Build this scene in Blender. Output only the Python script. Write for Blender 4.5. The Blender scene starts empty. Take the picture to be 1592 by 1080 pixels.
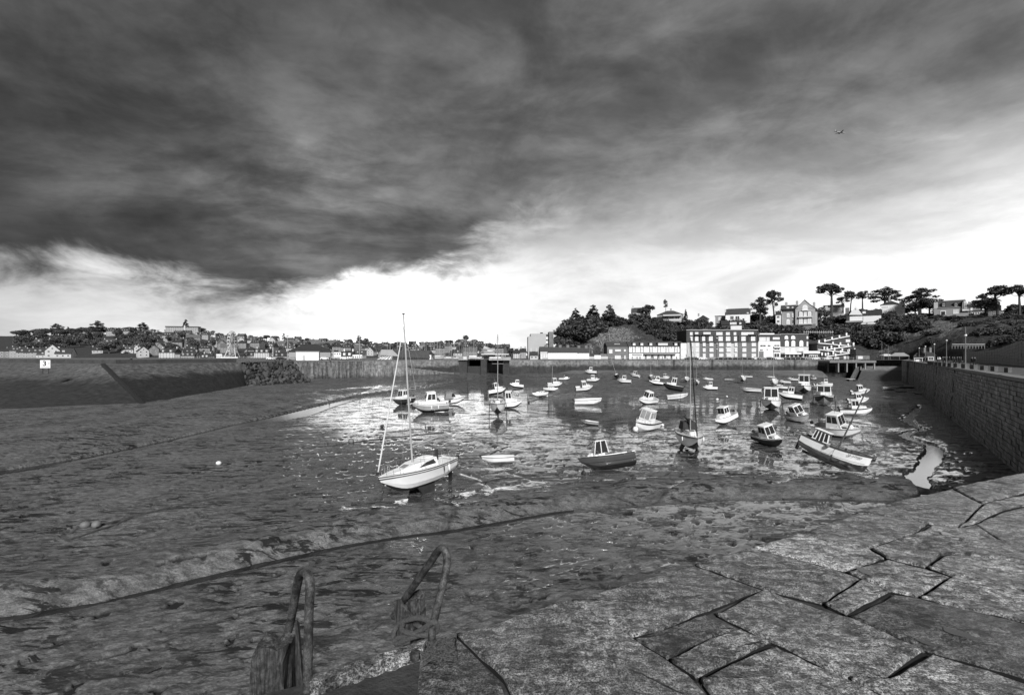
import bpy, math, random
import numpy as np
from mathutils import Vector, Matrix, Euler, noise as mnoise
random.seed(7)
SC = bpy.context.scene
COL = SC.collection
R = math.radians

# ---------------------------------------------------------------- camera
F, HX, HY, ZC = 700.0, 796.0, 552.0, 10.7
cam_d = bpy.data.cameras.new("camera")
cam_d.sensor_width = 36.0
cam_d.lens = F / 1592.0 * 36.0
cam_d.shift_y = 12.0 / 1592.0
cam_d.clip_start = 0.05
cam_d.clip_end = 9000
cam = bpy.data.objects.new("camera", cam_d)
COL.objects.link(cam)
cam.location = (0, 0, ZC)
cam.rotation_euler = (R(90), 0, 0)
SC.camera = cam
SC.view_settings.view_transform = 'Standard'
SC.view_settings.look = 'None'
SC.view_settings.gamma = 1.0
SC.view_settings.use_curve_mapping = False
SC.view_settings.exposure = 0.5
SC.cycles.max_bounces = 5
SC.cycles.diffuse_bounces = 2
SC.cycles.glossy_bounces = 3
SC.cycles.transparent_max_bounces = 4

# ---------------------------------------------------------------- sun + sky
SUN_EL, SUN_AZ = R(35), R(173)          # azimuth clockwise from +Y: behind the camera
sun_d = bpy.data.lights.new("sun", 'SUN')
sun_d.energy = 3.5
sun_d.angle = R(10)
sun_d.color = (1, 1, 1)
sun = bpy.data.objects.new("sun", sun_d)
COL.objects.link(sun)
sd = Vector((math.sin(SUN_AZ) * math.cos(SUN_EL), math.cos(SUN_AZ) * math.cos(SUN_EL), math.sin(SUN_EL)))
sun.rotation_euler = (-sd).to_track_quat('-Z', 'Y').to_euler()

W = bpy.data.worlds.new("World")
SC.world = W
W.use_nodes = True


class NT:
    """tiny node-tree writer"""
    def __init__(s, nt):
        s.nt = nt
        nt.nodes.clear()

    def n(s, t, **kw):
        nd = s.nt.nodes.new(t)
        for k, v in kw.items():
            setattr(nd, k, v)
        return nd

    def l(s, a, b):
        s.nt.links.new(a, b)

    def put(s, sock, v):
        if v is None:
            return
        if isinstance(v, bpy.types.NodeSocket):
            s.l(v, sock)
        else:
            sock.default_value = v

    def m(s, op, a, b=None, c=None, clamp=False):
        nd = s.n('ShaderNodeMath', operation=op, use_clamp=clamp)
        for i, v in enumerate((a, b, c)):
            s.put(nd.inputs[i], v)
        return nd.outputs[0]

    def vm(s, op, a, b=None, out=0):
        nd = s.n('ShaderNodeVectorMath', operation=op)
        s.put(nd.inputs[0], a)
        if b is not None:
            s.put(nd.inputs[1], b)
        return nd.outputs[out]

    def mr(s, v, a, b, c=0.0, d=1.0, smooth=True):
        nd = s.n('ShaderNodeMapRange', interpolation_type='SMOOTHSTEP' if smooth else 'LINEAR')
        for i, x in enumerate((v, a, b, c, d)):
            s.put(nd.inputs[i], x)
        return nd.outputs[0]

    def noise(s, vec, scale, detail=4, rough=0.55, dist=0.0, w=None):
        nd = s.n('ShaderNodeTexNoise')
        s.put(nd.inputs['Vector'], vec)
        nd.inputs['Scale'].default_value = scale
        nd.inputs['Detail'].default_value = detail
        nd.inputs['Roughness'].default_value = rough
        nd.inputs['Distortion'].default_value = dist
        return nd.outputs[0]

    def mix(s, f, a, b):
        nd = s.n('ShaderNodeMix', data_type='FLOAT')
        s.put(nd.inputs[0], f); s.put(nd.inputs[2], a); s.put(nd.inputs[3], b)
        return nd.outputs[0]

    def mapping(s, vec, loc=(0, 0, 0), rot=(0, 0, 0), scale=(1, 1, 1)):
        nd = s.n('ShaderNodeMapping')
        s.put(nd.inputs[0], vec)
        nd.inputs[1].default_value = loc
        nd.inputs[2].default_value = rot
        nd.inputs[3].default_value = scale
        return nd.outputs[0]

    def curve(s, v, pts):
        nd = s.n('ShaderNodeFloatCurve')
        c = nd.mapping.curves[0]
        while len(c.points) > 2:
            c.points.remove(c.points[1])
        c.points[0].location = pts[0]
        c.points[1].location = pts[-1]
        for p in pts[1:-1]:
            c.points.new(*p)
        nd.mapping.update()
        s.put(nd.inputs['Value'], v)
        return nd.outputs[0]


def make_sky():
    t = NT(W.node_tree)
    tc = t.n('ShaderNodeTexCoord').outputs['Generated']
    dirn = t.vm('NORMALIZE', tc)
    sep = t.n('ShaderNodeSeparateXYZ'); t.l(dirn, sep.inputs[0])
    x, y, z = sep.outputs
    az = t.m('ARCTAN2', x, y)                                   # 0 = straight ahead
    el = t.m('ARCSINE', z)
    a01 = t.m('ADD', t.m('DIVIDE', az, 2 * math.pi), 0.5)
    dg = lambda d: (d / 360.0 + 0.5)
    edge = [(-180, 6), (-70, 6), (-47.4, 6.2), (-44, 7.8), (-38.9, 7.0), (-30.7, 5.6), (-24.3, 6.4), (-18.6, 8.2), (-11.8, 10.3), (-4.6, 13),
            (2.8, 16.0), (13, 18.0), (22, 18.0), (30, 17.6), (36, 16.6), (47, 16.0), (75, 16), (130, 12), (180, 6)]
    eb = t.m('MULTIPLY', t.curve(a01, [(dg(a), e / 90.0) for a, e in edge]), R(90))
    # cloud layer seen as a plane overhead: perspective-true coordinates
    zz = t.m('ADD', t.m('MAXIMUM', z, 0.0), 0.11)
    cmb = t.n('ShaderNodeCombineXYZ')
    t.l(t.m('DIVIDE', x, zz), cmb.inputs[0]); t.l(t.m('DIVIDE', y, zz), cmb.inputs[1])
    pl = cmb.outputs[0]
    warp = t.n('ShaderNodeTexNoise'); t.l(pl, warp.inputs['Vector']); warp.inputs['Scale'].default_value = 0.9
    warp.inputs['Detail'].default_value = 3
    wv = t.vm('MULTIPLY', t.vm('SUBTRACT', warp.outputs['Color'], (0.5, 0.5, 0.5)), (0.6, 0.6, 0.6))
    plw = t.vm('ADD', pl, wv)
    plr = t.mapping(plw, rot=(0, 0, R(-38)), scale=(0.62, 1.0, 1))
    big = t.noise(plr, 0.75, 5, 0.55)
    mid = t.noise(plr, 2.6, 8, 0.6, 0.1)
    # fine detail in direction space, so that the cloud edges stay wispy near the horizon
    drw = t.vm('ADD', dirn, t.vm('MULTIPLY', wv, (0.03, 0.03, 0.03)))
    fin = t.noise(t.mapping(drw, rot=(0, R(18), 0), scale=(1, 1, 2.2)), 7.0, 8, 0.62, 0.5)
    fin2 = t.noise(t.mapping(drw, rot=(0, R(12), 0), scale=(1, 1, 2.6)), 3.2, 6, 0.6, 0.3)
    # ---- distance above the cloud's lower edge
    wob = t.m('ADD', t.m('MULTIPLY', t.m('SUBTRACT', fin, 0.5), 0.16), t.m('MULTIPLY', t.m('SUBTRACT', fin2, 0.5), 0.20))
    d = t.m('ADD', t.m('SUBTRACT', el, eb), wob)
    soft = t.curve(a01, [(0, .06), (dg(-50), .10), (dg(-20), .10), (dg(-5), .13), (dg(10), .20), (dg(25), .30), (dg(48), .38), (1, .2)])
    softr = t.m('MULTIPLY', soft, 0.5)
    cov = t.n('ShaderNodeMapRange', interpolation_type='SMOOTHERSTEP')
    t.l(d, cov.inputs[0]); t.l(t.m('MULTIPLY', softr, -0.9), cov.inputs[1]); t.l(softr, cov.inputs[2])
    cov = cov.outputs[0]
    # ---- dark cloud tone (linear light)
    base = t.curve(a01, [(0, .06), (dg(-55), .050), (dg(-40), .058), (dg(-22), .080), (dg(0), .098), (dg(25), .110), (dg(48), .120), (dg(90), .13), (1, .06)])
    n1 = t.mr(big, 0.30, 0.72, 0.74, 1.32)
    n2 = t.mix(t.mr(el, R(4), R(20)), 1.0, t.mr(mid, 0.28, 0.74, 0.70, 1.36))
    n3 = t.mr(fin2, 0.3, 0.72, 0.84, 1.2)
    dark = t.m('MULTIPLY', t.m('MULTIPLY', base, n1), t.m('MULTIPLY', n2, n3))
    # lighter belly over the left centre, where the photograph's cloud glows
    gl = t.m('MULTIPLY', t.m('POWER', t.m('MAXIMUM', t.m('SUBTRACT', 1.0, t.m('MULTIPLY', t.m('ABSOLUTE', t.m('ADD', az, R(24))), 1.9)), 0.0), 1.5),
             t.m('MAXIMUM', t.m('SUBTRACT', 1.0, t.m('MULTIPLY', t.m('ABSOLUTE', t.m('SUBTRACT', el, R(17))), 5.0)), 0.0))
    dark = t.m('MULTIPLY', dark, t.m('ADD', 1.0, t.m('MULTIPLY', t.m('MULTIPLY', gl, 0.9), t.mr(mid, 0.35, 0.65, 0.3, 1.3))))
    puff = t.noise(t.mapping(drw, rot=(R(10), R(25), R(20)), scale=(1, 1, 1.7)), 5.2, 9, 0.6, 0.35)
    dark = t.m('MULTIPLY', dark, t.mr(puff, 0.34, 0.68, 0.76, 1.32))
    hi = t.mr(el, R(22), R(55), 1.0, 0.66)
    dark = t.m('MULTIPLY', dark, hi)
    # ---- bright layer behind
    sky = t.n('ShaderNodeTexSky', sky_type='NISHITA')
    sky.sun_disc = False
    sky.sun_elevation = SUN_EL
    sky.sun_rotation = SUN_AZ
    sky.dust_density = 4
    bw = t.n('ShaderNodeRGBToBW'); t.l(sky.outputs[0], bw.inputs[0])
    glow = t.curve(a01, [(0, .25), (dg(-60), .30), (dg(-44), .36), (dg(-33), .46), (dg(-24), .58), (dg(-16), .86), (dg(-9), .82), (dg(0), .54), (dg(12), .43), (dg(28), .45), (dg(38), 0.54), (dg(50), .60), (dg(80), .5), (1, .25)])
    br = t.m('ADD', t.m('MULTIPLY', glow, 1.02), t.m('MULTIPLY', bw.outputs[0], 0.008))
    br = t.m('MULTIPLY', br, t.mr(t.noise(t.mapping(drw, rot=(0, R(14), 0), scale=(1, 1, 3.5)), 3.6, 6, 0.6, 0.4), 0.32, 0.68, 0.80, 1.12))
    br = t.m('MULTIPLY', br, t.mr(el, R(8), R(17), 1.4, 1.0))
    # veil: greyer with height inside the bright part
    val = t.mix(cov, br, dark)
    # light fringe where thin cloud meets the gap
    fr = t.m('MULTIPLY', t.m('MULTIPLY', cov, t.m('SUBTRACT', 1.0, cov)), t.mr(fin, 0.45, 0.7, 0.0, 0.35))
    val = t.m('ADD', val, fr)
    # below the horizon: dim ground tone
    val = t.mix(t.mr(z, -0.02, 0.0), 0.10, val)
    bg = t.n('ShaderNodeBackground')
    cc = t.n('ShaderNodeCombineColor')
    v10 = t.m('MULTIPLY', val, 10.0)
    for i in range(3):
        t.l(v10, cc.inputs[i])
    t.l(cc.outputs[0], bg.inputs[0])
    bg.inputs[1].default_value = 0.1
    out = t.n('ShaderNodeOutputWorld')
    t.l(bg.outputs[0], out.inputs[0])


make_sky()


# ---------------------------------------------------------------- projection helpers (locating real points from the survey photograph)
def P(px, py, z=0.0):
    Y = (ZC - z) * F / (py - HY)
    return Vector(((px - HX) / F * Y, Y, z))


def Q(px, py, Y):
    return Vector(((px - HX) / F * Y, Y, ZC - (py - HY) / F * Y))


# ---------------------------------------------------------------- materials (everything is greyscale: the photograph is monochrome)
MATS = {}


def mat(name, v, rough=0.6, var=0.25, scale=1.5, bump=0.0, bscale=12, metal=0.0, ior=1.45, streak=0.0, detail=4, dark=None, dscale=0.6, dthr=(0.5, 0.62)):
    """grey material: value v, broad tone variation var, optional vertical streaks, optional dark growth patches"""
    if name in MATS:
        return MATS[name]
    m = bpy.data.materials.new(name)
    m.use_nodes = True
    t = NT(m.node_tree)
    bs = t.n('ShaderNodeBsdfPrincipled')
    out = t.n('ShaderNodeOutputMaterial')
    t.l(bs.outputs[0], out.inputs[0])
    bs.inputs['Roughness'].default_value = rough
    bs.inputs['Metallic'].default_value = metal
    bs.inputs['IOR'].default_value = ior
    geo = t.n('ShaderNodeTexCoord').outputs['Object']
    nz = t.noise(geo, scale, detail, 0.6)
    val = t.mr(nz, 0.25, 0.75, v * (1 - var), v * (1 + var), smooth=False)
    if streak:
        sn = t.noise(t.mapping(geo, scale=(1, 1, 0.06)), 2.2, 5, 0.65)
        val = t.m('MULTIPLY', val, t.mr(sn, 0.35, 0.65, 1 - streak, 1 + streak * 0.5))
    if dark is not None:
        dn = t.noise(geo, dscale, 6, 0.6, 0.3)
        val = t.mix(t.mr(dn, dthr[0], dthr[1]), val, dark)
    cc = t.n('ShaderNodeCombineColor')
    for i in range(3):
        t.l(val, cc.inputs[i])
    t.l(cc.outputs[0], bs.inputs['Base Color'])
    if bump:
        b = t.n('ShaderNodeBump')
        b.inputs['Strength'].default_value = min(1.0, bump)
        b.inputs['Distance'].default_value = 0.05 * max(1, bump)
        t.l(t.noise(geo, bscale, 6, 0.65), b.inputs['Height'])
        t.l(b.outputs[0], bs.inputs['Normal'])
    MATS[name] = m
    return m


# ---------------------------------------------------------------- mesh builder
class MB:
    def __init__(s):
        s.v, s.f, s.m = [], [], []

    def add(s, verts, faces, mi=0):
        o = len(s.v)
        s.v += [tuple(p) for p in verts]
        s.f += [tuple(i + o for i in f) for f in faces]
        s.m += [mi] * len(faces)
        return s

    def box(s, c, d, rz=0.0, mi=0, ry=0.0, rx=0.0):
        hx, hy, hz = d[0] / 2, d[1] / 2, d[2] / 2
        vs = [Vector((sx * hx, sy * hy, sz * hz)) for sz in (-1, 1) for sy in (-1, 1) for sx in (-1, 1)]
        M = Euler((rx, ry, rz)).to_matrix()
        vs = [M @ p + Vector(c) for p in vs]
        return s.add(vs, [(0, 2, 3, 1), (4, 5, 7, 6), (0, 1, 5, 4), (2, 6, 7, 3), (0, 4, 6, 2), (1, 3, 7, 5)], mi)

    def hexa(s, p, mi=0):
        """p: 4 bottom corners ccw then 4 top corners ccw"""
        return s.add(p, [(3, 2, 1, 0), (4, 5, 6, 7), (0, 1, 5, 4), (1, 2, 6, 5), (2, 3, 7, 6), (3, 0, 4, 7)], mi)

    def prism(s, pts, z0, z1, mi=0, top=True):
        n = len(pts)
        vs = [(p[0], p[1], z0) for p in pts] + [(p[0], p[1], z1) for p in pts]
        fs = [(i, (i + 1) % n, (i + 1) % n + n, i + n) for i in range(n)]
        fs.append(tuple(range(n - 1, -1, -1)))
        if top:
            fs.append(tuple(range(n, 2 * n)))
        return s.add(vs, fs, mi)

    def tube(s, pts, r, n=6, mi=0, cap=True):
        pts = [Vector(p) for p in pts]
        rr = r if isinstance(r, (list, tuple)) else [r] * len(pts)
        vs, fs = [], []
        up = None
        for i, p in enumerate(pts):
            a = pts[max(i - 1, 0)]; b = pts[min(i + 1, len(pts) - 1)]
            d = (b - a)
            d = d.normalized() if d.length > 1e-9 else Vector((0, 0, 1))
            if up is None:
                up = Vector((0, 0, 1)) if abs(d.z) < 0.9 else Vector((1, 0, 0))
            u = d.cross(up)
            u = u.normalized() if u.length > 1e-6 else d.orthogonal().normalized()
            w = d.cross(u).normalized()
            up = -w if w.dot(up) < 0 else w
            for k in range(n):
                a_ = 2 * math.pi * k / n
                vs.append(p + (u * math.cos(a_) + w * math.sin(a_)) * rr[i])
        for i in range(len(pts) - 1):
            for k in range(n):
                k2 = (k + 1) % n
                fs.append((i * n + k, i * n + k2, (i + 1) * n + k2, (i + 1) * n + k))
        if cap:
            fs.append(tuple(range(n - 1, -1, -1)))
            e = (len(pts) - 1) * n
            fs.append(tuple(range(e, e + n)))
        return s.add(vs, fs, mi)

    def ball(s, c, r, nu=10, nv=6, mi=0, sc=(1, 1, 1)):
        vs = [(c[0], c[1], c[2] - r * sc[2])]
        for j in range(1, nv):
            a = math.pi * j / nv - math.pi / 2
            for i in range(nu):
                b = 2 * math.pi * i / nu
                vs.append((c[0] + r * sc[0] * math.cos(a) * math.cos(b), c[1] + r * sc[1] * math.cos(a) * math.sin(b), c[2] + r * sc[2] * math.sin(a)))
        vs.append((c[0], c[1], c[2] + r * sc[2]))
        fs = [(0, 1 + (i + 1) % nu, 1 + i) for i in range(nu)]
        for j in range(nv - 2):
            for i in range(nu):
                a = 1 + j * nu + i; b = 1 + j * nu + (i + 1) % nu
                fs.append((a, b, b + nu, a + nu))
        e = len(vs) - 1; q = 1 + (nv - 2) * nu
        fs += [(q + i, q + (i + 1) % nu, e) for i in range(nu)]
        return s.add(vs, fs, mi)

    def build(s, name, mats, parent=None, smooth=False, loc=None):
        me = bpy.data.meshes.new(name)
        me.from_pydata(s.v, [], s.f)
        if not isinstance(mats, (list, tuple)):
            mats = [mats]
        for m in mats:
            me.materials.append(m)
        if len(mats) > 1:
            me.polygons.foreach_set('material_index', s.m)
        if smooth:
            me.polygons.foreach_set('use_smooth', [True] * len(me.polygons))
        me.update()
        o = bpy.data.objects.new(name, me)
        COL.objects.link(o)
        if parent:
            o.parent = parent
        if loc:
            o.location = loc
        return o


def tag(o, label=None, cat=None, group=None, kind=None):
    if label: o['label'] = label
    if cat: o['category'] = cat
    if group: o['group'] = group
    if kind: o['kind'] = kind
    return o


def thing(name, label, cat, loc=(0, 0, 0), rot=(0, 0, 0), group=None):
    o = bpy.data.objects.new(name, None)
    o.empty_display_size = 0.2
    COL.objects.link(o)
    o.location = loc
    o.rotation_euler = rot
    return tag(o, label, cat, group)


CH = {}


def kids(o):
    return [c for c in bpy.data.objects if c.parent == o]


def copy_tree(o, parent=None, tree=None):
    c = o.copy()
    COL.objects.link(c)
    c.parent = parent
    for ch in o.children:
        copy_tree(ch, c)
    return c


# ---------------------------------------------------------------- vector noise in numpy
def _hash(ix, iy, seed):
    h = (ix.astype(np.int64) * 374761393 + iy.astype(np.int64) * 668265263 + seed * 2147483647) & 0xffffffff
    h = ((h ^ (h >> 13)) * 1274126177) & 0xffffffff
    h = (h ^ (h >> 16)) & 0xffffffff
    return h


def pnoise(x, y, seed=0):
    """gradient noise, about -0.7..0.7"""
    x0 = np.floor(x); y0 = np.floor(y)
    fx = x - x0; fy = y - y0
    u = fx * fx * fx * (fx * (fx * 6 - 15) + 10); v = fy * fy * fy * (fy * (fy * 6 - 15) + 10)

    def g(dx, dy):
        a = _hash(x0 + dx, y0 + dy, seed) / 4294967296.0 * 2 * np.pi
        return np.cos(a) * (fx - dx) + np.sin(a) * (fy - dy)
    a = g(0, 0) * (1 - u) + g(1, 0) * u
    b = g(0, 1) * (1 - u) + g(1, 1) * u
    return a * (1 - v) + b * v


def fbm(x, y, octv=4, seed=0, gain=0.5):
    s = 0; a = 1.0
    for i in range(octv):
        s = s + a * pnoise(x, y, seed + i * 17)
        x = x * 2.03 + 11.3; y = y * 2.03 + 5.7; a *= gain
    return s


def sstep(a, b, x):
    t = np.clip((x - a) / (b - a), 0, 1)
    return t * t * (3 - 2 * t)


def grid_mesh(name, X, Y, Z, mats, kind='structure', smooth=True, attrs=None, wrap=False):
    n, m = X.shape
    me = bpy.data.meshes.new(name)
    me.vertices.add(n * m)
    co = np.stack([X, Y, Z], -1).reshape(-1).astype(np.float32)
    me.vertices.foreach_set('co', co)
    i = np.arange(n - 1)[:, None] * m + np.arange(m - 1)[None, :]
    q = np.stack([i, i + 1, i + m + 1, i + m], -1).reshape(-1, 4)
    me.loops.add(q.size)
    me.loops.foreach_set('vertex_index', q.reshape(-1).astype(np.int32))
    me.polygons.add(len(q))
    me.polygons.foreach_set('loop_start', np.arange(0, q.size, 4, dtype=np.int32))
    me.polygons.foreach_set('use_smooth', np.full(len(q), smooth))
    for mt in (mats if isinstance(mats, (list, tuple)) else [mats]):
        me.materials.append(mt)
    me.update(calc_edges=True)
    for k, a in (attrs or {}).items():
        at = me.attributes.new(k, 'FLOAT', 'POINT')
        at.data.foreach_set('value', a.reshape(-1).astype(np.float32))
    o = bpy.data.objects.new(name, me)
    COL.objects.link(o)
    if kind:
        o['kind'] = kind
    return o


def polydist(X, Y, pts):
    """distance to a polyline, signed side (+ = left of travel), arclength fraction"""
    best = np.full(X.shape, 1e9); side = np.zeros(X.shape); par = np.zeros(X.shape)
    for i in range(len(pts) - 1):
        ax, ay = pts[i][0], pts[i][1]; bx, by = pts[i + 1][0], pts[i + 1][1]
        dx, dy = bx - ax, by - ay; L2 = dx * dx + dy * dy
        t = np.clip(((X - ax) * dx + (Y - ay) * dy) / L2, 0, 1)
        d = np.hypot(X - ax - t * dx, Y - ay - t * dy)
        m = d < best
        best = np.where(m, d, best)
        side = np.where(m, dx * (Y - ay) - dy * (X - ax), side)
        par = np.where(m, i + t, par)
    return best, np.sign(side), par
# ================================================================ SETTING
ZQ = 8.6          # near quay and right mole top
ZT = 8.35         # left and far quay top


# ---------------------------------------------------------------- the mud
def mud_material():
    m = bpy.data.materials.new("wet_mud")
    m.use_nodes = True
    t = NT(m.node_tree)
    bs = t.n('ShaderNodeBsdfPrincipled'); out = t.n('ShaderNodeOutputMaterial')
    t.l(bs.outputs[0], out.inputs[0])
    co = t.n('ShaderNodeTexCoord').outputs['Object']
    wet = t.n('ShaderNodeAttribute', attribute_name='wet').outputs['Fac']
    pit = t.n('ShaderNodeAttribute', attribute_name='pit').outputs['Fac']
    st = t.mapping(co, rot=(0, 0, R(-30)), scale=(0.55, 1.25, 1))
    n_a = t.noise(st, 0.55, 10, 0.74, 0.5)
    n_b = t.noise(st, 4.5, 8, 0.78, 0.4)
    fld = t.m('ADD', t.m('MULTIPLY', n_a, 0.50), t.m('MULTIPLY', n_b, 0.50))
    thr = t.m('SUBTRACT', 0.60, t.m('MULTIPLY', wet, 0.115))
    mask = t.n('ShaderNodeMapRange', interpolation_type='SMOOTHSTEP')
    t.l(fld, mask.inputs[0]); t.l(thr, mask.inputs[1]); t.l(t.m('ADD', thr, 0.018), mask.inputs[2])
    mask = mask.outputs[0]
    # colour
    c1 = t.noise(co, 0.22, 5, 0.6)
    c2 = t.noise(st, 3.0, 6, 0.7, 0.4)
    c3 = t.noise(st, 17.0, 6, 0.8, 0.3)
    base = t.m('MULTIPLY', t.mr(c1, 0.3, 0.7, 0.112, 0.165), t.mr(c2, 0.33, 0.67, 0.45, 1.35))
    base = t.m('MULTIPLY', base, t.mr(c3, 0.38, 0.62, 0.6, 1.35))
    # seaweed and worm-cast patches
    w1 = t.noise(t.mapping(co, rot=(0, 0, R(-30)), scale=(0.42, 1.5, 1)), 1.15, 8, 0.7, 0.7)
    w2 = t.noise(co, 0.12, 3, 0.5)
    weed = t.m('MULTIPLY', t.mr(w1, 0.515, 0.565), t.mr(w2, 0.38, 0.56, 0.22, 1.0))
    weed = t.m('MAXIMUM', weed, pit)
    base = t.mix(weed, base, 0.012)
    base = t.m('MULTIPLY', base, t.m('SUBTRACT', 1.0, t.m('MULTIPLY', wet, 0.32)))
    cc = t.n('ShaderNodeCombineColor')
    for i in range(3):
        t.l(base, cc.inputs[i])
    t.l(cc.outputs[0], bs.inputs['Base Color'])
    film = t.noise(co, 0.8, 4, 0.6)
    dryr = t.mr(film, 0.35, 0.65, 0.38, 0.62)
    dryr = t.m('ADD', dryr, t.m('MULTIPLY', wet, 0.10))
    base = t.m('MULTIPLY', base, 1.0)
    dryr = t.mix(weed, dryr, 0.75)
    t.l(t.mix(mask, dryr, 0.07), bs.inputs['Roughness'])
    t.l(t.mix(mask, 1.38, 3.2), bs.inputs['IOR'])
    t.l(mask, bs.inputs['Coat Weight']); bs.inputs['Coat Roughness'].default_value = 0.05; bs.inputs['Coat IOR'].default_value = 3.6
    b = t.n('ShaderNodeBump')
    b.inputs['Distance'].default_value = 0.05
    t.l(t.mix(mask, 1.0, 0.008), b.inputs['Strength'])
    hb = t.m('ADD', t.m('MULTIPLY', t.noise(st, 3.2, 7, 0.7, 0.5), 1.5), t.m('ADD', t.m('MULTIPLY', n_b, 1.2), t.m('MULTIPLY', c3, .35)))
    t.l(hb, b.inputs['Height'])
    t.l(b.outputs[0], bs.inputs['Normal'])
    return m


def water_material(bright=True):
    m = bpy.data.materials.new("still_water")
    m.use_nodes = True
    t = NT(m.node_tree)
    bs = t.n('ShaderNodeBsdfPrincipled'); out = t.n('ShaderNodeOutputMaterial')
    t.l(bs.outputs[0], out.inputs[0])
    co = t.n('ShaderNodeTexCoord').outputs['Object']
    bs.inputs['Base Color'].default_value = (.02, .02, .02, 1)
    bs.inputs['Roughness'].default_value = 0.16 if bright else 0.05
    bs.inputs['Coat Roughness'].default_value = 0.1
    bs.inputs['IOR'].default_value = 2.3 if bright else 1.4; bs.inputs['Coat Weight'].default_value = 1 if bright else 0; bs.inputs['Coat IOR'].default_value = 2.5
    b = t.n('ShaderNodeBump'); b.inputs['Strength'].default_value = 0.10; b.inputs['Distance'].default_value = 0.02
    t.l(t.noise(co, 3.0, 4, 0.6), b.inputs['Height']); t.l(b.outputs[0], bs.inputs['Normal'])
    return m


NEAR_CH = [P(x, y) for x, y in ((-300, 985), (34, 944), (150, 925), (276, 897), (400, 868), (540, 838), (640, 823), (690, 818), (780, 803), (860, 789), (1000, 776), (1130, 768), (1250, 768), (1380, 772), (1448, 768))]
LEFT_CR = [P(x, y) for x, y in ((-300, 765), (34, 726), (150, 706), (240, 688), (320, 670), (380, 657), (440, 646), (500, 630), (560, 615), (620, 607), (690, 596), (735, 590), (760, 584))]
RSTREAM = [P(x, y) for x, y in ((1448, 768), (1436, 755), (1424, 739), (1440, 722), (1447, 711), (1456, 699), (1448, 690), (1425, 683), (1403, 674), (1418, 669), (1438, 666), (1420, 659), (1410, 651), (1420, 640), (1428, 630))]
RS_W = [.7, .75, .8, .7, .8, .85, .6, .6, .6, .45, .45, .5, .8, .5, .3]
TRACKS = [[P(x, y) for x, y in pts] for pts in (
    ((720, 735), (745, 742), (765, 757), (760, 775)), ((790, 733), (830, 745), (870, 748), (1000, 745)), ((1245, 722), (1240, 745), (1205, 760)),
    ((1300, 690), (1330, 712), (1360, 735)), ((600, 600), (560, 612)), ((276, 897), (262, 880), (290, 860)), ((690, 817), (712, 795), (700, 785)), ((1060, 752), (1040, 766), (1010, 776)))]


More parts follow.
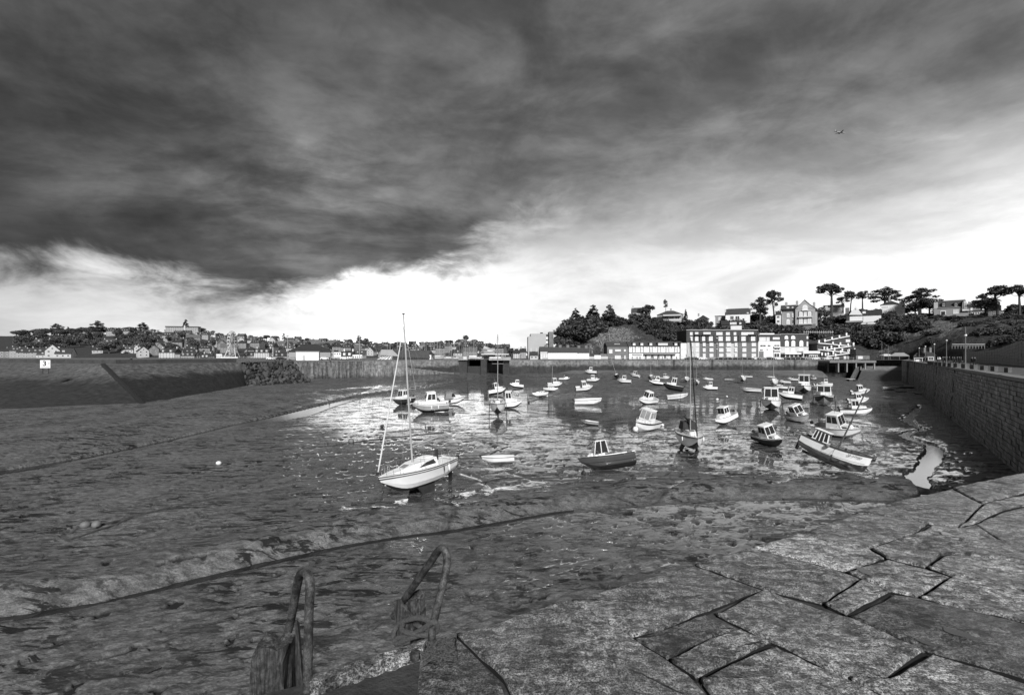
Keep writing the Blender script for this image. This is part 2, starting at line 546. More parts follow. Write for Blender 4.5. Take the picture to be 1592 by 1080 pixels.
def mud_height(X, Y):
    """ground height and wetness of the harbour bed at world x, y"""
    py = HY + ZC * F / np.maximum(Y, 1.0)
    px = HX + F * X / np.maximum(Y, 1.0)
    # ---- wetness
    def blob(cx, cy, rx, ry, k=1.0):
        return k * np.exp(-(((px - cx) / rx) ** 2 + ((py - cy) / ry) ** 2))
    w = blob(700, 665, 270, 60, 1.05) + blob(960, 665, 330, 50, .95) + blob(1250, 720, 260, 72, 1.2) + blob(590, 735, 260, 62, .95) + blob(1130, 812, 280, 50, 1.2) + blob(1330, 780, 120, 22, .7) + blob(1180, 615, 330, 26, .45) + blob(760, 600, 140, 12, .8) + blob(1400, 640, 130, 60, .6) + blob(900, 860, 300, 60, .6) + 0.10
    flat = 1 - 0.93 * np.clip(w, 0, 1) * sstep(14, 27, Y)
    z = 0.10 * fbm(X / 11.0, Y / 11.0, 3, 3) * (.25 + .75 * flat)
    # stretched ripples and lumps
    a = R(30); u = X * math.cos(a) + Y * math.sin(a); v = -X * math.sin(a) + Y * math.cos(a)
    rip = fbm(u / 1.5 + 0.5 * fbm(X / 2, Y / 2, 2, 9), v / 0.42, 4, 21, 0.55)
    rip2 = fbm(u / 4.5, v / 1.5, 4, 31, 0.55)
    near = sstep(60, 22, Y)
    d, s, par = polydist(X, Y, NEAR_CH)
    d2 = d * s                                                   # + = far side
    mound = sstep(0.0, 1.3, d2) * (1 - sstep(1.6, 6.5, d2))
    wob = 0.75 + 0.45 * fbm(X / 3.0, Y / 3.0, 3, 5)
    z = z + mound * 0.62 * wob - 0.30 * np.exp(-((d2 + 0.15) / 0.42) ** 2)
    z = z - 0.16 * sstep(0.5, -0.8, d2)
    amp = 0.014 + 0.058 * near
    calm = 1 - 0.65 * mound
    z = z + (rip * amp + rip2 * 0.06) * calm * flat
    # pits
    pn = fbm(u / 1.15, v / 0.75, 3, 77, 0.5)
    reg = sstep(-0.25, 0.35, fbm(X / 9, Y / 9, 2, 55) + 0.15)
    pit = sstep(0.31, 0.44, pn) * sstep(75, 45, Y) * (0.35 + 0.65 * reg)
    pit = pit * (1 - 0.8 * np.exp(-(d2 / 0.9) ** 2))
    z = z - 0.17 * pit
    # left creek
    d3, s3, p3 = polydist(X, Y, LEFT_CR)
    d3s = d3 * s3
    wd = np.interp(p3, [0, 2, 4, 5, 6, 7, 8, 12], [2.6, 2.4, 2.4, 3.4, 4.8, 3.2, 2.4, 1.6])
    z = z - np.interp(p3, [0, 3.5, 5, 7.5, 9], [.62, .62, 1.25, 1.2, .7]) * (1 - sstep(wd * 0.55, wd, np.where(d3s > 0, d3 * 1.7, d3)))
    z = z + 0.9 * sstep(wd * 0.8, 16, np.where(d3s > 0, d3, 0)) * sstep(-5, -25, X)  # the bank under the left revetment
    # right stream
    d4, s4, p4 = polydist(X, Y, RSTREAM)
    w4 = np.interp(p4, np.arange(len(RS_W)), RS_W) * (1 + 0.5 * fbm(X / 1.3, Y / 1.3, 2, 8))
    z = z - 0.12 * (1 - sstep(w4, w4 + 2.8, d4)) - 0.50 * (1 - sstep(w4 * 0.75, w4 * 1.12, d4))
    trk = np.zeros_like(z)
    for tr in TRACKS:
        dt, _, _ = polydist(X, Y, tr)
        k = np.exp(-(dt / 0.22) ** 2)
        z = z - 0.10 * k
        trk = np.maximum(trk, np.exp(-(dt / 0.3) ** 2))
    # rise towards the slipway / the walls
    far = sstep(206, 221, Y + 0.0 * X) * sstep(-2, 10, X) * sstep(150, 118, X)
    z = z + 3.3 * far * (0.55 + 0.45 * sstep(20, 60, X)) + 2.0 * sstep(196, 213, Y) * sstep(12, -12, X)
    w = w * (1 - 0.85 * mound) * (1 - 0.9 * np.exp(-((px - 1060) / 120) ** 2 - ((py - 745) / 25) ** 2))
    w = w * 1.12 * (1 - .6 * sstep(80, 112, Y) * sstep(800, 860, px))
    w = w * sstep(330, 500, px + 0.3 * (py - 700)) + 0.05
    w = np.clip(w, 0, 1) + 1.2 * trk * sstep(480, 620, px)
    return z, np.clip(w, 0, 1.6), pit


def build_mud():
    NTH, NR = 1000, 820
    th = np.linspace(R(-60), R(60), NTH)
    inv = np.linspace(1 / 7.0, 1 / 262.0, NR)
    r = 1 / inv
    T, RR = np.meshgrid(th, r)
    # keep rows at constant Y so that the lattice follows the shore lines
    Y = RR; X = RR * np.tan(T)
    Z, Wt, Pt = mud_height(X, Y)
    o = grid_mesh('mud', X, Y, Z, mud_material(), attrs={'wet': Wt, 'pit': Pt})
    return o


build_mud()
WATER = water_material()
for pts, nm in ((((-160, 12), (-2, 12), (60, 205), (-70, 205), (-160, 60)), 'creek_water'), (((20, 28), (80, 28), (85, 110), (30, 110)), 'stream_water')):
    o = MB().add([(x, y, -0.30) for x, y in pts], [tuple(range(len(pts)))]).build(nm, WATER if nm[0] == 's' else water_material(False))
    tag(o, kind='structure')

# a last sheet of ground far out, to the horizon
M_EARTH = mat('far_earth', 0.06, 0.9, 0.3, 0.02)
tag(MB().add([(-6000, -3000, -1.2), (6000, -3000, -1.2), (6000, 7000, -1.2), (-6000, 7000, -1.2)], [(0, 1, 2, 3)]).build('ground', M_EARTH), kind='structure')


# ---------------------------------------------------------------- masonry material with tide staining by real height
def stone_mat(name, top, low, z_mid, z_soft=1.0, rough=0.75, bump=0.7, bscale=3.0, streak=0.3, isl=(.72, 1.25)):
    m = bpy.data.materials.new(name)
    m.use_nodes = True
    t = NT(m.node_tree)
    bs = t.n('ShaderNodeBsdfPrincipled'); out = t.n('ShaderNodeOutputMaterial')
    t.l(bs.outputs[0], out.inputs[0])
    pos = t.n('ShaderNodeNewGeometry').outputs['Position']
    sp = t.n('ShaderNodeSeparateXYZ'); t.l(pos, sp.inputs[0])
    z = sp.outputs[2]
    ed = t.noise(pos, 0.18, 6, 0.65)
    zz = t.m('ADD', z, t.m('MULTIPLY', t.m('SUBTRACT', ed, 0.5), 4.5))
    f = t.mr(zz, z_mid - z_soft, z_mid + z_soft)
    n1 = t.noise(pos, 0.9, 8, 0.7)
    n2 = t.noise(t.mapping(pos, scale=(1, 1, 0.08)), 1.3, 6, 0.7)
    val = t.mix(f, low, top)
    val = t.m('MULTIPLY', val, t.mr(n1, 0.28, 0.72, 0.45, 1.65))
    val = t.m('MULTIPLY', val, t.mr(n2, 0.3, 0.7, 1 - streak, 1 + streak))
    rn = t.n('ShaderNodeNewGeometry').outputs['Random Per Island']
    val = t.m('MULTIPLY', val, t.mr(rn, 0, 1, isl[0], isl[1], smooth=False))
    cc = t.n('ShaderNodeCombineColor')
    for i in range(3):
        t.l(val, cc.inputs[i])
    t.l(cc.outputs[0], bs.inputs['Base Color'])
    bs.inputs['Roughness'].default_value = rough
    b = t.n('ShaderNodeBump'); b.inputs['Strength'].default_value = bump; b.inputs['Distance'].default_value = 0.12
    t.l(t.noise(pos, bscale, 8, 0.7), b.inputs['Height']); t.l(b.outputs[0], bs.inputs['Normal'])
    return m


M_LSTONE = stone_mat('revetment_stone', 0.072, 0.011, 5.6, 1.0, bscale=1.6, bump=1.0)
M_LRAMP = stone_mat('ramp_concrete', 0.075, 0.022, 5.2, 1.2, bscale=0.9, bump=0.5, streak=0.2)
M_PILE = stone_mat('stained_concrete', 0.13, 0.05, 1.6, 1.2, streak=0.75, bump=0.4)
M_FWALL = stone_mat('far_quay_stone', 0.16, 0.026, 5.6, 0.9, bscale=2.5, bump=1.0, streak=.12)
M_RWALL = stone_mat('granite_wall_block', 0.19, 0.15, 3.2, 1.8, bscale=6, bump=0.8, streak=0.35, isl=(.86, 1.10))
M_RJOINT = mat('wall_joint', 0.018, 0.95, 0.3, 2)
M_COPE = mat('coping_stone', 0.17, 0.8, 0.35, 1.2, bump=0.5, bscale=6)
M_PAVE = mat('quay_pavement', 0.11, 0.85, 0.25, 0.15, bump=0.2, bscale=2)
M_DKPAVE = mat('mole_asphalt', 0.07, 0.85, 0.3, 0.12, bump=0.2, bscale=2)
M_MUDBANK = mat('bank_concrete', 0.10, 0.8, 0.25, 0.3, bump=0.4, bscale=2)

LT = [(-420, 190), (-142, 130), (-102.7, 113), (-88.4, 147), (-86.7, 178), (-65.6, 199), (-24.7, 214)]
FT = [(-2, 223), (172, 223)]
RT = [(155, 175.5), (53, 48.75), (30, 20.2)]

# land sheets -------------------------------------------------------------
land = [(-420, 190), (-142, 130), (-102.7, 113), (-88.4, 147), (-86.7, 178), (-65.6, 199), (-24.7, 214), (-24.7, 232), (-2, 232), (-2, 223), (172, 223), (178, 223), (400, 223), (1500, 300), (2500, 2600), (-2500, 2600), (-1500, 400)]
tag(MB().add([(x, y, ZT) for x, y in land], [tuple(range(len(land)))]).build('quay_ground', M_PAVE), kind='structure')

# left ramp face (a long concrete slope) and the stone revetment
def slope(name, top, toe, m, n=24, k=16, amp=0.12, seed=1, zb=-0.5, zt=ZT):
    u = np.linspace(0, 1, n)[None, :]; v = np.linspace(0, 1, k)[:, None]
    def lerp(pl, u):
        pl = np.array(pl, float); tt = np.linspace(0, 1, len(pl))
        return np.interp(u, tt, pl[:, 0]), np.interp(u, tt, pl[:, 1])
    tx, ty = lerp(top, u); bx, by = lerp(toe, u)
    X = tx * (1 - v) + bx * v; Y = ty * (1 - v) + by * v
    Z = zt * (1 - v) + zb * v + 0 * X
    nn = fbm(X / 2.2, Y / 2.2, 4, seed) * amp
    Z = Z + nn * np.sin(np.pi * v) ** 0.3
    return grid_mesh(name, X, Y, Z, m)


slope('concrete_ramp', [(-300, 164), (-142, 130), (-102.7, 113)], [(-200, 74), (-81.5, 74.9), (-70.6, 88)], M_LRAMP, 60, 50, 0.25, 4)
slope('stone_slope', [(-102.7, 113), (-88.4, 147)], [(-70.6, 88), (-74.8, 105.5), (-84.2, 143)], M_LSTONE, 120, 80, 0.5, 6)
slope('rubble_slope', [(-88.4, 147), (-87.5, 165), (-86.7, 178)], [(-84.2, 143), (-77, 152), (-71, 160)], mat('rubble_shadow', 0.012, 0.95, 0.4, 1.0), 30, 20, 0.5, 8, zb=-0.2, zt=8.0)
# diagonal steps between ramp and revetment
st = tag(thing('harbour_stair', 'dark toothed stone stair running down between the ramp and the stone slope', 'stair'), None)
a, b = Vector((-102.7, 113, ZT + 0.1)), Vector((-70.6, 88, -0.4))
M_STEP = mat('wet_step_stone', 0.022, 0.6, 0.4, 1.0)
stepm = MB().box((0, 0, 0), (1.1, 0.8, 0.45)).build('step', M_STEP, st)
hd = math.atan2(b.y - a.y, b.x - a.x)
for i in range(46):
    o = stepm if i == 0 else stepm.copy()
    if i: COL.objects.link(o); o.parent = st
    o.location = a.lerp(b, (i + .5) / 46); o.rotation_euler = (0, 0, hd)

# rubble rocks
M_ROCK = mat('armour_rock', 0.055, 0.8, 0.6, 0.35, bump=0.8, bscale=2)
M_ROCKD = mat('dark_armour_rock', 0.02, 0.7, 0.6, 0.35, bump=0.8, bscale=2)


def rock_mesh(seed, mt, name='rock'):
    rnd = random.Random(seed)
    mb = MB().ball((0, 0, 0), 0.5, 8, 5)
    vs = []
    for p in mb.v:
        v = Vector(p); k = 1 + 0.5 * mnoise.noise(v * 2.2 + Vector((seed * 3.1, 0, 0)))
        vs.append((v.x * k, v.y * k * 0.85, v.z * k * 0.75))
    mb.v = vs
    o = mb.build(name, mt)
    return o


rocks = [rock_mesh(i, M_ROCK if i % 3 else M_ROCKD) for i in range(6)]
rub = bpy.data.objects['rubble_slope']
rnd = random.Random(5)
cnt = 0
topl = [Vector((-88.4, 147, 8.2)), Vector((-87.5, 165, 8.2)), Vector((-86.7, 178, 8.2))]
toel = [Vector((-84.2, 143, 0)), Vector((-77, 152, 0)), Vector((-71, 160, 0))]
for j in range(9):
    for i in range(22):
        u = (i + rnd.uniform(-.3, .3) + .5) / 22; v = (j + rnd.uniform(-.35, .35) + .5) / 9
        u = min(max(u, 0), .999) * 2; k = int(u); f_ = u - k
        tp = topl[k].lerp(topl[k + 1], f_); bt = toel[k].lerp(toel[k + 1], f_)
        p = tp.lerp(bt, v)
        src = rocks[rnd.randrange(6)]
        o = src if src.parent is None else src.copy()
        if o is not src:
            COL.objects.link(o)
        o.parent = rub
        o.location = p + Vector((0, -0.1, 0.05))
        o.rotation_euler = (rnd.uniform(0, 3), rnd.uniform(0, 3), rnd.uniform(0, 6))
        s_ = rnd.choice((.8, 1.1, 1.5, 2.0, 2.4)) * rnd.uniform(.8, 1.1)
        o.scale = (s_, s_, s_)
        cnt += 1
for s_ in rocks:
    if s_.parent is None:
        bpy.data.objects.remove(s_)

# low parapet along the back of the left mole
M_PARA = mat('old_parapet', 0.055, 0.9, 0.4, 0.5, bump=0.6, bscale=3)
pw = MB()
for (x0, y0), (x1, y1) in zip([(-430, 203), (-150, 139), (-106, 121)], [(-150, 139), (-106, 121), (-92, 150)]):
    L = math.hypot(x1 - x0, y1 - y0); n = max(2, int(L / 3))
    for i in range(n):
        t0 = (i + .5) / n
        pw.box((x0 + (x1 - x0) * t0, y0 + (y1 - y0) * t0, ZT + 0.55 + random.uniform(-.04, .04)), (L / n - 0.03, 0.6, 1.1), math.atan2(y1 - y0, x1 - x0))
o = pw.build('parapet_wall', M_PARA)
tag(o, 'long low dark parapet wall along the top of the left mole', 'wall')


def vwall(name, pts, z0, z1, m, thick=1.2, cope=0.35, label=None, copem=None, panels=None, zfun=None):
    """a standing wall along a polyline with a separate coping; panels = width of the cast sections"""
    root = thing(name, label, 'wall')
    mb = MB(); cp = MB()
    for i in range(len(pts) - 1):
        a = Vector((*pts[i], 0)); b = Vector((*pts[i + 1], 0)); L = (b - a).length
        d = (b - a).normalized(); nrm = Vector((-d.y, d.x, 0))
        if nrm.y < 0 and abs(nrm.y) > .3: nrm = -nrm
        n = max(1, int(L / (panels or 6)))
        for k in range(n):
            p = a + d * (L * (k + .5) / n) + nrm * thick / 2
            off = random.uniform(-.03, .03)
            zz = z1 if zfun is None else zfun((i + (k + .5) / n) / (len(pts) - 1))
            mb.box((p.x + nrm.x * off, p.y + nrm.y * off, (z0 + zz) / 2), (L / n - 0.05, thick, zz - z0), math.atan2(d.y, d.x))
            cp.box((p.x - nrm.x * 0.08, p.y - nrm.y * 0.08, zz + cope / 2), (L / n - 0.03, thick + .1, cope), math.atan2(d.y, d.x))
    mb.build('wall_section', m, root)['kind'] = 'stuff'
    cp.build('coping', copem or M_COPE, root)
    return root


vwall('quay_wall', [(-86.7, 174), (-86.7, 178), (-65.6, 199)], -1.5, ZT - .3, M_PILE, label='stained concrete quay wall with vertical streaks right of the rock heap', panels=1.6)
vwall('quay_wall', [(-65.6, 199.2), (-24.7, 214)], -1.5, ZT - .3, M_FWALL, label='dark stone upper quay wall leading to the harbour gate', panels=2.2)
vwall('wing_wall', [(-65.4, 196.5), (-24.5, 209)], -1.5, 5, M_PILE, label='sloping concrete wing wall stepping down towards the harbour gate', panels=2.5, zfun=lambda t: 7.3 - 5.6 * t)
vwall('quay_wall', [(-2, 223), (172, 223)], -1.5, ZT - .3, M_FWALL, label='long rough stone quay wall below the seafront buildings', panels=3.1)
# ladders and vertical drains on the far wall
for px in (1108, 1048, 1236):
    x = (px - HX) / F * 222.5
    r_ = thing('quay_ladder', 'dark iron ladder on the far quay wall ' + {1108: 'below the brown apartment block', 1048: 'below the half-timbered terrace', 1236: 'left of the timber pier'}[px], 'ladder')
    for sx in (-.3, .3): MB().box((x + sx, 222.6, 5), (.1, .15, 7)).build('ladder_rail', mat('rusty_iron', 0.03, 0.7, 0.4, 3), r_)
    for k in range(18): MB().box((x, 222.6, 1.7 + k * .38), (.5, .08, .07)).build('rung', MATS['rusty_iron'], r_)
# mud-coloured lower ledge in front of the far wall
grid_mesh('sediment_bank', *(lambda U, V: (14 + 138 * U + 0 * V, 221.9 - 6.5 * V + 1.2 * np.sin(U * 21) * V, 3.35 * (1 - V) ** 0.8 * np.clip(U * 9, 0.0, 1) - .05 + .08 * fbm(U * 60, V * 4, 3, 3)))(*np.meshgrid(np.linspace(0, 1, 120), np.linspace(0, 1, 10))), M_MUDBANK)

# ---------------------------------------------------------------- harbour gate
g = thing('harbour_gate', 'dark lock gate between concrete piers under a flat canopy', 'lock gate')
M_CON = mat('gate_concrete', 0.24, 0.8, 0.25, 0.4, bump=0.3)
M_CONL = mat('pale_concrete', 0.55, 0.7, 0.12, 0.4)
M_BLK = mat('gate_steel', 0.02, 0.6, 0.4, 0.8)
gx = lambda px, Y=216: (px - HX) / F * Y
for a_, b_ in ((714, 727), (748, 757), (782, 792)):
    MB().box(((gx(a_) + gx(b_)) / 2, 219, 3.4), (gx(b_) - gx(a_), 11, 10.2)).build('pier', mat('gate_pier_stone', 0.035, 0.85, 0.5, 0.5, bump=.6, bscale=2), g)
MB().box(((gx(727) + gx(748)) / 2, 217, 2.2), (gx(748) - gx(727), 1.2, 6.4)).build('gate_leaf', M_BLK, g)
MB().box(((gx(757) + gx(782)) / 2, 224, 2.2), (gx(782) - gx(757), 1.2, 9.4)).build('gate_leaf', M_BLK, g)
MB().box(((gx(714) + gx(728)) / 2, 215, 9.3), (gx(728) - gx(714), 5, 1.9)).build('control_box', M_CON, g)
MB().box((gx(724), 212.4, 9.4), (gx(727) - gx(722), .2, 1.2)).build('notice_board', M_CONL, g)
MB().box(((gx(761) + gx(794)) / 2, 214, 9.05), (gx(794) - gx(761), 5, 1.5)).build('bridge_deck', mat('gate_deck', .3, .7, .2, .5), g)
MB().box(((gx(762) + gx(779)) / 2, 211.3, 9.5), (gx(779) - gx(762), .2, .9)).build('sign_board', M_CONL, g)
MB().box(((gx(749) + gx(791)) / 2, 216, 11.15), (gx(791) - gx(749), 8, .45)).build('canopy', M_CONL, g)
for px in (754, 766, 778, 787): MB().box((gx(px), 217, 10), (.35, .35, 2.2)).build('column', M_CON, g)
ch = MB().box(((gx(752) + gx(769)) / 2, 221, 11.5), (gx(769) - gx(752), 5, 5.2)).build('control_house', M_CON, g)
MB().box(((gx(757) + gx(766)) / 2, 218.35, 12.9), (2.6, .2, .8)).build('window', M_CONL, ch)
MB().add([(gx(751), 218, 14.0), (gx(770), 218, 13.0), (gx(770), 224, 13.0), (gx(751), 224, 15.4), (gx(751), 218, 13.8), (gx(770), 218, 12.8), (gx(770), 224, 12.8), (gx(751), 224, 15.2)], [(0, 1, 2, 3), (7, 6, 5, 4), (0, 4, 5, 1), (1, 5, 6, 2), (2, 6, 7, 3), (3, 7, 4, 0)]).build('roof', M_CONL, ch)

# ---------------------------------------------------------------- slipway at the right end
sw = MB()
A = [(141.5, 184.7), (160, 184.7), (196, 223), (174, 223)]
sw.add([(A[0][0], A[0][1], -.2), (A[1][0], A[1][1], -.2), (A[2][0], A[2][1], 5.2), (A[3][0], A[3][1], 5.2), (A[0][0], A[0][1], -1.5), (A[1][0], A[1][1], -1.5), (A[2][0], A[2][1], -1.5), (A[3][0], A[3][1], -1.5)],
       [(0, 1, 2, 3), (4, 5, 1, 0), (5, 6, 2, 1), (7, 4, 0, 3)])
tag(sw.build('slipway_ramp', stone_mat('slipway_stone', .17, .06, 3.8, .6, bscale=1.5, streak=.1, bump=.5)), kind='structure')
vwall('quay_wall', [(172.5, 223), (174, 228), (200, 228)], 3, ZT - .3, M_RWALL, label='short dark stone wall closing the top of the slipway', panels=2)
vwall('slip_side_wall', [(155.2, 175.6), (161.2, 184.7), (197.2, 223)], -1, ZQ - .3, M_RWALL, label='dark stone side wall right of the slipway', panels=3, thick=1.0)
vwall('kerb_wall', [(139.6, 184.7), (172.2, 223)], -1, 4, mat('slip_kerb', .09, .85, .4, .5, bump=.4), thick=1.0, cope=.15, label='low stone kerb along the left side of the slipway', panels=3, zfun=lambda t: .4 + 5.4 * t)


# ---------------------------------------------------------------- right mole: coursed granite wall
def stone_wall():
    root = tag(thing('mole_wall', 'tall dark granite block wall of the right mole with vertical expansion gaps', 'wall'))
    a = Vector((*RT[0], 0)); b = Vector((*RT[2], 0)); L = (b - a).length; d = (b - a).normalized()
    nrm = Vector((-d.y, d.x, 0)); nrm = nrm if nrm.x < 0 else -nrm     # towards the basin
    ang = math.atan2(d.y, d.x)
    core = MB()
    p0, p1 = a - nrm * 2.0, b - nrm * 2.0
    q0, q1 = a - nrm * .06, b - nrm * .06
    core.hexa([(q0.x, q0.y, -1.5), (q1.x, q1.y, -1.5), (p1.x, p1.y, -1.5), (p0.x, p0.y, -1.5), (q0.x, q0.y, ZQ - .35), (q1.x, q1.y, ZQ - .35), (p1.x, p1.y, ZQ - .35), (p0.x, p0.y, ZQ - .35)])
    core.build('wall_core', M_RJOINT, root)
    rnd = random.Random(3)
    H = 0.46; gaps = [31.0 + 0, 58.5, 75.0, 100, 128]     # distances (from the far end) of the expansion gaps
    blocks = []
    row = 0; z = -0.6
    while z < ZQ - .4:
        h = H * rnd.uniform(.93, 1.07)
        if z + h > ZQ - .38: h = ZQ - .38 - z
        s = rnd.uniform(0, -1.2)
        while s < L:
            w = rnd.uniform(.8, 1.7)
            s1 = min(s + w, L)
            c = (max(s, 0) + s1) / 2
            near_gap = any(abs(c - g_) < .5 for g_ in gaps)
            if not near_gap and s1 - max(s, 0) > .2:
                blocks.append((c, z + h / 2, s1 - max(s, 0) - .05, h - .05, rnd.uniform(-.035, .045), rnd))
            s = s1
        z += h; row += 1
    batter = 0.5
    def block(mb, bl):
        c, zc, w, h, pr, _ = bl
        bt = batter * (1 - zc / ZQ)
        p = a + d * c + nrm * (bt + pr - .12)
        mb.box((p.x, p.y, zc), (w, .5, h), ang)
    blocks.sort(key=lambda q: -q[0])
    for bl in blocks[:300]:
        mb = MB(); block(mb, bl); mb.build('stone_block', M_RWALL, root)
    mb = MB()
    for bl in blocks[300:]: block(mb, bl)
    mb.build('stone_blocks', M_RWALL, root)['kind'] = 'stuff'
    # coping
    s = 0; first = None
    while s < L:
        w = rnd.uniform(1.6, 2.4); w = min(w, L - s)
        p = a + d * (s + w / 2) - nrm * 0.45
        cb = MB().box((0, 0, 0), (w - .04, 1.3, .36)); o = cb.build('coping_stone', M_COPE, root)
        o.location = (p.x, p.y, ZQ - .18 + rnd.uniform(-.02, .02)); o.rotation_euler = (0, 0, ang)
        s += w
    return root


stone_wall()
# mole pavement (right of the wall) to the retaining wall and beyond
mp = [(161.5, 184.7), (154.4, 175.5), (52.4, 48.75), (29.4, 20.2), (34, -10), (260, -10), (420, 223), (197.5, 223)]
tag(MB().add([(x + .6, y, ZQ - .05) for x, y in mp], [tuple(range(len(mp) - 1, -1, -1))]).build('mole_pavement', M_DKPAVE), kind='structure')

# ---------------------------------------------------------------- near quay: hewn granite slabs
M_SLABS = []
for i in range(5):
    m = bpy.data.materials.new('granite_slab_%s' % 'abcde'[i]); m.use_nodes = True
    t = NT(m.node_tree)
    bs = t.n('ShaderNodeBsdfPrincipled'); out = t.n('ShaderNodeOutputMaterial'); t.l(bs.outputs[0], out.inputs[0])
    pos = t.n('ShaderNodeNewGeometry').outputs['Position']
    v = (0.155, 0.22, 0.18, 0.085, 0.29)[i]
    fine = t.noise(pos, 75, 5, 0.9)
    med = t.noise(pos, 16, 6, 0.7)
    hew = t.noise(t.mapping(pos, rot=(0, 0, R(28)), scale=(0.6, 1.5, 1)), 9, 6, 0.7, .6)
    big = t.noise(pos, 2.1, 5, 0.6)
    val = t.m('MULTIPLY', t.mr(big, .3, .7, v * .6, v * 1.4), t.mr(fine, .43, .57, .12, 2.3))
    val = t.m('MULTIPLY', val, t.mr(med, .38, .62, .45, 1.5))
    val = t.m('MULTIPLY', val, t.mr(hew, .40, .54, .38, 1.15))
    cc = t.n('ShaderNodeCombineColor'); [t.l(val, cc.inputs[k]) for k in range(3)]
    t.l(cc.outputs[0], bs.inputs['Base Color'])
    damp = t.noise(pos, 1.3, 4, .6)
    t.l(t.mr(damp, .42, .62, .28, .62), bs.inputs['Roughness'])
    b = t.n('ShaderNodeBump'); b.inputs['Strength'].default_value = 1.0; b.inputs['Distance'].default_value = .03
    t.l(t.m('ADD', t.m('ADD', t.m('MULTIPLY', hew, 1.6), med), t.m('MULTIPLY', fine, .3)), b.inputs['Height'])
    t.l(b.outputs[0], bs.inputs['Normal'])
    M_SLABS.append(m)
M_GAP = mat('joint_dirt', 0.008, 0.95, 0.5, 6)

SL = {  # pixel outlines of the visible paving stones
    1: (3, [(655, 991), (707, 983), (778, 1052), (800, 1100), (640, 1100)]),
    2: (0, [(707, 983), (800, 956), (885, 932), (977, 986), (1037, 1024), (1075, 1050), (1120, 1100), (805, 1100), (780, 1052)]),
    3: (0, [(885, 932), (985, 903), (1079, 875), (1186, 913), (1095, 950), (1030, 976), (984, 988), (930, 958)]),
    4: (3, [(984, 988), (1030, 976), (1095, 950), (1150, 974), (1100, 990), (1040, 1022)]),
    5: (2, [(1040, 1024), (1100, 990), (1150, 974), (1200, 997), (1150, 1020), (1085, 1052)]),
    6: (2, [(1111, 950), (1186, 915), (1275, 948), (1325, 961), (1440, 1010), (1375, 1052), (1317, 1050), (1204, 997)]),
    7: (2, [(1085, 1053), (1150, 1021), (1204, 998), (1317, 1051), (1420, 1100), (1120, 1100)]),
    8: (1, [(1446, 1011), (1620, 1066), (1700, 1100), (1430, 1100), (1318, 1051), (1378, 1052)]),
    9: (3, [(1320, 954), (1387, 920), (1427, 926), (1560, 959), (1680, 992), (1720, 1090), (1560, 1042), (1446, 1010)]),
    10: (2, [(1280, 936), (1339, 898), (1387, 917), (1318, 953)]),
    11: (0, [(1079, 875), (1170, 848), (1273, 877), (1314, 887), (1338, 896), (1280, 935), (1186, 913)]),
    12: (4, [(1170, 848), (1240, 827), (1292, 843), (1352, 852), (1377, 866), (1315, 886), (1273, 876)]),
    13: (0, [(1240, 827), (1330, 797), (1412, 803), (1443, 812), (1424, 826), (1352, 851), (1292, 842)]),
    14: (0, [(1330, 797), (1405, 774), (1480, 757), (1528, 781), (1493, 817), (1449, 812), (1412, 803)]),
    15: (0, [(1480, 757), (1560, 740), (1640, 728), (1640, 756), (1528, 781)]),
    16: (1, [(1528, 782), (1640, 757), (1640, 775), (1560, 792), (1515, 814), (1494, 818)]),
    17: (2, [(1431, 824), (1451, 813), (1494, 819), (1515, 815), (1563, 844), (1690, 872), (1640, 865)][:6]),
    18: (0, [(1515, 814), (1560, 793), (1640, 777), (1760, 800), (1690, 870), (1563, 843)]),
    19: (2, [(1393, 837), (1430, 825), (1563, 846), (1690, 873), (1690, 893), (1560, 869), (1481, 859), (1466, 862)]),
    20: (0, [(1354, 852), (1393, 838), (1466, 862), (1440, 880), (1378, 866)]),
    21: (1, [(1340, 896), (1316, 887), (1378, 867), (1440, 881), (1478, 894), (1428, 925), (1387, 917)]),
    22: (1, [(1441, 880), (1466, 863), (1482, 860), (1560, 870), (1690, 895), (1690, 945), (1560, 911), (1512, 898), (1479, 893)]),
    23: (1, [(1430, 925), (1479, 895), (1512, 899), (1560, 912), (1690, 947), (1680, 991), (1560, 957)]),
    24: (2, [(640, 727), (641, 727)]),
}


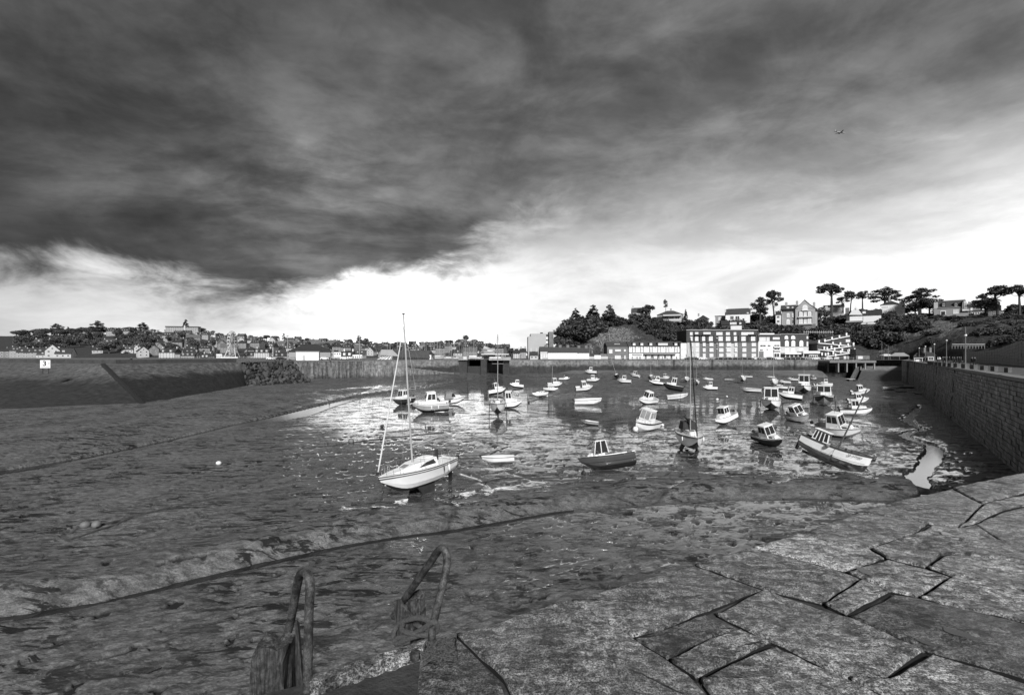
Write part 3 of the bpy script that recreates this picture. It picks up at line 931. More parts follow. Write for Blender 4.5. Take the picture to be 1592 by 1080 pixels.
def slab(poly, mi, seed, root, zoff=0.0, gap=0.015):
    pts = [Vector((p.x, p.y)) for p in poly]
    n = len(pts)
    area = sum(pts[i].x * pts[(i + 1) % n].y - pts[(i + 1) % n].x * pts[i].y for i in range(n)) / 2
    if area < 0: pts.reverse()
    c = sum(pts, Vector((0, 0))) / n
    bd = []
    per = sum((pts[(i + 1) % n] - pts[i]).length for i in range(n))
    st_ = max(.035, per / 110)
    for i in range(n):
        a_, b_ = pts[i], pts[(i + 1) % n]; k = max(1, int((b_ - a_).length / st_))
        nr = Vector(((b_ - a_).y, -(b_ - a_).x)).normalized()
        for j in range(k):
            q = a_.lerp(b_, j / k)
            w = mnoise.noise(Vector((q.x * 6, q.y * 6, seed))) * .007
            q = q + nr * (w - gap)
            bd.append(q)
    if area == 0: return
    rings = [1.0, .99, .972, .92, .86, .78, .68, .56, .43, .29, .15]
    rnd = random.Random(seed)
    tx, ty = rnd.uniform(-.012, .012), rnd.uniform(-.012, .012)
    vs = []
    N = len(bd)
    def top(q, edge):
        p3 = Vector((q.x, q.y, seed * 1.7))
        h = mnoise.noise(p3 * 3.0) * .012 + mnoise.noise(p3 * 9.0) * .008 + mnoise.noise(p3 * 1.2) * .012
        return ZQ + zoff + h + (q.x - c.x) * tx + (q.y - c.y) * ty
    for q in bd: vs.append((q.x, q.y, ZQ - .22))
    for ri, s_ in enumerate(rings):
        drop = {0: .026, 1: .008, 2: .002}.get(ri, 0)
        for q in bd:
            q2 = c + (q - c) * s_
            vs.append((q2.x, q2.y, top(q2, 0) - drop))
    vs.append((c.x, c.y, top(c, 0)))
    fs = []
    for r_ in range(len(rings)):
        for i in range(N):
            j = (i + 1) % N
            fs.append((r_ * N + i, r_ * N + j, (r_ + 1) * N + j, (r_ + 1) * N + i))
    e = len(rings) * N
    fs += [(e + i, e + (i + 1) % N, len(vs) - 1) for i in range(N)]
    mb = MB().add(vs, fs[:N * 1], 1).add([], [])
    mb.f += fs[N:]; mb.m += [0] * (len(fs) - N)
    o = mb.build('paving_slab', [M_SLABS[mi], M_GAP], root, smooth=True)
    return o


edge_px = [(655, 991), (707, 983), (800, 956), (885, 932), (985, 903), (1079, 875), (1170, 848), (1240, 827), (1330, 797), (1405, 774), (1480, 757), (1560, 740), (1640, 728)]
edge_w = [P(x, y, ZQ) for x, y in edge_px]
# quay body under the slabs
left_end = [Vector((-4.2, 1.75, ZQ)), Vector((-3.2, 2.25, ZQ)), P(470, 1052, ZQ)]
outline = [Vector((-6, -6, 0)), Vector((-5.4, 1.2, 0))] + left_end + edge_w + [Vector((30.4, 20.2, ZQ)), Vector((34, -6, 0))]
body = MB().prism([(p.x, p.y) for p in outline][::-1], -1.5, ZQ - .05)
qb = tag(body.build('quay', stone_mat('near_quay_stone', .05, .03, 5, 1)), kind='structure')
qb.data.materials.append(M_GAP)
for k, (mi, poly) in SL.items():
    if k == 24: continue
    slab([P(x, y, ZQ) for x, y in poly], mi, k, qb, zoff=(random.Random(k).uniform(-.009, .012)))
# paving beyond the frame, in the same coursed pattern
rnd = random.Random(11)
e1 = P(1640, 728, ZQ); dirq = (Vector((30.4, 20.2, ZQ)) - e1).normalized(); nq = Vector((dirq.y, -dirq.x, 0))



def unseen(q):
    return all(p.y < .35 or (p.x / p.y * F + HX > 1650) or (HY + (ZC - ZQ) * F / p.y > 1100) for p in q)


off = 0
for rrow in range(9):
    h = rnd.uniform(.7, 1.1); s = .03 if rrow == 0 else -7 + rnd.random()
    while s < 22:
        w = rnd.uniform(1.0, 1.9)
        q = [e1 + dirq * s + nq * off, e1 + dirq * (s + w) + nq * off, e1 + dirq * (s + w) + nq * (off + h), e1 + dirq * s + nq * (off + h)]
        if unseen(q): slab(q, rnd.choice((0, 1, 2, 3)), int(s * 10) + rrow * 7 + 50, qb)
        s += w
    off += h
for (x0, x1, y0, y1) in ((-4.2, -2.6, .7, 1.6), (-2.6, -1.2, .5, 1.3), (-2.6, -1.45, 1.35, 1.95), (-1.2, 0.3, .4, 1.25), (-1.4, -.3, 1.3, 2.2), (.3, 1.6, .5, 1.25), (-.25, .8, 1.3, 1.85), (1.6, 2.9, .6, 1.5), (-3.6, -2.65, 1.65, 2.05)):
    slab([Vector((x0, y0, 0)), Vector((x1, y0, 0)), Vector((x1, y1, 0)), Vector((x0, y1, 0))], rnd.choice((0, 2, 3)), int(x0 * 10 + y0 * 77) + 300, qb, zoff=-.03)
# ================================================================ BOATS
GEL = mat('white_gelcoat', 0.80, 0.28, 0.08, 0.8)
GELD = mat('weathered_gelcoat', 0.66, 0.4, 0.12, 0.8)
NAVY = mat('dark_hull_paint', 0.022, 0.35, 0.3, 1)
GREYH = mat('grey_hull_paint', 0.26, 0.35, 0.12, 1)
ANTI = mat('antifouling', 0.022, 0.75, 0.6, 1.5, bump=.3, bscale=8)
ANTIG = mat('grey_antifouling', 0.10, 0.75, 0.5, 1.5, bump=.3, bscale=8)
GLASS = mat('tinted_glass', 0.03, 0.06, 0.3, 1, ior=1.6)
GLASSL = mat('pale_glass', 0.30, 0.08, 0.3, 1, ior=1.6)
TRIM = mat('dark_trim', 0.03, 0.5, 0.3, 2)
ALU = mat('aluminium', 0.62, 0.35, 0.1, 2, metal=0.6)
STEEL = mat('stainless_rail', 0.55, 0.25, 0.1, 2, metal=0.8)
DKMAST = mat('dark_mast', 0.09, 0.6, 0.3, 2)
CANVAS = mat('dark_canvas', 0.03, 0.85, 0.3, 3)
CANVG = mat('grey_canvas', 0.22, 0.85, 0.2, 3)
MOTOR = mat('outboard_cowl', 0.03, 0.3, 0.3, 2)
MOTORW = mat('light_outboard_cowl', 0.62, 0.3, 0.1, 2)
FEND = mat('fender_white', 0.75, 0.5, 0.1, 3)
BUOYM = mat('orange_grey_buoy', 0.15, 0.6, 0.2, 3)
ROPE = mat('mooring_rope', 0.05, 0.95, 0.5, 4)
WOOD = mat('dark_wood', 0.045, 0.8, 0.4, 3, bump=.4, bscale=20)


def hull_geom(L, B, H, kind='motor', rake=0.35, draft=0.0):
    """stations stern->bow; returns MB for the hull (slots: topside, bottom, stripe) and the sheer line"""
    ns = 18
    if kind == 'motor':
        fy = [0, .42, .80, .87, .95, 1.0]; fz = [0, .14, .33, .40, .82, 1.0]; nb = 2
    else:
        fy = [0, .38, .68, .86, .97, 1.0]; fz = [0, .06, .20, .42, .82, 1.0]; nb = 2
    st = []
    for i in range(ns + 1):
        t = i / ns
        if kind == 'motor':
            w = 0.5 * B * (0.90 + 0.10 * min(t / .4, 1)) * (1 - max(0, (t - .42) / .58) ** 2.5)
            zk = H * 0.80 * max(0, (t - .62) / .38) ** 2.4
            zs = H * (1 + 0.20 * t ** 2)
        elif kind == 'sail':
            w = 0.5 * B * (0.66 + 0.34 * math.sin(min(t / .48, 1) * math.pi / 2)) * (1 - max(0, (t - .48) / .52) ** 2.2)
            zk = H * (0.32 * max(0, (.3 - t) / .3) ** 1.6 + 0.78 * max(0, (t - .70) / .30) ** 2.2)
            zs = H * (1.0 + 0.12 * (t - .35) ** 2 + .10 * t)
        else:   # trad working boat: strong sheer, full bow, plumb stem
            w = 0.5 * B * (0.84 + 0.16 * math.sin(min(t / .45, 1) * math.pi / 2)) * (1 - max(0, (t - .5) / .5) ** 2.8)
            zk = H * (0.22 * max(0, (.25 - t) / .25) ** 1.5 + 0.30 * max(0, (t - .8) / .2) ** 2)
            zs = H * (1 + 0.10 * (1 - t) ** 2 + 0.42 * t ** 2.4)
        w = max(w, .012)
        row = []
        for a, b in zip(fy, fz):
            z = zk + (zs - zk) * b
            x = L * (t - .5) + rake * (z / H - .5) * max(0, (t - .55) / .45) ** 2 * (1 if kind != 'trad' else .45)
            if kind == 'sail' and t < .05: x -= .12 * (z / H)
            flare = 1.0 if t < .5 else 1 - (1 - a) * .35 * ((t - .5) / .5)
            row.append((x, w * a * (flare if a < 1 else 1), z))
        st.append(row)
    m = len(fy)
    mb = MB()
    for sgn in (1, -1):
        vs = [(x, y * sgn, z) for row in st for (x, y, z) in row]
        for band, mi in (((0, nb), 1), ((nb, m - 2), 0), ((m - 2, m - 1), 2)):
            fs = []
            for i in range(ns):
                for j in range(band[0], band[1]):
                    q = (i * m + j, i * m + j + 1, (i + 1) * m + j + 1, (i + 1) * m + j)
                    fs.append(q if sgn < 0 else q[::-1])
            mb.add(vs, fs, mi)
    # transom
    tr = [(x, y, z) for (x, y, z) in st[0]]
    vs = tr + [(x, -y, z) for (x, y, z) in tr]
    mb.add(vs, [(j, m + j, m + j + 1, j + 1) for j in range(m - 1)], 0)
    sheer = [row[-1] for row in st]
    return mb, sheer, st


def sheer_at(sheer, x):
    for a, b in zip(sheer, sheer[1:]):
        if a[0] <= x <= b[0]:
            t = (x - a[0]) / max(b[0] - a[0], 1e-6)
            return a[1] + (b[1] - a[1]) * t, a[2] + (b[2] - a[2]) * t
    return (sheer[0][1], sheer[0][2]) if x < sheer[0][0] else (sheer[-1][1], sheer[-1][2])


def deck_geom(sheer, xc0, xc1, zf, inset=.13, drop=.03):
    """side decks and foredeck with a cockpit well between xc0 and xc1 (floor height zf)"""
    mb = MB(); well = MB()
    xs = sorted(set([s[0] for s in sheer] + [xc0, xc1]))
    xs = [x for x in xs if sheer[0][0] <= x <= sheer[-1][0]]
    for a, b in zip(xs, xs[1:]):
        ya, za = sheer_at(sheer, a); yb, zb = sheer_at(sheer, b)
        za -= drop; zb -= drop
        mid = (a + b) / 2
        if xc0 - 1e-6 <= mid <= xc1 + 1e-6:
            ia, ib = max(ya - inset, .01), max(yb - inset, .01)
            for s in (1, -1):
                mb.add([(a, s * ya, za), (b, s * yb, zb), (b, s * ib, zb), (a, s * ia, za)], [(0, 1, 2, 3)])
                well.add([(a, s * ia, za), (b, s * ib, zb), (b, s * ib * .68, zf), (a, s * ia * .68, zf)], [(0, 1, 2, 3)])
            well.add([(a, -ia * .68, zf), (b, -ib * .68, zf), (b, ib * .68, zf), (a, ia * .68, zf)], [(0, 1, 2, 3)])
        else:
            mb.add([(a, -ya, za), (b, -yb, zb), (b, 0, zb + .04), (a, 0, za + .04), (b, yb, zb), (a, ya, za)], [(0, 1, 2, 3), (3, 2, 4, 5)])
    for x in (xc0, xc1):
        y, z = sheer_at(sheer, x)
        y = max(y - inset, .01)
        well.add([(x, -y, z - drop), (x, y, z - drop), (x, y * .68, zf), (x, -y * .68, zf)], [(0, 1, 2, 3)])
    return mb, well


def frustum(x0, x1, w0, w1, z0, z1, rf, rb, tw):
    """cabin block: aft x0 half width w0, fore x1 half width w1; top pulled in by rake front rf, back rb, sides tw"""
    b = [(x0, -w0, z0), (x1, -w1, z0), (x1, w1, z0), (x0, w0, z0)]
    t = [(x0 + rb, -w0 + tw, z1), (x1 - rf, -w1 + tw, z1), (x1 - rf, w1 - tw, z1), (x0 + rb, w0 - tw, z1)]
    return [Vector(p) for p in b + t]


def panel(mb, c, u0, v0, u1, v1, off=.012, mi=0):
    """thin raised panel on face c = (bl, br, tr, tl)"""
    n = (c[1] - c[0]).cross(c[3] - c[0]).normalized()
    f = lambda u, v: c[0] * (1 - u) * (1 - v) + c[1] * u * (1 - v) + c[2] * u * v + c[3] * (1 - u) * v
    p = [f(u0, v0), f(u1, v0), f(u1, v1), f(u0, v1)]
    mb.hexa([q - n * off for q in p] + [q + n * off for q in p], mi)


def cabin(parent, fr, mt=None, front=((.06, .25, .47, .88), (.53, .25, .94, .88)), side=((.08, .3, .5, .85), (.56, .3, .94, .85)), back=((.1, .1, .9, .9),), roof=(.10, .06), glass=None, roofm=None):
    mt = mt or GEL; glass = glass or GLASS
    b = MB().hexa(fr).build('cabin', mt, parent)
    faces = {'f': (fr[1], fr[2], fr[6], fr[5]), 's': (fr[0], fr[1], fr[5], fr[4]), 'p': (fr[2], fr[3], fr[7], fr[6]), 'b': (fr[3], fr[0], fr[4], fr[7])}
    for key, wins in (('f', front), ('s', side), ('p', [(1 - w[2], w[1], 1 - w[0], w[3]) for w in side]), ('b', back)):
        for w in wins:
            wm = MB(); panel(wm, faces[key], *w); wm.build('window', glass, b)
    if roof:
        o_, th = roof
        t = fr[4:]
        c = sum(t, Vector()) / 4
        lo = [p + Vector((math.copysign(o_, p.x - c.x), math.copysign(o_, p.y - c.y), 0)) for p in t]
        hi = [p + Vector((math.copysign(o_ * .35, p.x - c.x), math.copysign(o_ * .35, p.y - c.y), th)) for p in t]
        MB().hexa(lo + hi).build('roof', roofm or mt, b)
    return b


def rail(parent, sheer, x0, x1, h=.42, n=5, r=.016, both=True, name='guard_rail', closed=True):
    mb = MB()
    xs = [x0 + (x1 - x0) * i / n for i in range(n + 1)]
    tops = {}
    for s in (1, -1):
        tp = []
        for x in xs:
            y, z = sheer_at(sheer, x)
            y = max(y - .05, 0.0)
            q = Vector((x, s * y, z - .03)); tq = Vector((x + .04, s * y * .96, z + h))
            mb.tube([q, tq], r, 4)
            tp.append(tq)
        tops[s] = tp
    if closed:
        mb.tube(tops[1] + [Vector((x1 + .12, 0, tops[1][-1].z))] + tops[-1][::-1], r, 5)
    else:
        for s in (1, -1): mb.tube(tops[s], r, 5)
    return mb.build(name, STEEL, parent)


def outboard(parent, x, z, m=None, tilt=0.5, y=0, sc=1.0):
    mb = MB()
    M = Matrix.Rotation(-tilt, 3, 'Y')
    def T(p): return M @ (Vector(p) * sc) + Vector((x, y, z))
    def bx(c, d, top=1.0):
        hx, hy, hz = d[0] / 2, d[1] / 2, d[2] / 2
        b = [(c[0] + sx * hx, c[1] + sy * hy, c[2] - hz) for sx, sy in ((-1, -1), (1, -1), (1, 1), (-1, 1))]
        t = [(c[0] + sx * hx * top, c[1] + sy * hy * top, c[2] + hz) for sx, sy in ((-1, -1), (1, -1), (1, 1), (-1, 1))]
        mb.hexa([T(p) for p in b + t])
    bx((-.22, 0, .28), (.46, .28, .34), .75)
    bx((-.14, 0, -.05), (.2, .14, .5))
    bx((-.16, 0, -.5), (.14, .07, .55))
    bx((-.2, 0, -.72), (.42, .12, .1))
    return mb.build('outboard_motor', m or MOTOR, parent)


def fender(parent, sheer, x, side=1, r=.09, l=.42, m=None):
    y, z = sheer_at(sheer, x)
    mb = MB().tube([(x, side * (y + .04), z), (x, side * (y + .08), z - .2)], .012, 4)
    mb.tube([(x, side * (y + .1), z - .18), (x, side * (y + .1), z - .24), (x, side * (y + .1), z - .24 - l), (x, side * (y + .1), z - .30 - l)], [r * .3, r, r, r * .3], 8)
    return mb.build('fender', m or FEND, parent, smooth=True)


def base_hull(root, L, B, H, kind, top=GEL, bot=ANTI, stripe=None, rake=.35, well=None, zf=.35, rub=True):
    mb, sheer, st = hull_geom(L, B, H, kind, rake)
    mb.build('hull', [top, bot, stripe or top], root, smooth=False)
    if well is not None:
        d, w = deck_geom(sheer, -L / 2 + well[0], -L / 2 + well[1], zf)
        d.build('deck', GEL if top != GELD else GELD, root)
        w.build('cockpit', GELD, root)
    if rub:
        for s in (1, -1):
            MB().tube([(x, s * (y + .01), z - .05) for x, y, z in sheer], .03, 5).build('rubbing_strake', TRIM if rub is True else rub, root)
    return sheer


def b_cruiser(L=6.2, top=GEL, bot=ANTI, stripe=None, roofm=None, glass=None, fend=0, bimini=False):
    """cabin cruiser / fishing cruiser with raked windscreen, foredeck rail, aft cockpit and outboard"""
    r = thing('motor_boat', '', 'motor boat')
    B, H = L * .42, L * .205
    sh = base_hull(r, L, B, H, 'motor', top, bot, stripe, .5, (.25, L * .45), .30 * H)
    f = lambda t: -L / 2 + L * t
    y1, z1 = sheer_at(sh, f(.82)); y0, z0 = sheer_at(sh, f(.6))
    cud = frustum(f(.55), f(.90), y0 * .80, y1 * .48, H * 1.0, H * 1.36, .35, 0, .06)
    MB().hexa(cud).build('coachroof', GEL, r)
    for c_, a_, b_ in (((cud[0], cud[1], cud[5], cud[4]), .2, .75), ((cud[2], cud[3], cud[7], cud[6]), .25, .8)):
        w_ = MB(); panel(w_, c_, a_, .3, b_, .7); w_.build('porthole', GLASS, r)
    cabin(r, frustum(f(.36), f(.70), y0 * .84, y0 * .76, H * .95, H * 2.28, L * .085, L * .02, .10), roofm=roofm, glass=glass, front=((.05, .32, .48, .92), (.52, .32, .95, .92)), side=((.06, .42, .42, .88), (.47, .42, .86, .88)))
    rail(r, sh, f(.62), f(.985), .40, 4)
    outboard(r, -L / 2 - .05, H * .95, tilt=.35)
    MB().tube([(f(.5), .1, H * 2.3), (f(.47), .1, H * 3.0)], .015, 4).build('antenna', TRIM, r)
    for k in range(fend): fender(r, sh, f(.32 + .2 * k), 1); fender(r, sh, f(.32 + .2 * k), -1)
    return r


def b_pilot(L=5.6, top=GEL, bot=ANTI, stripe=None, fend=0, glass=None, house=1.0, name='cabin_boat'):
    """small fishing boat with an upright wheelhouse forward of midships"""
    r = thing(name, '', 'fishing boat')
    B, H = L * .43, L * .215
    sh = base_hull(r, L, B, H, 'motor', top, bot, stripe, .4, (.25, L * .50), .30 * H)
    f = lambda t: -L / 2 + L * t
    y0, z0 = sheer_at(sh, f(.55)); y1, _ = sheer_at(sh, f(.8))
    cud = frustum(f(.60), f(.88), y0 * .78, y1 * .50, H * 1.0, H * 1.42, .18, 0, .05)
    MB().hexa(cud).build('coachroof', GEL, r)
    cabin(r, frustum(f(.38), f(.66), y0 * .80, y0 * .72, H * .95, H * 2.25 * house, .16 * L * .32, -.02, .06), glass=glass, front=((.05, .42, .48, .93), (.52, .42, .95, .93)), side=((.08, .42, .46, .9), (.53, .42, .92, .9)), roof=(.14, .07))
    rail(r, sh, f(.64), f(.985), .36, 3)
    outboard(r, -L / 2 - .05, H * .95, tilt=.25)
    MB().tube([(f(.52), 0, H * 2.3 * house), (f(.50), 0, H * 3.2)], .02, 4).build('signal_mast', ALU, r)
    for k in range(fend): fender(r, sh, f(.35 + .2 * k), 1); fender(r, sh, f(.35 + .2 * k), -1)
    return r


def b_day(L=5.0, top=GEL, bot=ANTI, canopy=None, stripe=None):
    """low day boat: long foredeck, raked windscreen, open cockpit"""
    r = thing('day_boat', '', 'motor boat')
    B, H = L * .42, L * .205
    sh = base_hull(r, L, B, H, 'motor', top, bot, stripe, .5, (.25, L * .52), .35 * H)
    f = lambda t: -L / 2 + L * t
    y0, _ = sheer_at(sh, f(.55)); y1, _ = sheer_at(sh, f(.82))
    MB().hexa(frustum(f(.52), f(.90), y0 * .82, y1 * .45, H * 1.0, H * 1.45, .3, .05, .10)).build('coachroof', GEL, r)
    ws = frustum(f(.46), f(.64), y0 * .80, y0 * .70, H * 1.3, H * 2.0, .3, .12, .10)
    wm = MB()
    for c in ((ws[1], ws[2], ws[6], ws[5]), (ws[0], ws[1], ws[5], ws[4]), (ws[2], ws[3], ws[7], ws[6])): panel(wm, c, .03, .1, .97, .95, .012)
    wm.build('windscreen', GLASS, r)
    fm = MB(); fm.tube([ws[4], ws[5], ws[6], ws[7]], .03, 5); fm.tube([ws[0], ws[1], ws[2], ws[3]], .03, 5)
    for a, b in ((0, 4), (1, 5), (2, 6), (3, 7)): fm.tube([ws[a], ws[b]], .025, 5)
    fm.build('windscreen_frame', ALU, r)
    if canopy:
        MB().hexa(frustum(f(.2), f(.56), y0 * .84, y0 * .8, H * 1.1, H * 2.05, .15, .35, .18)).build('canopy', canopy, r)
    rail(r, sh, f(.66), f(.985), .30, 3)
    outboard(r, -L / 2 - .05, H * .95, tilt=.45)
    return r


def b_open(L=4.2, top=GEL, bot=ANTI, cover=None, motor=True, name='open_boat', thw=3, console=False):
    r = thing(name, '', 'dinghy')
    B, H = L * .42, L * .19
    sh = base_hull(r, L, B, H, 'motor', top, bot, None, .35, None)
    f = lambda t: -L / 2 + L * t
    if cover:
        mb = MB()
        for (a, b) in zip(sh, sh[1:]):
            for s in (1, -1):
                hz = lambda q: q[2] + .10 * (1 - abs(2 * (q[0] + L / 2) / L - 1) ** 2) + .02
                mb.add([(a[0], s * a[1] * 1.03, a[2] - .03), (b[0], s * b[1] * 1.03, b[2] - .03), (b[0], s * b[1] * .5, hz(b) + .03), (a[0], s * a[1] * .5, hz(a) + .03)], [(0, 1, 2, 3)])
                mb.add([(a[0], s * a[1] * .5, hz(a) + .03), (b[0], s * b[1] * .5, hz(b) + .03), (b[0], 0, hz(b) + .08), (a[0], 0, hz(a) + .08)], [(0, 1, 2, 3)])
        mb.build('boat_cover', cover, r)
    else:
        d, w = deck_geom(sh, f(.03), f(.78), H * .28, inset=.08)
        d.build('deck', top, r); w.build('cockpit', GELD, r)
        for k in range(thw):
            x = f(.2 + .25 * k); y, z = sheer_at(sh, x)
            MB().box((x, 0, z - .14), (.24, 2 * y - .18, .04)).build('thwart', GELD if top != NAVY else WOOD, r)
    if console:
        cabin(r, frustum(f(.42), f(.60), .32, .30, H * .9, H * 1.9, .2, 0, .05), front=((.1, .5, .9, .92),), side=(), back=(), roof=None)
    if motor: outboard(r, -L / 2 - .02, H * .9, tilt=.6, sc=.8)
    return r


def sail_common(r, L, H, sh, mastx, mh, mastm=ALU, boom=True, cover=None, rig=True, mr=.055, lean=0):
    z0 = H * 1.35
    top = Vector((mastx - lean, 0, z0 + mh))
    MB().tube([(mastx, 0, H * .9), (mastx, 0, z0), top], [mr, mr, mr * .75], 8).build('mast', mastm, r)
    if boom:
        b = MB().tube([(mastx - .05, 0, z0 + .75), (mastx - L * .43, 0, z0 + .85)], .05, 6).build('boom', mastm, r)
        if cover: MB().tube([(mastx - .02, 0, z0 + 1.25), (mastx - .15, 0, z0 + .95), (mastx - L * .2, 0, z0 + .96), (mastx - L * .42, 0, z0 + .95)], [.10, .20, .15, .08], 8).build('sail_cover', cover, b)
    if rig:
        bow = Vector((sh[-1][0] - .05, 0, sh[-1][2])); stern = Vector((sh[0][0] + .05, 0, sh[0][2]))
        MB().tube([bow, top], .022, 4).build('forestay', TRIM, r)
        MB().tube([stern, top], .012, 3).build('backstay', TRIM, r)
        y, z = sheer_at(sh, mastx)
        sp = Vector((mastx - lean * .5, 0, z0 + mh * .55))
        spm = MB().tube([sp + Vector((0, -y * .75, 0)), sp + Vector((0, y * .75, 0))], .022, 4).build('spreader', mastm, r)
        for s in (1, -1):
            MB().tube([(mastx - .1, s * (y - .05), z), sp + Vector((0, s * y * .75, 0)), top * .985], .012, 3).build('shroud', TRIM, r)


def b_sail(L=6.8, top=GEL, bot=ANTI, stripe=None, mh=None, mastm=ALU, cover=None, legs=False, detail=True, glass=None, lean=0, keel=True):
    r = thing('sailing_yacht', '', 'sailboat')
    B, H = L * .36, L * .19
    sh = base_hull(r, L, B, H, 'sail', top, bot, stripe, .55, (.35, L * .34), .45 * H, rub=TRIM if detail else False)
    f = lambda t: -L / 2 + L * t
    y0, z0 = sheer_at(sh, f(.45)); y1, _ = sheer_at(sh, f(.78))
    fr = frustum(f(.34), f(.80), y0 * .66, y1 * .45, H * .98, H * 1.34, .45, -.05, .12)
    cb = MB().hexa(fr).build('coachroof', GEL, r)
    for c in ((fr[0], fr[1], fr[5], fr[4]), (fr[2], fr[3], fr[7], fr[6])):
        for u0, u1 in ((.12, .4), (.5, .72)) if c[0] is fr[0] else ((.28, .5), (.6, .88)):
            w = MB(); panel(w, c, u0, .3, u1, .75); w.build('window', glass or GLASS, cb)
    MB().box((f(.42), 0, H * 1.37), (.7, .6, .08)).build('sliding_hatch', GELD, cb)
    MB().box((f(.66), 0, H * 1.36), (.45, .45, .05)).build('hatch', GLASS, cb)
    mh = mh or L * 1.28
    sail_common(r, L, H, sh, f(.58), mh, mastm, True, cover, True, lean=lean)
    if detail:
        rail(r, sh, f(.84), f(.985), .5, 2, name='pulpit')
        rail(r, sh, f(.04), f(.80), .5, 5, r=.010, closed=False, name='lifeline')
        rail(r, sh, f(.0), f(.10), .5, 1, closed=False, name='pushpit')
    k = MB()
    if keel:
        for s in ((1, -1) if keel == 'twin' else (0,)):
            k.hexa([(f(.40), s * .45 - .06, -.62), (f(.56), s * .45 - .06, -.62), (f(.56), s * .45 + .06, -.62), (f(.40), s * .45 + .06, -.62), (f(.36), s * .35 - .09, H * .12), (f(.60), s * .35 - .09, H * .12), (f(.60), s * .35 + .09, H * .12), (f(.36), s * .35 + .09, H * .12)])
        k.build('keel', ANTIG if keel == 'twin' else ANTI, r)
    MB().hexa([(f(-.02), -.03, -.35), (f(.04), -.03, -.35), (f(.04), .03, -.35), (f(-.02), .03, -.35), (f(-.03), -.03, H * .9), (f(.03), -.03, H * .9), (f(.03), .03, H * .9), (f(-.03), .03, H * .9)]).build('rudder', top, r)
    if legs:
        for s in (1, -1): MB().tube([(f(.5), s * (y0 + .05), H * .9), (f(.5), s * (y0 + .10), -.62)], .05, 6).build('beaching_leg', ANTI, r)
    return r


def legs_for(r, L, depth=.12):
    B, H = L * .42, L * .21
    for s in (1, -1):
        MB().tube([(0, s * (B / 2 + .03), H * .95), (0, s * (B / 2 + .16), -depth)], .045, 6).build('beaching_leg', ANTI, r)


def ground(o, rot, pxpy=None, xy=None, sink=.06, maxz=None):
    """rest the boat on the mud: rotate, find its lowest hull point, set it down on the terrain"""
    M = Euler(rot).to_matrix()
    low = 1e9
    for c in o.children:
        if c.name.split('.')[0] in ('hull', 'keel', 'beaching_leg', 'rudder'):
            if c.name.split('.')[0] == 'rudder': continue
            for v in c.data.vertices:
                z = (M @ v.co).z
                if z < low: low = z; 
    if xy is None:
        p = P(pxpy[0], pxpy[1], 0.0); xy = (p.x, p.y)
    gz, _, _ = mud_height(np.array([xy[0]]), np.array([xy[1]]))
    if pxpy is not None:
        p = P(pxpy[0], pxpy[1], float(gz[0])); xy = (p.x, p.y)
    o.location = (xy[0], xy[1], float(gz[0]) - low - sink)
    o.rotation_euler = rot


PROTO = {}
HEADW = {'cruiser': b_cruiser, 'pilot': b_pilot, 'day': b_day, 'open': b_open, 'sail': b_sail}
BOATN = 0


def boat(kind, px, py, w, head, heel=0, pitch=0, label='', kw=None, group=None, legs=False, Lmax=8.5, Lmin=2.4):
    """px,py: where the near edge of the hull meets the mud; w: its width in the survey picture; head: bow direction seen from the camera
    (0 right, 90 away, 180 left, 270 towards us)"""
    kw = kw or {}
    p = P(px, py, 0)
    ray = math.atan2(p.x, p.y)                      # bearing of the boat
    hd = R(head) - ray
    Y = p.y
    if kind in ('pilot', 'cruiser'):
        head = 214 if 165 <= head <= 205 else (324 if head >= 345 else 326 if head <= 20 else head)
    wid = abs(math.cos(R(head))) + .46 * abs(math.sin(R(head)))
    L = w * (Y / math.cos(ray)) / F / wid * math.cos(ray) ** 1.0
    L = min(max(L * 1.12, Lmin), Lmax)
    key = (kind, legs, tuple(sorted((k, getattr(v, 'name', v)) for k, v in kw.items())))
    base = {'cruiser': 6.2, 'pilot': 5.6, 'day': 5.0, 'open': 4.2, 'sail': 6.8}[kind]
    if key not in PROTO:
        o = HEADW[kind](**kw)
        if legs: legs_for(o, base)
        PROTO[key] = o
        # no copy needed the first time
    else:
        o = copy_tree(PROTO[key])
    s = L / base
    rot = (R(heel), R(pitch), hd)
    B = .38 * L
    # hull centre lies behind the near waterline contact by the half extent seen along the ray
    back = (abs(math.sin(R(head))) * L * .42 + abs(math.cos(R(head))) * B * .30)
    dirn = Vector((math.sin(ray), math.cos(ray), 0))
    c = p + dirn * back
    o.scale = (1, 1, 1)
    ground(o, rot, xy=(c.x, c.y), sink=0)
    gz, _, _ = mud_height(np.array([c.x]), np.array([c.y]))
    # correct for scale: the offset of the lowest point scales with s
    o.location.z = float(gz[0]) + (o.location.z - float(gz[0])) * s - .07
    o.scale = (s, s, s * (1.1 if legs else 1.3 if kind in ('pilot', 'cruiser') else 1.15))
    tag(o, label, {'cruiser': 'motor boat', 'pilot': 'fishing boat', 'day': 'motor boat', 'open': 'dinghy', 'sail': 'sailboat'}[kind], group)
    return o


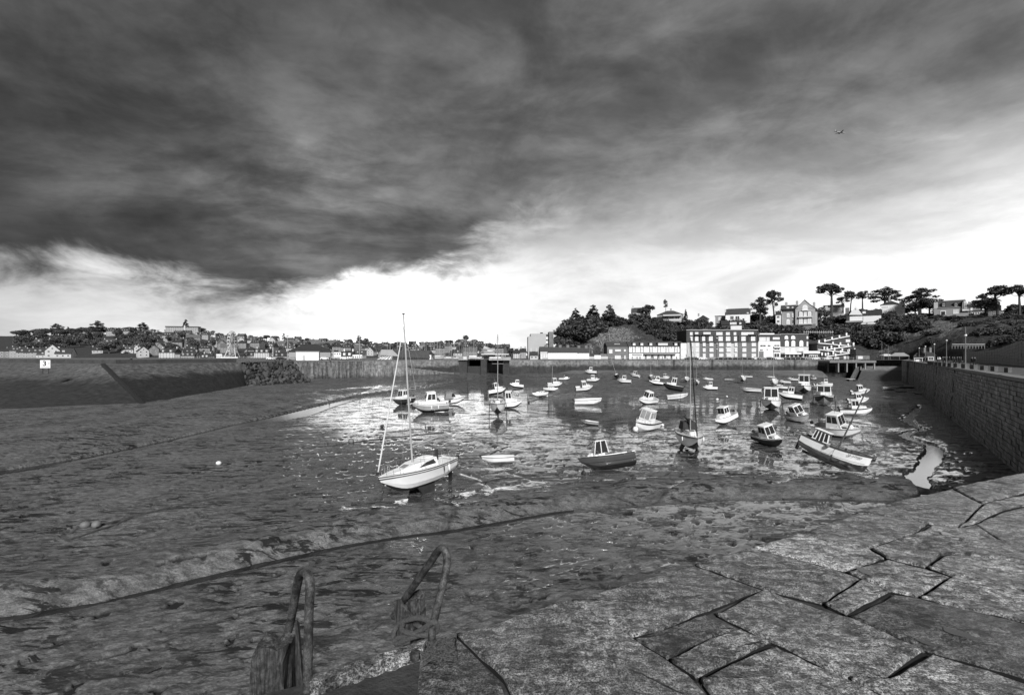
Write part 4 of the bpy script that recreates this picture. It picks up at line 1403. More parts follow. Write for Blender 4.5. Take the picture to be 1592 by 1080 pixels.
MOOR = 'small boats aground on the harbour mud'
D = dict
BOATS = [
    # kind, px, py, w, head, heel, pitch, label, kw, legs
    ('cruiser', 628, 630, 36, 222, 4, 3, 'dark-hulled cabin cruiser with rounded white roof beside the tall yacht mast', D(top=NAVY, bot=ANTI, stripe=GEL, fend=1)),
    ('cruiser', 671, 643, 52, 188, -3, 3, 'grey-hulled cabin cruiser with white deckhouse and two fenders, right of the tall mast', D(top=GREYH, bot=ANTI, stripe=GEL, fend=2)),
    ('day', 703, 629, 36, 8, 8, -4, 'low white day boat with grey canopy behind the grey-hulled cruiser', D(canopy=CANVG)),
    ('pilot', 773, 615, 28, 20, -14, -6, 'heeled white boat with black bottom behind the bow-on yacht mast', D(bot=NAVY)),
    ('pilot', 792, 636, 36, 352, 5, -2, 'white boat with tall windscreen arch just right of the bow-on yacht with one mast', D(bot=ANTI, house=1.15)),
    ('cruiser', 803, 604, 20, 195, 8, -6, 'small white cruiser, bow up left, near the harbour gate', D()),
    ('sail', 840, 619, 26, 215, 6, 2, 'white yacht with thin dark mast and grey screen left of centre', D(mastm=DKMAST, bot=ANTI, detail=False)),
    ('sail', 856, 610, 22, 340, -6, 0, 'small white yacht with pale mast half hidden behind the dark-masted yacht', D(detail=False)),
    ('pilot', 862, 602, 22, 10, 4, 0, 'white wheelhouse boat behind the dark-masted yacht', D()),
    ('day', 877, 591, 15, 350, 0, 0, 'tiny white boat in front of the long white row house', D()),
    ('cruiser', 919, 587, 17, 170, 0, 0, 'rear boat of the close white pair in front of the quarry face', D(bot=GREYH)),
    ('cruiser', 922, 594, 18, 345, 0, 0, 'front boat of the close white pair in front of the quarry face', D()),
    ('open', 939, 583, 9, 20, 0, 0, 'tiny white covered dinghy near the far bank below the brick house', D(cover=GELD, motor=False)),
    ('pilot', 908, 609, 25, 8, 12, -4, 'white wheelhouse boat leaning back, above the white-covered boat', D()),
    ('open', 913, 630, 38, 8, 2, 0, 'long low white boat under a white cover right of centre-left', D(cover=GEL, bot=GEL, motor=True)),
    ('open', 917, 661, 26, 170, 0, -3, 'grey open rowing dinghy lying in the bright mud', D(top=GREYH, bot=ANTI, motor=False, name='rowing_dinghy')),
    ('sail', 960, 590, 10, 270, 18, 0, 'small dark yacht whose thin mast leans far to the left', D(top=NAVY, detail=False)),
    ('cruiser', 971, 596, 20, 170, 0, 0, 'white cruiser with three dark windows beside the yacht with the leaning mast', D()),
    ('day', 974, 584, 12, 200, 0, 0, 'tiny white boat, nearest the far bank left of its twin-windowed neighbour', D()),
    ('cruiser', 987, 588, 15, 150, 0, -4, 'small white cruiser near the far bank below the half-timbered terrace', D(bot=NAVY)),
    ('sail', 1012, 593, 13, 265, 0, 0, 'small grey yacht with tall thin mast below the terrace', D(top=GREYH, detail=False)),
    ('day', 1022, 589, 13, 190, 0, 0, 'small white boat behind the pair beside the grey yacht', D(bot=GREYH)),
    ('pilot', 1034, 590, 14, 330, 0, 0, 'small white boat with a flat-topped wheelhouse below the terrace', D(bot=GREYH)),
    ('cruiser', 1021, 600, 22, 200, 8, -6, 'white cruiser, bow down left, in front of the flat-topped wheelhouse boat', D(stripe=TRIM)),
    ('sail', 1067, 595, 13, 262, 0, 0, 'small white yacht just left of the tall bow-on yacht mast', D(legs=True, detail=False)),
    ('pilot', 1046, 609, 28, 182, 0, -8, 'dark-hulled boat with white wheelhouse left of the tall bow-on yacht mast', D(top=NAVY, house=1.1)),
    ('open', 1053, 622, 28, 8, 10, -6, 'white boat under a pale cover in front of the dark-hulled boat', D(cover=GELD, bot=GEL, motor=False)),
    ('cruiser', 1006, 629, 32, 225, -16, 2, 'white cruiser with big dark windscreen, leaning, behind the ball-fendered boat', D()),
    ('sail', 1083, 600, 12, 275, 0, 0, 'small yacht seen through the tall bow-on yacht rigging', D(legs=True, detail=False)),
    ('day', 1101, 591, 13, 190, 0, 0, 'tiny white boat behind the white cruiser right of the tall mast', D(bot=GREYH)),
    ('pilot', 1104, 607, 20, 205, 6, 0, 'white wheelhouse boat right of the tall bow-on yacht mast', D()),
    ('open', 1134, 592, 14, 10, 0, 0, 'small grey open boat below the brown apartment block', D(top=GREYH, bot=ANTI, motor=False)),
    ('sail', 1154, 596, 13, 270, 0, 0, 'white yacht on legs with pale mast below the brown apartment block', D(legs=True, detail=False)),
    ('open', 1162, 588, 13, 175, 0, 0, 'tiny white dinghy close to the far bank behind the yacht on legs', D(bot=ANTI)),
    ('open', 1168, 610, 26, 175, 0, 0, 'long open white boat with black bottom and raised engine', D(bot=NAVY)),
    ('pilot', 1130, 662, 37, 235, 8, 14, 'white wheelhouse boat heeled steeply onto its right side', D(bot=ANTI)),
    ('cruiser', 1199, 640, 28, 270, 0, 0, 'bow-on white cruiser with four front windows propped on legs', D(bot=ANTI)),
    ('sail', 1203, 602, 17, 265, 0, 0, 'white yacht with pale mast and slanting forestay below the white flats', D(bot=GREYH, detail=False)),
    ('open', 1198, 588, 11, 185, 0, 0, 'tiny white dinghy on the far bank behind the yacht with slanting forestay', D(motor=False)),
    ('day', 1220, 596, 15, 185, 0, 0, 'small white boat right of the yacht with the slanting forestay', D(bot=GREYH)),
    ('day', 1218, 606, 22, 180, 4, 0, 'white low boat just behind the heeled white wheelhouse boat on the right', D()),
    ('pilot', 1228, 623, 30, 190, 8, -6, 'white wheelhouse boat pointing left with its stern high', D(bot=NAVY)),
    ('day', 1233, 592, 14, 180, 0, 0, 'small white boat with short mast close to the far bank below the cafe', D(bot=GREYH)),
    ('pilot', 1250, 613, 22, 270, 0, 0, 'bow-on white wheelhouse boat on legs with one wide front window', D(house=1.12)),
    ('day', 1267, 605, 18, 310, 4, 0, 'white boat beside the bow-on wheelhouse boat on legs', D()),
    ('cruiser', 1264, 591, 12, 320, 4, 0, 'tiny white cruiser near the far bank left of the pier', D()),
    ('cruiser', 1284, 600, 17, 185, 6, 0, 'small white cruiser with three windows below the timber pier', D(bot=GREYH)),
    ('open', 1322, 592, 12, 170, 0, 0, 'tiny black dinghy with pale cover at the far bank under the pier', D(top=NAVY, cover=GELD, motor=False)),
    ('pilot', 1281, 632, 33, 270, 0, 0, 'bow-on black-hulled boat with cluttered white deck on legs', D(top=NAVY, bot=GREYH, stripe=GEL, house=.9)),
    ('pilot', 1337, 615, 24, 20, 10, -6, 'furthest of the three stacked white wheelhouse boats on the right', D(bot=NAVY)),
    ('pilot', 1334, 629, 26, 18, 12, -6, 'middle one of the three stacked white wheelhouse boats on the right', D(bot=NAVY)),
    ('pilot', 1330, 647, 38, 5, 2, -2, 'nearest of the three stacked white wheelhouse boats on the right', D(bot=GEL, stripe=TRIM)),
    ('cruiser', 1245, 658, 40, 305, 22, -2, 'white cruiser lying over with a wide raked windscreen and dark engine', D(bot=GEL)),
]
LEGGED = {1199, 1250, 1281}
for b_ in BOATS:
    boat(*b_[:9], group=MOOR, legs=b_[1] in LEGGED)
# boats with their own look ------------------------------------------------
boat('cruiser', 1300, 681, 62, 335, 12, 2, 'large white cruiser leaning towards us behind the big fishing boat', D(top=GEL, bot=GREYH, stripe=GEL, glass=GLASS), group=MOOR)
boat('cruiser', 1196, 695, 50, 310, 16, 3, 'black-hulled white-decked boat, bow down towards the right, with one dark windscreen', D(top=NAVY, bot=ANTI, glass=GLASS, stripe=GEL), group=MOOR)
boat('cruiser', 1002, 673, 48, 240, -14, 0, 'white cabin boat with a ball fender at the bow in front of the dark-windowed cruiser', D(top=GEL, bot=GEL, glass=GLASSL, stripe=TRIM), group=MOOR)
boat('sail', 774, 651, 32, 268, 0, 0, 'bow-on white yacht standing on thin legs left of centre', D(legs=True, cover=None, keel=True, mh=8.6, bot=ANTI), group=MOOR)
boat('open', 776, 721, 43, 180, 4, 4, 'small white covered dinghy right of the big white yacht', D(cover=GEL, top=GELD, bot=GELD, motor=False, name='covered_dinghy'), group='dinghies near the big yacht')
for px, py, w, h, lb, kw in ((1385, 606, 20, 15, 'white dinghy on the mud left of the pontoon', D(motor=False)), (1400, 609, 14, 190, 'small white dinghy in front of the pontoon', D(motor=False)),
                             (1431, 613, 17, 185, 'white and grey dinghy close to the foot of the mole wall', D(motor=False, top=GELD)), (1392, 602, 16, 0, 'dark raft-like dinghy behind the white dinghy by the pontoon', D(motor=False, top=NAVY, bot=NAVY))):
    boat('open', px, py, w, h, 0, 0, lb, kw, group='dinghies by the pontoon')
p = P(1411, 603, 0)
po = thing('pontoon', 'flat pale landing pontoon on the mud below the mole wall', 'pontoon', (p.x, p.y + 2, 0))
MB().box((0, 0, .45), (8, 5, .35)).build('deck', mat('pontoon_deck', .4, .8, .15, 1), po)
for k in range(4): MB().box((-3 + k * 2, 0, .15), (.9, 4.6, .35)).build('float', TRIM, po)
p = P(772, 584, 0)
po = thing('work_barge', 'grey work boat with a white bow lying below the harbour gate', 'barge', (p.x, p.y + 3, .3))
mb, sh, st_ = hull_geom(10, 3.4, 1.2, 'motor'); mb.build('hull', [GELD, GREYH, GEL], po)
d, w = deck_geom(sh, -4.5, 2.5, .5); d.build('deck', GEL, po); w.build('cockpit', GREYH, po)

# ---- hero: big white yacht, left -----------------------------------------
def hero_left():
    r = thing('sailing_yacht', 'large white twin-keel yacht with tall mast, bow to the left, nearest sailboat', 'sailboat', group=MOOR)
    L, B, H = 7.0, 2.6, 1.45
    sh = base_hull(r, L, B, H, 'sail', GEL, ANTI, GEL, .75, (.5, 2.5), .5, rub=TRIM)
    f = lambda t: -L / 2 + L * t
    for s in (1, -1):
        MB().tube([(x, s * (y * .985 + .004), z - .20) for x, y, z in sh], .028, 5).build('sheer_stripe', TRIM, r)
    y0, _ = sheer_at(sh, f(.45)); y1, _ = sheer_at(sh, f(.80))
    # wedge coachroof rising aft
    b = [(f(.33), -y0 * .74), (f(.62), -y0 * .66), (f(.88), -y1 * .32), (f(.88), y1 * .32), (f(.62), y0 * .66), (f(.33), y0 * .74)]
    zt = [H + .62, H + .52, H + .20, H + .20, H + .52, H + .62]
    vs = [(x, y, H * 1.0) for x, y in b] + [(x - .06 * (i in (2, 3)), y * .78, z) for i, ((x, y), z) in enumerate(zip(b, zt))]
    cb = MB().add(vs, [(5, 4, 3, 2, 1, 0), (6, 7, 10, 11), (7, 8, 9, 10), (0, 1, 7, 6), (1, 2, 8, 7), (2, 3, 9, 8), (3, 4, 10, 9), (4, 5, 11, 10), (5, 0, 6, 11)]).build('coachroof', GEL, r)
    V = [Vector(v) for v in vs]
    for s, c in ((1, (V[0], V[1], V[7], V[6])), (-1, (V[4], V[5], V[11], V[10]))):
        n = (c[1] - c[0]).cross(c[3] - c[0]).normalized() * .014
        g = lambda u, v: c[0] * (1 - u) * (1 - v) + c[1] * u * (1 - v) + c[2] * u * v + c[3] * (1 - u) * v
        q = [(.10, .30), (.98, .34), (.55, .78), (.18, .84)] if s == 1 else [(.02, .34), (.90, .30), (.82, .84), (.45, .78)]
        p = [g(*k) for k in q]
        MB().hexa([k - n for k in p] + [k + n for k in p]).build('window', GLASS, cb)
    MB().box((f(.40), 0, H + .64), (1.0, .75, .10), ry=-.04).build('sliding_hatch', GEL, cb)
    MB().box((f(.72), 0, H + .42), (.5, .5, .06), ry=.25).build('fore_hatch', CANVG, cb)
    mx = f(.60)
    mast = MB().tube([(mx, 0, H + .45), (mx, 0, H + 5), (mx - .05, 0, H + 12.0)], [.075, .075, .055], 10).build('mast', mat('mast_alloy', .38, .45, .15, 1), r)
    MB().box((mx - .05, 0, H + 12.05), (.22, .08, .10)).build('masthead_light', TRIM, mast)
    bm = MB().tube([(mx - .1, 0, H + 1.75), (mx - 2.9, 0, H + 1.95)], .055, 8).build('boom', MATS['mast_alloy'], r)
    MB().tube([(mx - .1, 0, H + 1.3), (mx - .7, 0, H + 1.74)], .02, 5).build('kicker', TRIM, bm)
    top = Vector((mx - .05, 0, H + 11.3)); bow = Vector((sh[-1][0] + .05, 0, sh[-1][2] + .1))
    MB().tube([bow, bow.lerp(top, .07), bow.lerp(top, .5), top], [.03, .06, .05, .03], 8).build('furled_jib', mat('sail_cloth', .62, .8, .15, 2), r)
    dr = MB(); dr.tube([bow + Vector((0, 0, .05)), bow + Vector((-.02, 0, .28))], .09, 10); dr.build('furling_drum', TRIM, r)
    MB().tube([(sh[0][0] + .1, 0, H), (mx - .1, 0, H + 11.9)], .010, 4).build('backstay', STEEL, r)
    ym, zm = sheer_at(sh, mx)
    sp = Vector((mx - .02, 0, H + 6.2))
    MB().tube([sp + Vector((0, -.85, 0)), sp + Vector((0, .85, 0))], .022, 5).build('spreader', MATS['mast_alloy'], mast)
    for s in (1, -1):
        MB().tube([(mx - .2, s * (ym - .08), zm), sp + Vector((0, s * .85, 0)), top], .010, 4).build('shroud', STEEL, r)
        MB().tube([(mx + .1, s * (ym - .1), zm), sp + Vector((0, 0, -.1))], .010, 4).build('lower_shroud', STEEL, r)
        # twin keel
        MB().hexa([(f(.40), s * .75 - .05, -.72), (f(.55), s * .75 - .05, -.72), (f(.55), s * .75 + .05, -.72), (f(.40), s * .75 + .05, -.72), (f(.36), s * .50 - .10, .22), (f(.62), s * .50 - .10, .22), (f(.62), s * .50 + .10, .22), (f(.36), s * .50 + .10, .22)]).build('keel', ANTIG if s < 0 else ANTI, r)
    rail(r, sh, f(.86), f(.99), .58, 2, .016, name='pulpit')
    rail(r, sh, f(.16), f(.83), .58, 5, .009, closed=False, name='lifeline')
    rail(r, sh, f(.01), f(.14), .58, 2, .016, closed=False, name='pushpit')
    MB().hexa([(f(-.015), -.03, -.62), (f(.045), -.03, -.62), (f(.045), .03, -.62), (f(-.015), .03, -.62), (f(-.04), -.03, H * .95), (f(.02), -.03, H * .95), (f(.02), .03, H * .95), (f(-.04), .03, H * .95)]).build('rudder', ANTI, r)
    outboard(r, f(-.03), H * .9, MOTOR, .3, .5, .75)
    MB().ball((f(.30), -.9, H + .25), .11, 8, 6).build('winch', TRIM, r)
    MB().tube([(f(.30), .55, H + .3), (f(.30), .55, H + 1.15)], .15, 8).build('grab_post', TRIM, r)
    fender(r, sh, f(.30), 1, .05, .25, TRIM); fender(r, sh, f(.20), 1, .10, .42)
    # pale roller guard at the stem
    MB().hexa([(f(.955), -.05, H * .62), (f(.99), -.05, H * .62), (f(.99), .05, H * .62), (f(.955), .05, H * .62), (f(.94), -.18, H * 1.0), (f(1.03), -.05, H * 1.06), (f(1.03), .05, H * 1.06), (f(.94), .18, H * 1.0)]).build('stem_guard', FEND, r)
    # heading from the surveyed bow and stern points
    bw, sn = P(594, 733, 1.9 + .25), P(706, 713, 1.75 + .25)
    hd = math.atan2(bw.y - sn.y, bw.x - sn.x)
    c = (bw + sn) / 2
    ground(r, (R(3), R(2.0), hd + R(10)), xy=(c.x, c.y), sink=.30)
    return r, sh


HL, HLs = hero_left()


def hero_right():
    r = b_sail(L=7.4, top=GEL, bot=ANTI, stripe=GREYH, mh=10.3, mastm=ALU, cover=CANVAS, keel=False, glass=GLASS)
    tag(r, 'large bow-on white yacht with dark sail cover, standing on two keels right of centre', 'sailboat', MOOR)
    L, H = 7.4, 7.4 * .19
    f = lambda t: -L / 2 + L * t
    for s in (1, -1):
        MB().hexa([(f(.42), s * 1.0 - .06, -.75), (f(.54), s * 1.0 - .06, -.75), (f(.54), s * 1.0 + .06, -.75), (f(.42), s * 1.0 + .06, -.75), (f(.40), s * .6 - .09, .2), (f(.58), s * .6 - .09, .2), (f(.58), s * .6 + .09, .2), (f(.40), s * .6 + .09, .2)]).build('keel', ANTI, r)
    MB().hexa(frustum(f(.30), f(.56), .85, .80, H * 1.25, H * 1.9, .35, .1, .15)).build('spray_hood', CANVAS, r)
    MB().tube([(f(.99), 0, H * 1.25), (f(.60), 0, H * 1.3 + 10.0)], [.05, .07], 8).build('furled_jib', CANVAS, r)
    for s in (-1, 1): fender(r, hull_geom(L, L * .35, H, 'sail')[1], f(.75), s, .08, .35)
    p = P(1073, 707, 0)
    ground(r, (R(0), R(0), R(282) - math.atan2(p.x, p.y)), xy=(p.x + .8, p.y + 2.3), sink=.25)
    return r


hero_right()


def hero_fishing():
    r = thing('fishing_boat', 'big white and grey fishing boat, bow down right, with long slanting pole mast', 'fishing boat', group=MOOR)
    L, B, H = 6.3, 2.5, 1.6
    mb, sh, st = hull_geom(L, B, H, 'trad', .5)
    mb = MB()
    # paint line half way up the topsides
    m = len(st[0])
    for sgn in (1, -1):
        vs = [(x, y * sgn, z) for row in st for (x, y, z) in row]
        for (j0, j1, mi) in ((0, 3, 1), (3, m - 1, 0)):
            fs = []
            for i in range(len(st) - 1):
                for j in range(j0, j1):
                    q = (i * m + j, i * m + j + 1, (i + 1) * m + j + 1, (i + 1) * m + j)
                    fs.append(q if sgn < 0 else q[::-1])
            mb.add(vs, fs, mi)
    tr = st[0]; mb.add(list(tr) + [(x, -y, z) for x, y, z in tr], [(j, m + j, m + j + 1, j + 1) for j in range(m - 1)], 0)
    mb.build('hull', [mat('fishing_hull_white', .80, .4, .1, 1), mat('worn_grey_bottom', .17, .8, .6, .7, dark=.02, dscale=.5, bump=.3)], r)
    for s in (1, -1):
        MB().tube([(x, s * (y + .02), z - .03) for x, y, z in sh], .085, 6).build('rubbing_strake', WOOD, r)
        MB().tube([(x, s * (y + .01), z - H * .58) for x, y, z in sh[:-1]], .018, 4).build('paint_line', TRIM, r)
    d, w = deck_geom(sh, -L / 2 + .3, L / 2 - 1.0, H * .55, inset=.12); d.build('deck', GREYH, r); w.build('cockpit', mat('deck_grey', .12, .8, .3, 1), r)
    f = lambda t: -L / 2 + L * t
    fr = frustum(f(.14), f(.44), .85, .80, H * .5, H * 1.80, .45, .15, .10)
    cabin(r, fr, GEL, front=((.06, .5, .32, .93), (.37, .5, .63, .93), (.68, .5, .94, .93)), side=((.05, .5, .20, .92), (.26, .45, .42, .92), (.48, .45, .66, .92), (.72, .5, .92, .92)), back=((.15, .1, .85, .9),), roof=(.16, .07))
    MB().tube([(f(.55), -.15, H * .5), (f(.55), -.15, H * .5 + 7.8)], [.085, .06], 8).build('pole_mast', DKMAST, r)
    MB().tube([(f(.55), -.15, H * .5 + 2.2), (f(.53), -1.45, H * .9), (f(.53), -1.55, .1)], .018, 5).build('tackle_rope', ROPE, r)
    MB().box((f(.53), -1.5, .75), (.18, .14, .4)).build('pulley_block', WOOD, r)
    MB().ball((f(.42), -1.42, H * 1.02), .20, 12, 8).build('ball_fender', BUOYM, r, smooth=True)
    k = MB().box((f(.48), 0, -.12), (L * .78, .16, .30)).build('keel', MATS['worn_grey_bottom'], r)
    MB().hexa([(f(-.03), -.04, -.2), (f(.02), -.04, -.2), (f(.02), .04, -.2), (f(-.03), .04, -.2), (f(-.03), -.04, H * .9), (f(.02), -.04, H * .9), (f(.02), .04, H * .9), (f(-.03), .04, H * .9)]).build('rudder', WOOD, r)
    pr = MB().tube([(f(.0), 0, .18), (f(.10), 0, .22)], .03, 6)
    for a in range(3): pr.box((f(.005), .13 * math.cos(a * 2.09), .18 + .13 * math.sin(a * 2.09)), (.04, .14, .14), rx=a * 2.09)
    pr.build('propeller', ALU, r)
    for x in (.66, .74, .82):
        MB().prism([(f(x) - .09, -.75), (f(x) + .09, -.75), (f(x), -.60)], H * 1.0, H * 1.30).build('bollard', TRIM, r)
    MB().tube([(f(1.0), 0, H * 1.4), (f(1.05), .05, H * 1.5), (f(1.06), 0, H * 1.2), (f(1.02), -.05, H * 1.1)], .06, 6).build('bow_rope', ROPE, r)
    MB().box((f(1.03), 0, H * 1.22), (.3, .14, .3)).build('anchor', TRIM, r)
    # registration number as low relief print on the bow
    cu = bpy.data.curves.new('registration', 'FONT'); cu.body = 'SB 377089'; cu.size = .30; cu.extrude = .004; cu.align_x = 'CENTER'
    cu.materials.append(TRIM)
    t = bpy.data.objects.new('registration_number', cu); COL.objects.link(t); t.parent = r
    ya, za = sheer_at(sh, f(.72)); yb, zb = sheer_at(sh, f(.92))
    # plane through the starboard topside near the bow
    pa = Vector((f(.72), -ya - .03, za - .42)); pb = Vector((f(.90), -sheer_at(sh, f(.90))[0] - .03, sheer_at(sh, f(.90))[1] - .46))
    ex = (pb - pa).normalized(); ez = Vector((0, 0, 1)); ez = (ez - ex * ez.dot(ex)).normalized(); en = ex.cross(ez)
    Mx = Matrix((ex, ez, en)).transposed().to_4x4(); Mx.translation = (pa + pb) / 2 + en * .10
    me = bpy.data.meshes.new_from_object(t); bpy.data.objects.remove(t)
    t = bpy.data.objects.new('registration_number', me); COL.objects.link(t); t.parent = r
    t.matrix_local = Mx
    r.scale = (.86,) * 3
    c = P(1298, 733, 0)
    hd = R(350) - math.atan2(c.x, c.y)
    ground(r, (R(-7), R(20), hd), xy=(c.x + .1, c.y + 1.0), sink=.18)
    r.location.z -= .14 * r.location.z

    return r


hero_fishing()


def hero_speed():
    r = thing('speed_boat', 'grey-sided white speedboat, bow to the left, with two dark window panes', 'motor boat', group=MOOR)
    L, B, H = 4.8, 2.0, 1.32
    sh = base_hull(r, L, B, H, 'motor', mat('dark_grey_topside', .06, .3, .1, 1), ANTI, mat('mid_grey_topside', .08, .3, .1, 1), .75, (.2, 2.9), .35)  # dark grey topsides, slightly lighter along the sheer
    f = lambda t: -L / 2 + L * t
    for s in (1, -1): MB().tube([(x, s * (y * .955 + .02), z - H * .42) for x, y, z in sh[:-2]], .012, 4).build('moulding', TRIM, r)
    y0, _ = sheer_at(sh, f(.6)); y1, _ = sheer_at(sh, f(.85))
    MB().hexa(frustum(f(.58), f(.95), y0 * .82, y1 * .4, H, H * 1.35, .5, .0, .1)).build('coachroof', GEL, r)
    ws = frustum(f(.50), f(.78), y0 * .86, y0 * .76, H * 1.2, H * 2.1, .35, .1, .08)
    c = (ws[1], ws[2], ws[6], ws[5])
    for u in ((.04, .46), (.54, .96)):
        w = MB(); panel(w, c, u[0], .06, u[1], .94); w.build('windscreen_pane', GLASS, r)
    for cc_ in ((ws[0], ws[1], ws[5], ws[4]), (ws[2], ws[3], ws[7], ws[6])):
        for u in ((.06, .46), (.54, .94)):
            w = MB(); panel(w, cc_, u[0], .08, u[1], .94); w.build('side_pane', GLASS, r)
    fm = MB(); fm.tube([ws[4], ws[5], ws[6], ws[7]], .035, 5)
    for a, b in ((0, 4), (1, 5), (2, 6), (3, 7)): fm.tube([ws[a], ws[b]], .04, 5)
    for q in (((ws[0] + ws[1]) / 2, (ws[4] + ws[5]) / 2), ((ws[2] + ws[3]) / 2, (ws[6] + ws[7]) / 2), ((ws[1] + ws[2]) / 2, (ws[5] + ws[6]) / 2)): fm.tube(list(q), .04, 5)
    fm.build('windscreen_frame', GEL, r)
    MB().tube([ws[5] + Vector((0, .1, 0)), Vector((f(.86), .2, H * 1.9)), Vector((f(.98), .2, H * 2.05))], .045, 6).build('canopy_bar', CANVAS, r)
    rail(r, sh, f(.70), f(.985), .45, 4)
    for k in range(2): MB().box((f(.22 + .16 * k), 0, H * .8), (.35, 1.3, .45)).build('seat', GEL, r)
    MB().box((f(.02), 0, H * .98), (.3, 1.6, .2)).build('stern_locker', GEL, r)
    c_ = P(952, 733, 0)
    hd = R(196) - math.atan2(c_.x, c_.y)
    ground(r, (R(12), R(9), hd), xy=(c_.x, c_.y + .8), sink=.12)
    return r


hero_speed()
# a ball fender hangs at the stem of the white cabin boat
p = P(988, 673, 0)
tag(MB().ball((p.x, p.y, .55), .38, 14, 10).build('ball_fender', FEND, None, smooth=True), 'white ball fender hanging at the stem of the white cabin boat', 'fender')

# ---- buoys and mooring lines ------------------------------------------------
BL = ((340, 722, .22, 'pale round buoy alone on the left mud flat', FEND), (133, 820, .25, 'left one of the two pale mooring buoys on the near left mud', BUOYM), (150, 819, .25, 'right one of the two pale mooring buoys on the near left mud', BUOYM),
      (546, 688, .34, 'grey drum buoy at the end of its chain left of the big yacht', BUOYM), (594, 664, .25, 'small dark buoy in the bright mud behind the big yacht', TRIM), (1115, 622, .30, 'white buoy between the tall mast and the heeled boats', FEND),
      (1130, 617, .22, 'small pale buoy right of the white buoy', FEND), (843, 620, .2, 'small dark buoy right of the dark-masted yacht', TRIM), (822, 626, .25, 'dark weed-covered buoy behind the open dinghy', TRIM), (1030, 662, .22, 'small white buoy right of the ball-fendered boat', FEND),
      (998, 777, .32, 'dark weedy mooring block at the foot of the near mud bank', ROPE), (1000, 658, .2, 'tiny dark buoy behind the ball-fendered boat', TRIM), (907, 737, .2, 'dark spike buoy left of the grey-sided speedboat', TRIM))
for px, py, rr, lb, m_ in BL:
    p = P(px, py, 0); gz, _, _ = mud_height(np.array([p.x]), np.array([p.y]))
    p = P(px, py, float(gz[0]))
    r_ = thing('mooring_buoy', lb, 'buoy', (p.x, p.y, p.z + rr * .7), (0, R(20), px), 'mooring buoys on the mud')
    MB().ball((0, 0, 0), rr, 12, 8, sc=(1.15, 1, .92)).build('float', m_, r_, smooth=True)
    MB().tube([(rr * .9, 0, 0), (rr * 1.5, 0, 0)], .04, 5).build('shackle', TRIM, r_)


def mudline(name, pts, r, lb, cat='rope', m=None, sag=0):
    out = []
    pts = [P(*q) for q in pts]
    rnd = random.Random(len(pts) * 31 + int(pts[0].x * 10))
    for a, b in zip(pts, pts[1:]):
        n = max(2, int((b - a).length / .35))
        for i in range(n):
            q = a.lerp(b, i / n)
            out.append(q + Vector((rnd.uniform(-.06, .06), rnd.uniform(-.06, .06), 0)))
    out.append(pts[-1])
    gz, _, _ = mud_height(np.array([q.x for q in out]), np.array([q.y for q in out]))
    out = [Vector((q.x, q.y, float(z) + r * .5)) for q, z in zip(out, gz)]
    o = MB().tube(out, r, 5).build(name, m or ROPE)
    return tag(o, lb, cat, 'mooring lines on the mud')


mudline('mooring_rope', [(366, 769), (300, 782), (210, 803), (150, 818), (92, 828), (88, 834), (110, 838), (150, 826), (205, 806)], .07, 'long looped dark mooring rope by the two pale buoys')
mudline('mooring_chain', [(310, 804), (360, 797), (430, 791), (520, 790), (590, 785), (620, 787)], .05, 'dark chain from the near left mud towards the bow of the big yacht', 'chain')
mudline('mooring_chain', [(470, 697), (520, 692), (546, 688), (600, 681), (640, 677), (690, 672)], .06, 'dark chain running past the grey drum buoy behind the big yacht', 'chain')
mudline('mooring_chain', [(705, 712), (735, 712), (757, 710), (772, 700), (790, 694)], .05, 'dark mooring chain between the big yacht and the covered dinghy', 'chain')
mudline('mooring_chain', [(660, 762), (720, 752), (790, 742), (870, 742), (907, 739)], .045, 'dark chain along the mud from the big yacht to the spike buoy', 'chain')
mudline('mooring_rope', [(180, 668), (225, 673), (262, 679), (272, 678)], .05, 'short dark rope on the bank below the left stone slope')
mudline('mooring_rope', [(590, 783), (594, 770), (598, 745)], .03, 'thin rope under the bow of the big yacht')
mudline('mooring_rope', [(820, 625), (870, 612), (905, 607)], .05, 'rope behind the white-covered boat')
mudline('mooring_rope', [(700, 628), (720, 622), (745, 622)], .05, 'dark rope right of the grey canopy day boat')
# pole standing in the mud
p = P(907, 738, 0)
tag(MB().tube([(p.x, p.y, -.2), (p.x + .03, p.y, .9)], [.07, .02], 6).build('mooring_stake', TRIM), 'thin dark stake in the mud left of the grey-sided speedboat', 'stake')
# ================================================================ HILLS, TOWN, VEGETATION
W_WHITE = mat('white_render', .78, .8, .07, .3)
W_PALE = mat('pale_render', .50, .85, .10, .3)
W_GREY = mat('grey_render', .30, .85, .12, .3)
W_STONE = mat('granite_facade', .17, .9, .3, .8, bump=.3)
W_BRICK = mat('dull_brick_facade', .155, .85, .15, .6)
W_DARK = mat('dark_facade', .06, .8, .2, .6)
SLATE = mat('slate_roof', .035, .6, .3, 1.2)
SLATEM = mat('mid_slate_roof', .055, .7, .3, 1.2)
TILE = mat('old_tile_roof', .11, .8, .3, 1.2)
SHUT = mat('white_shutter', .80, .6, .05, 1)
WGL = mat('window_glass', .06, .1, .4, .5, ior=1.6)
WGLB = mat('bright_window', .66, .25, .2, .5)
BARK = mat('bark', .06, .9, .4, 2)


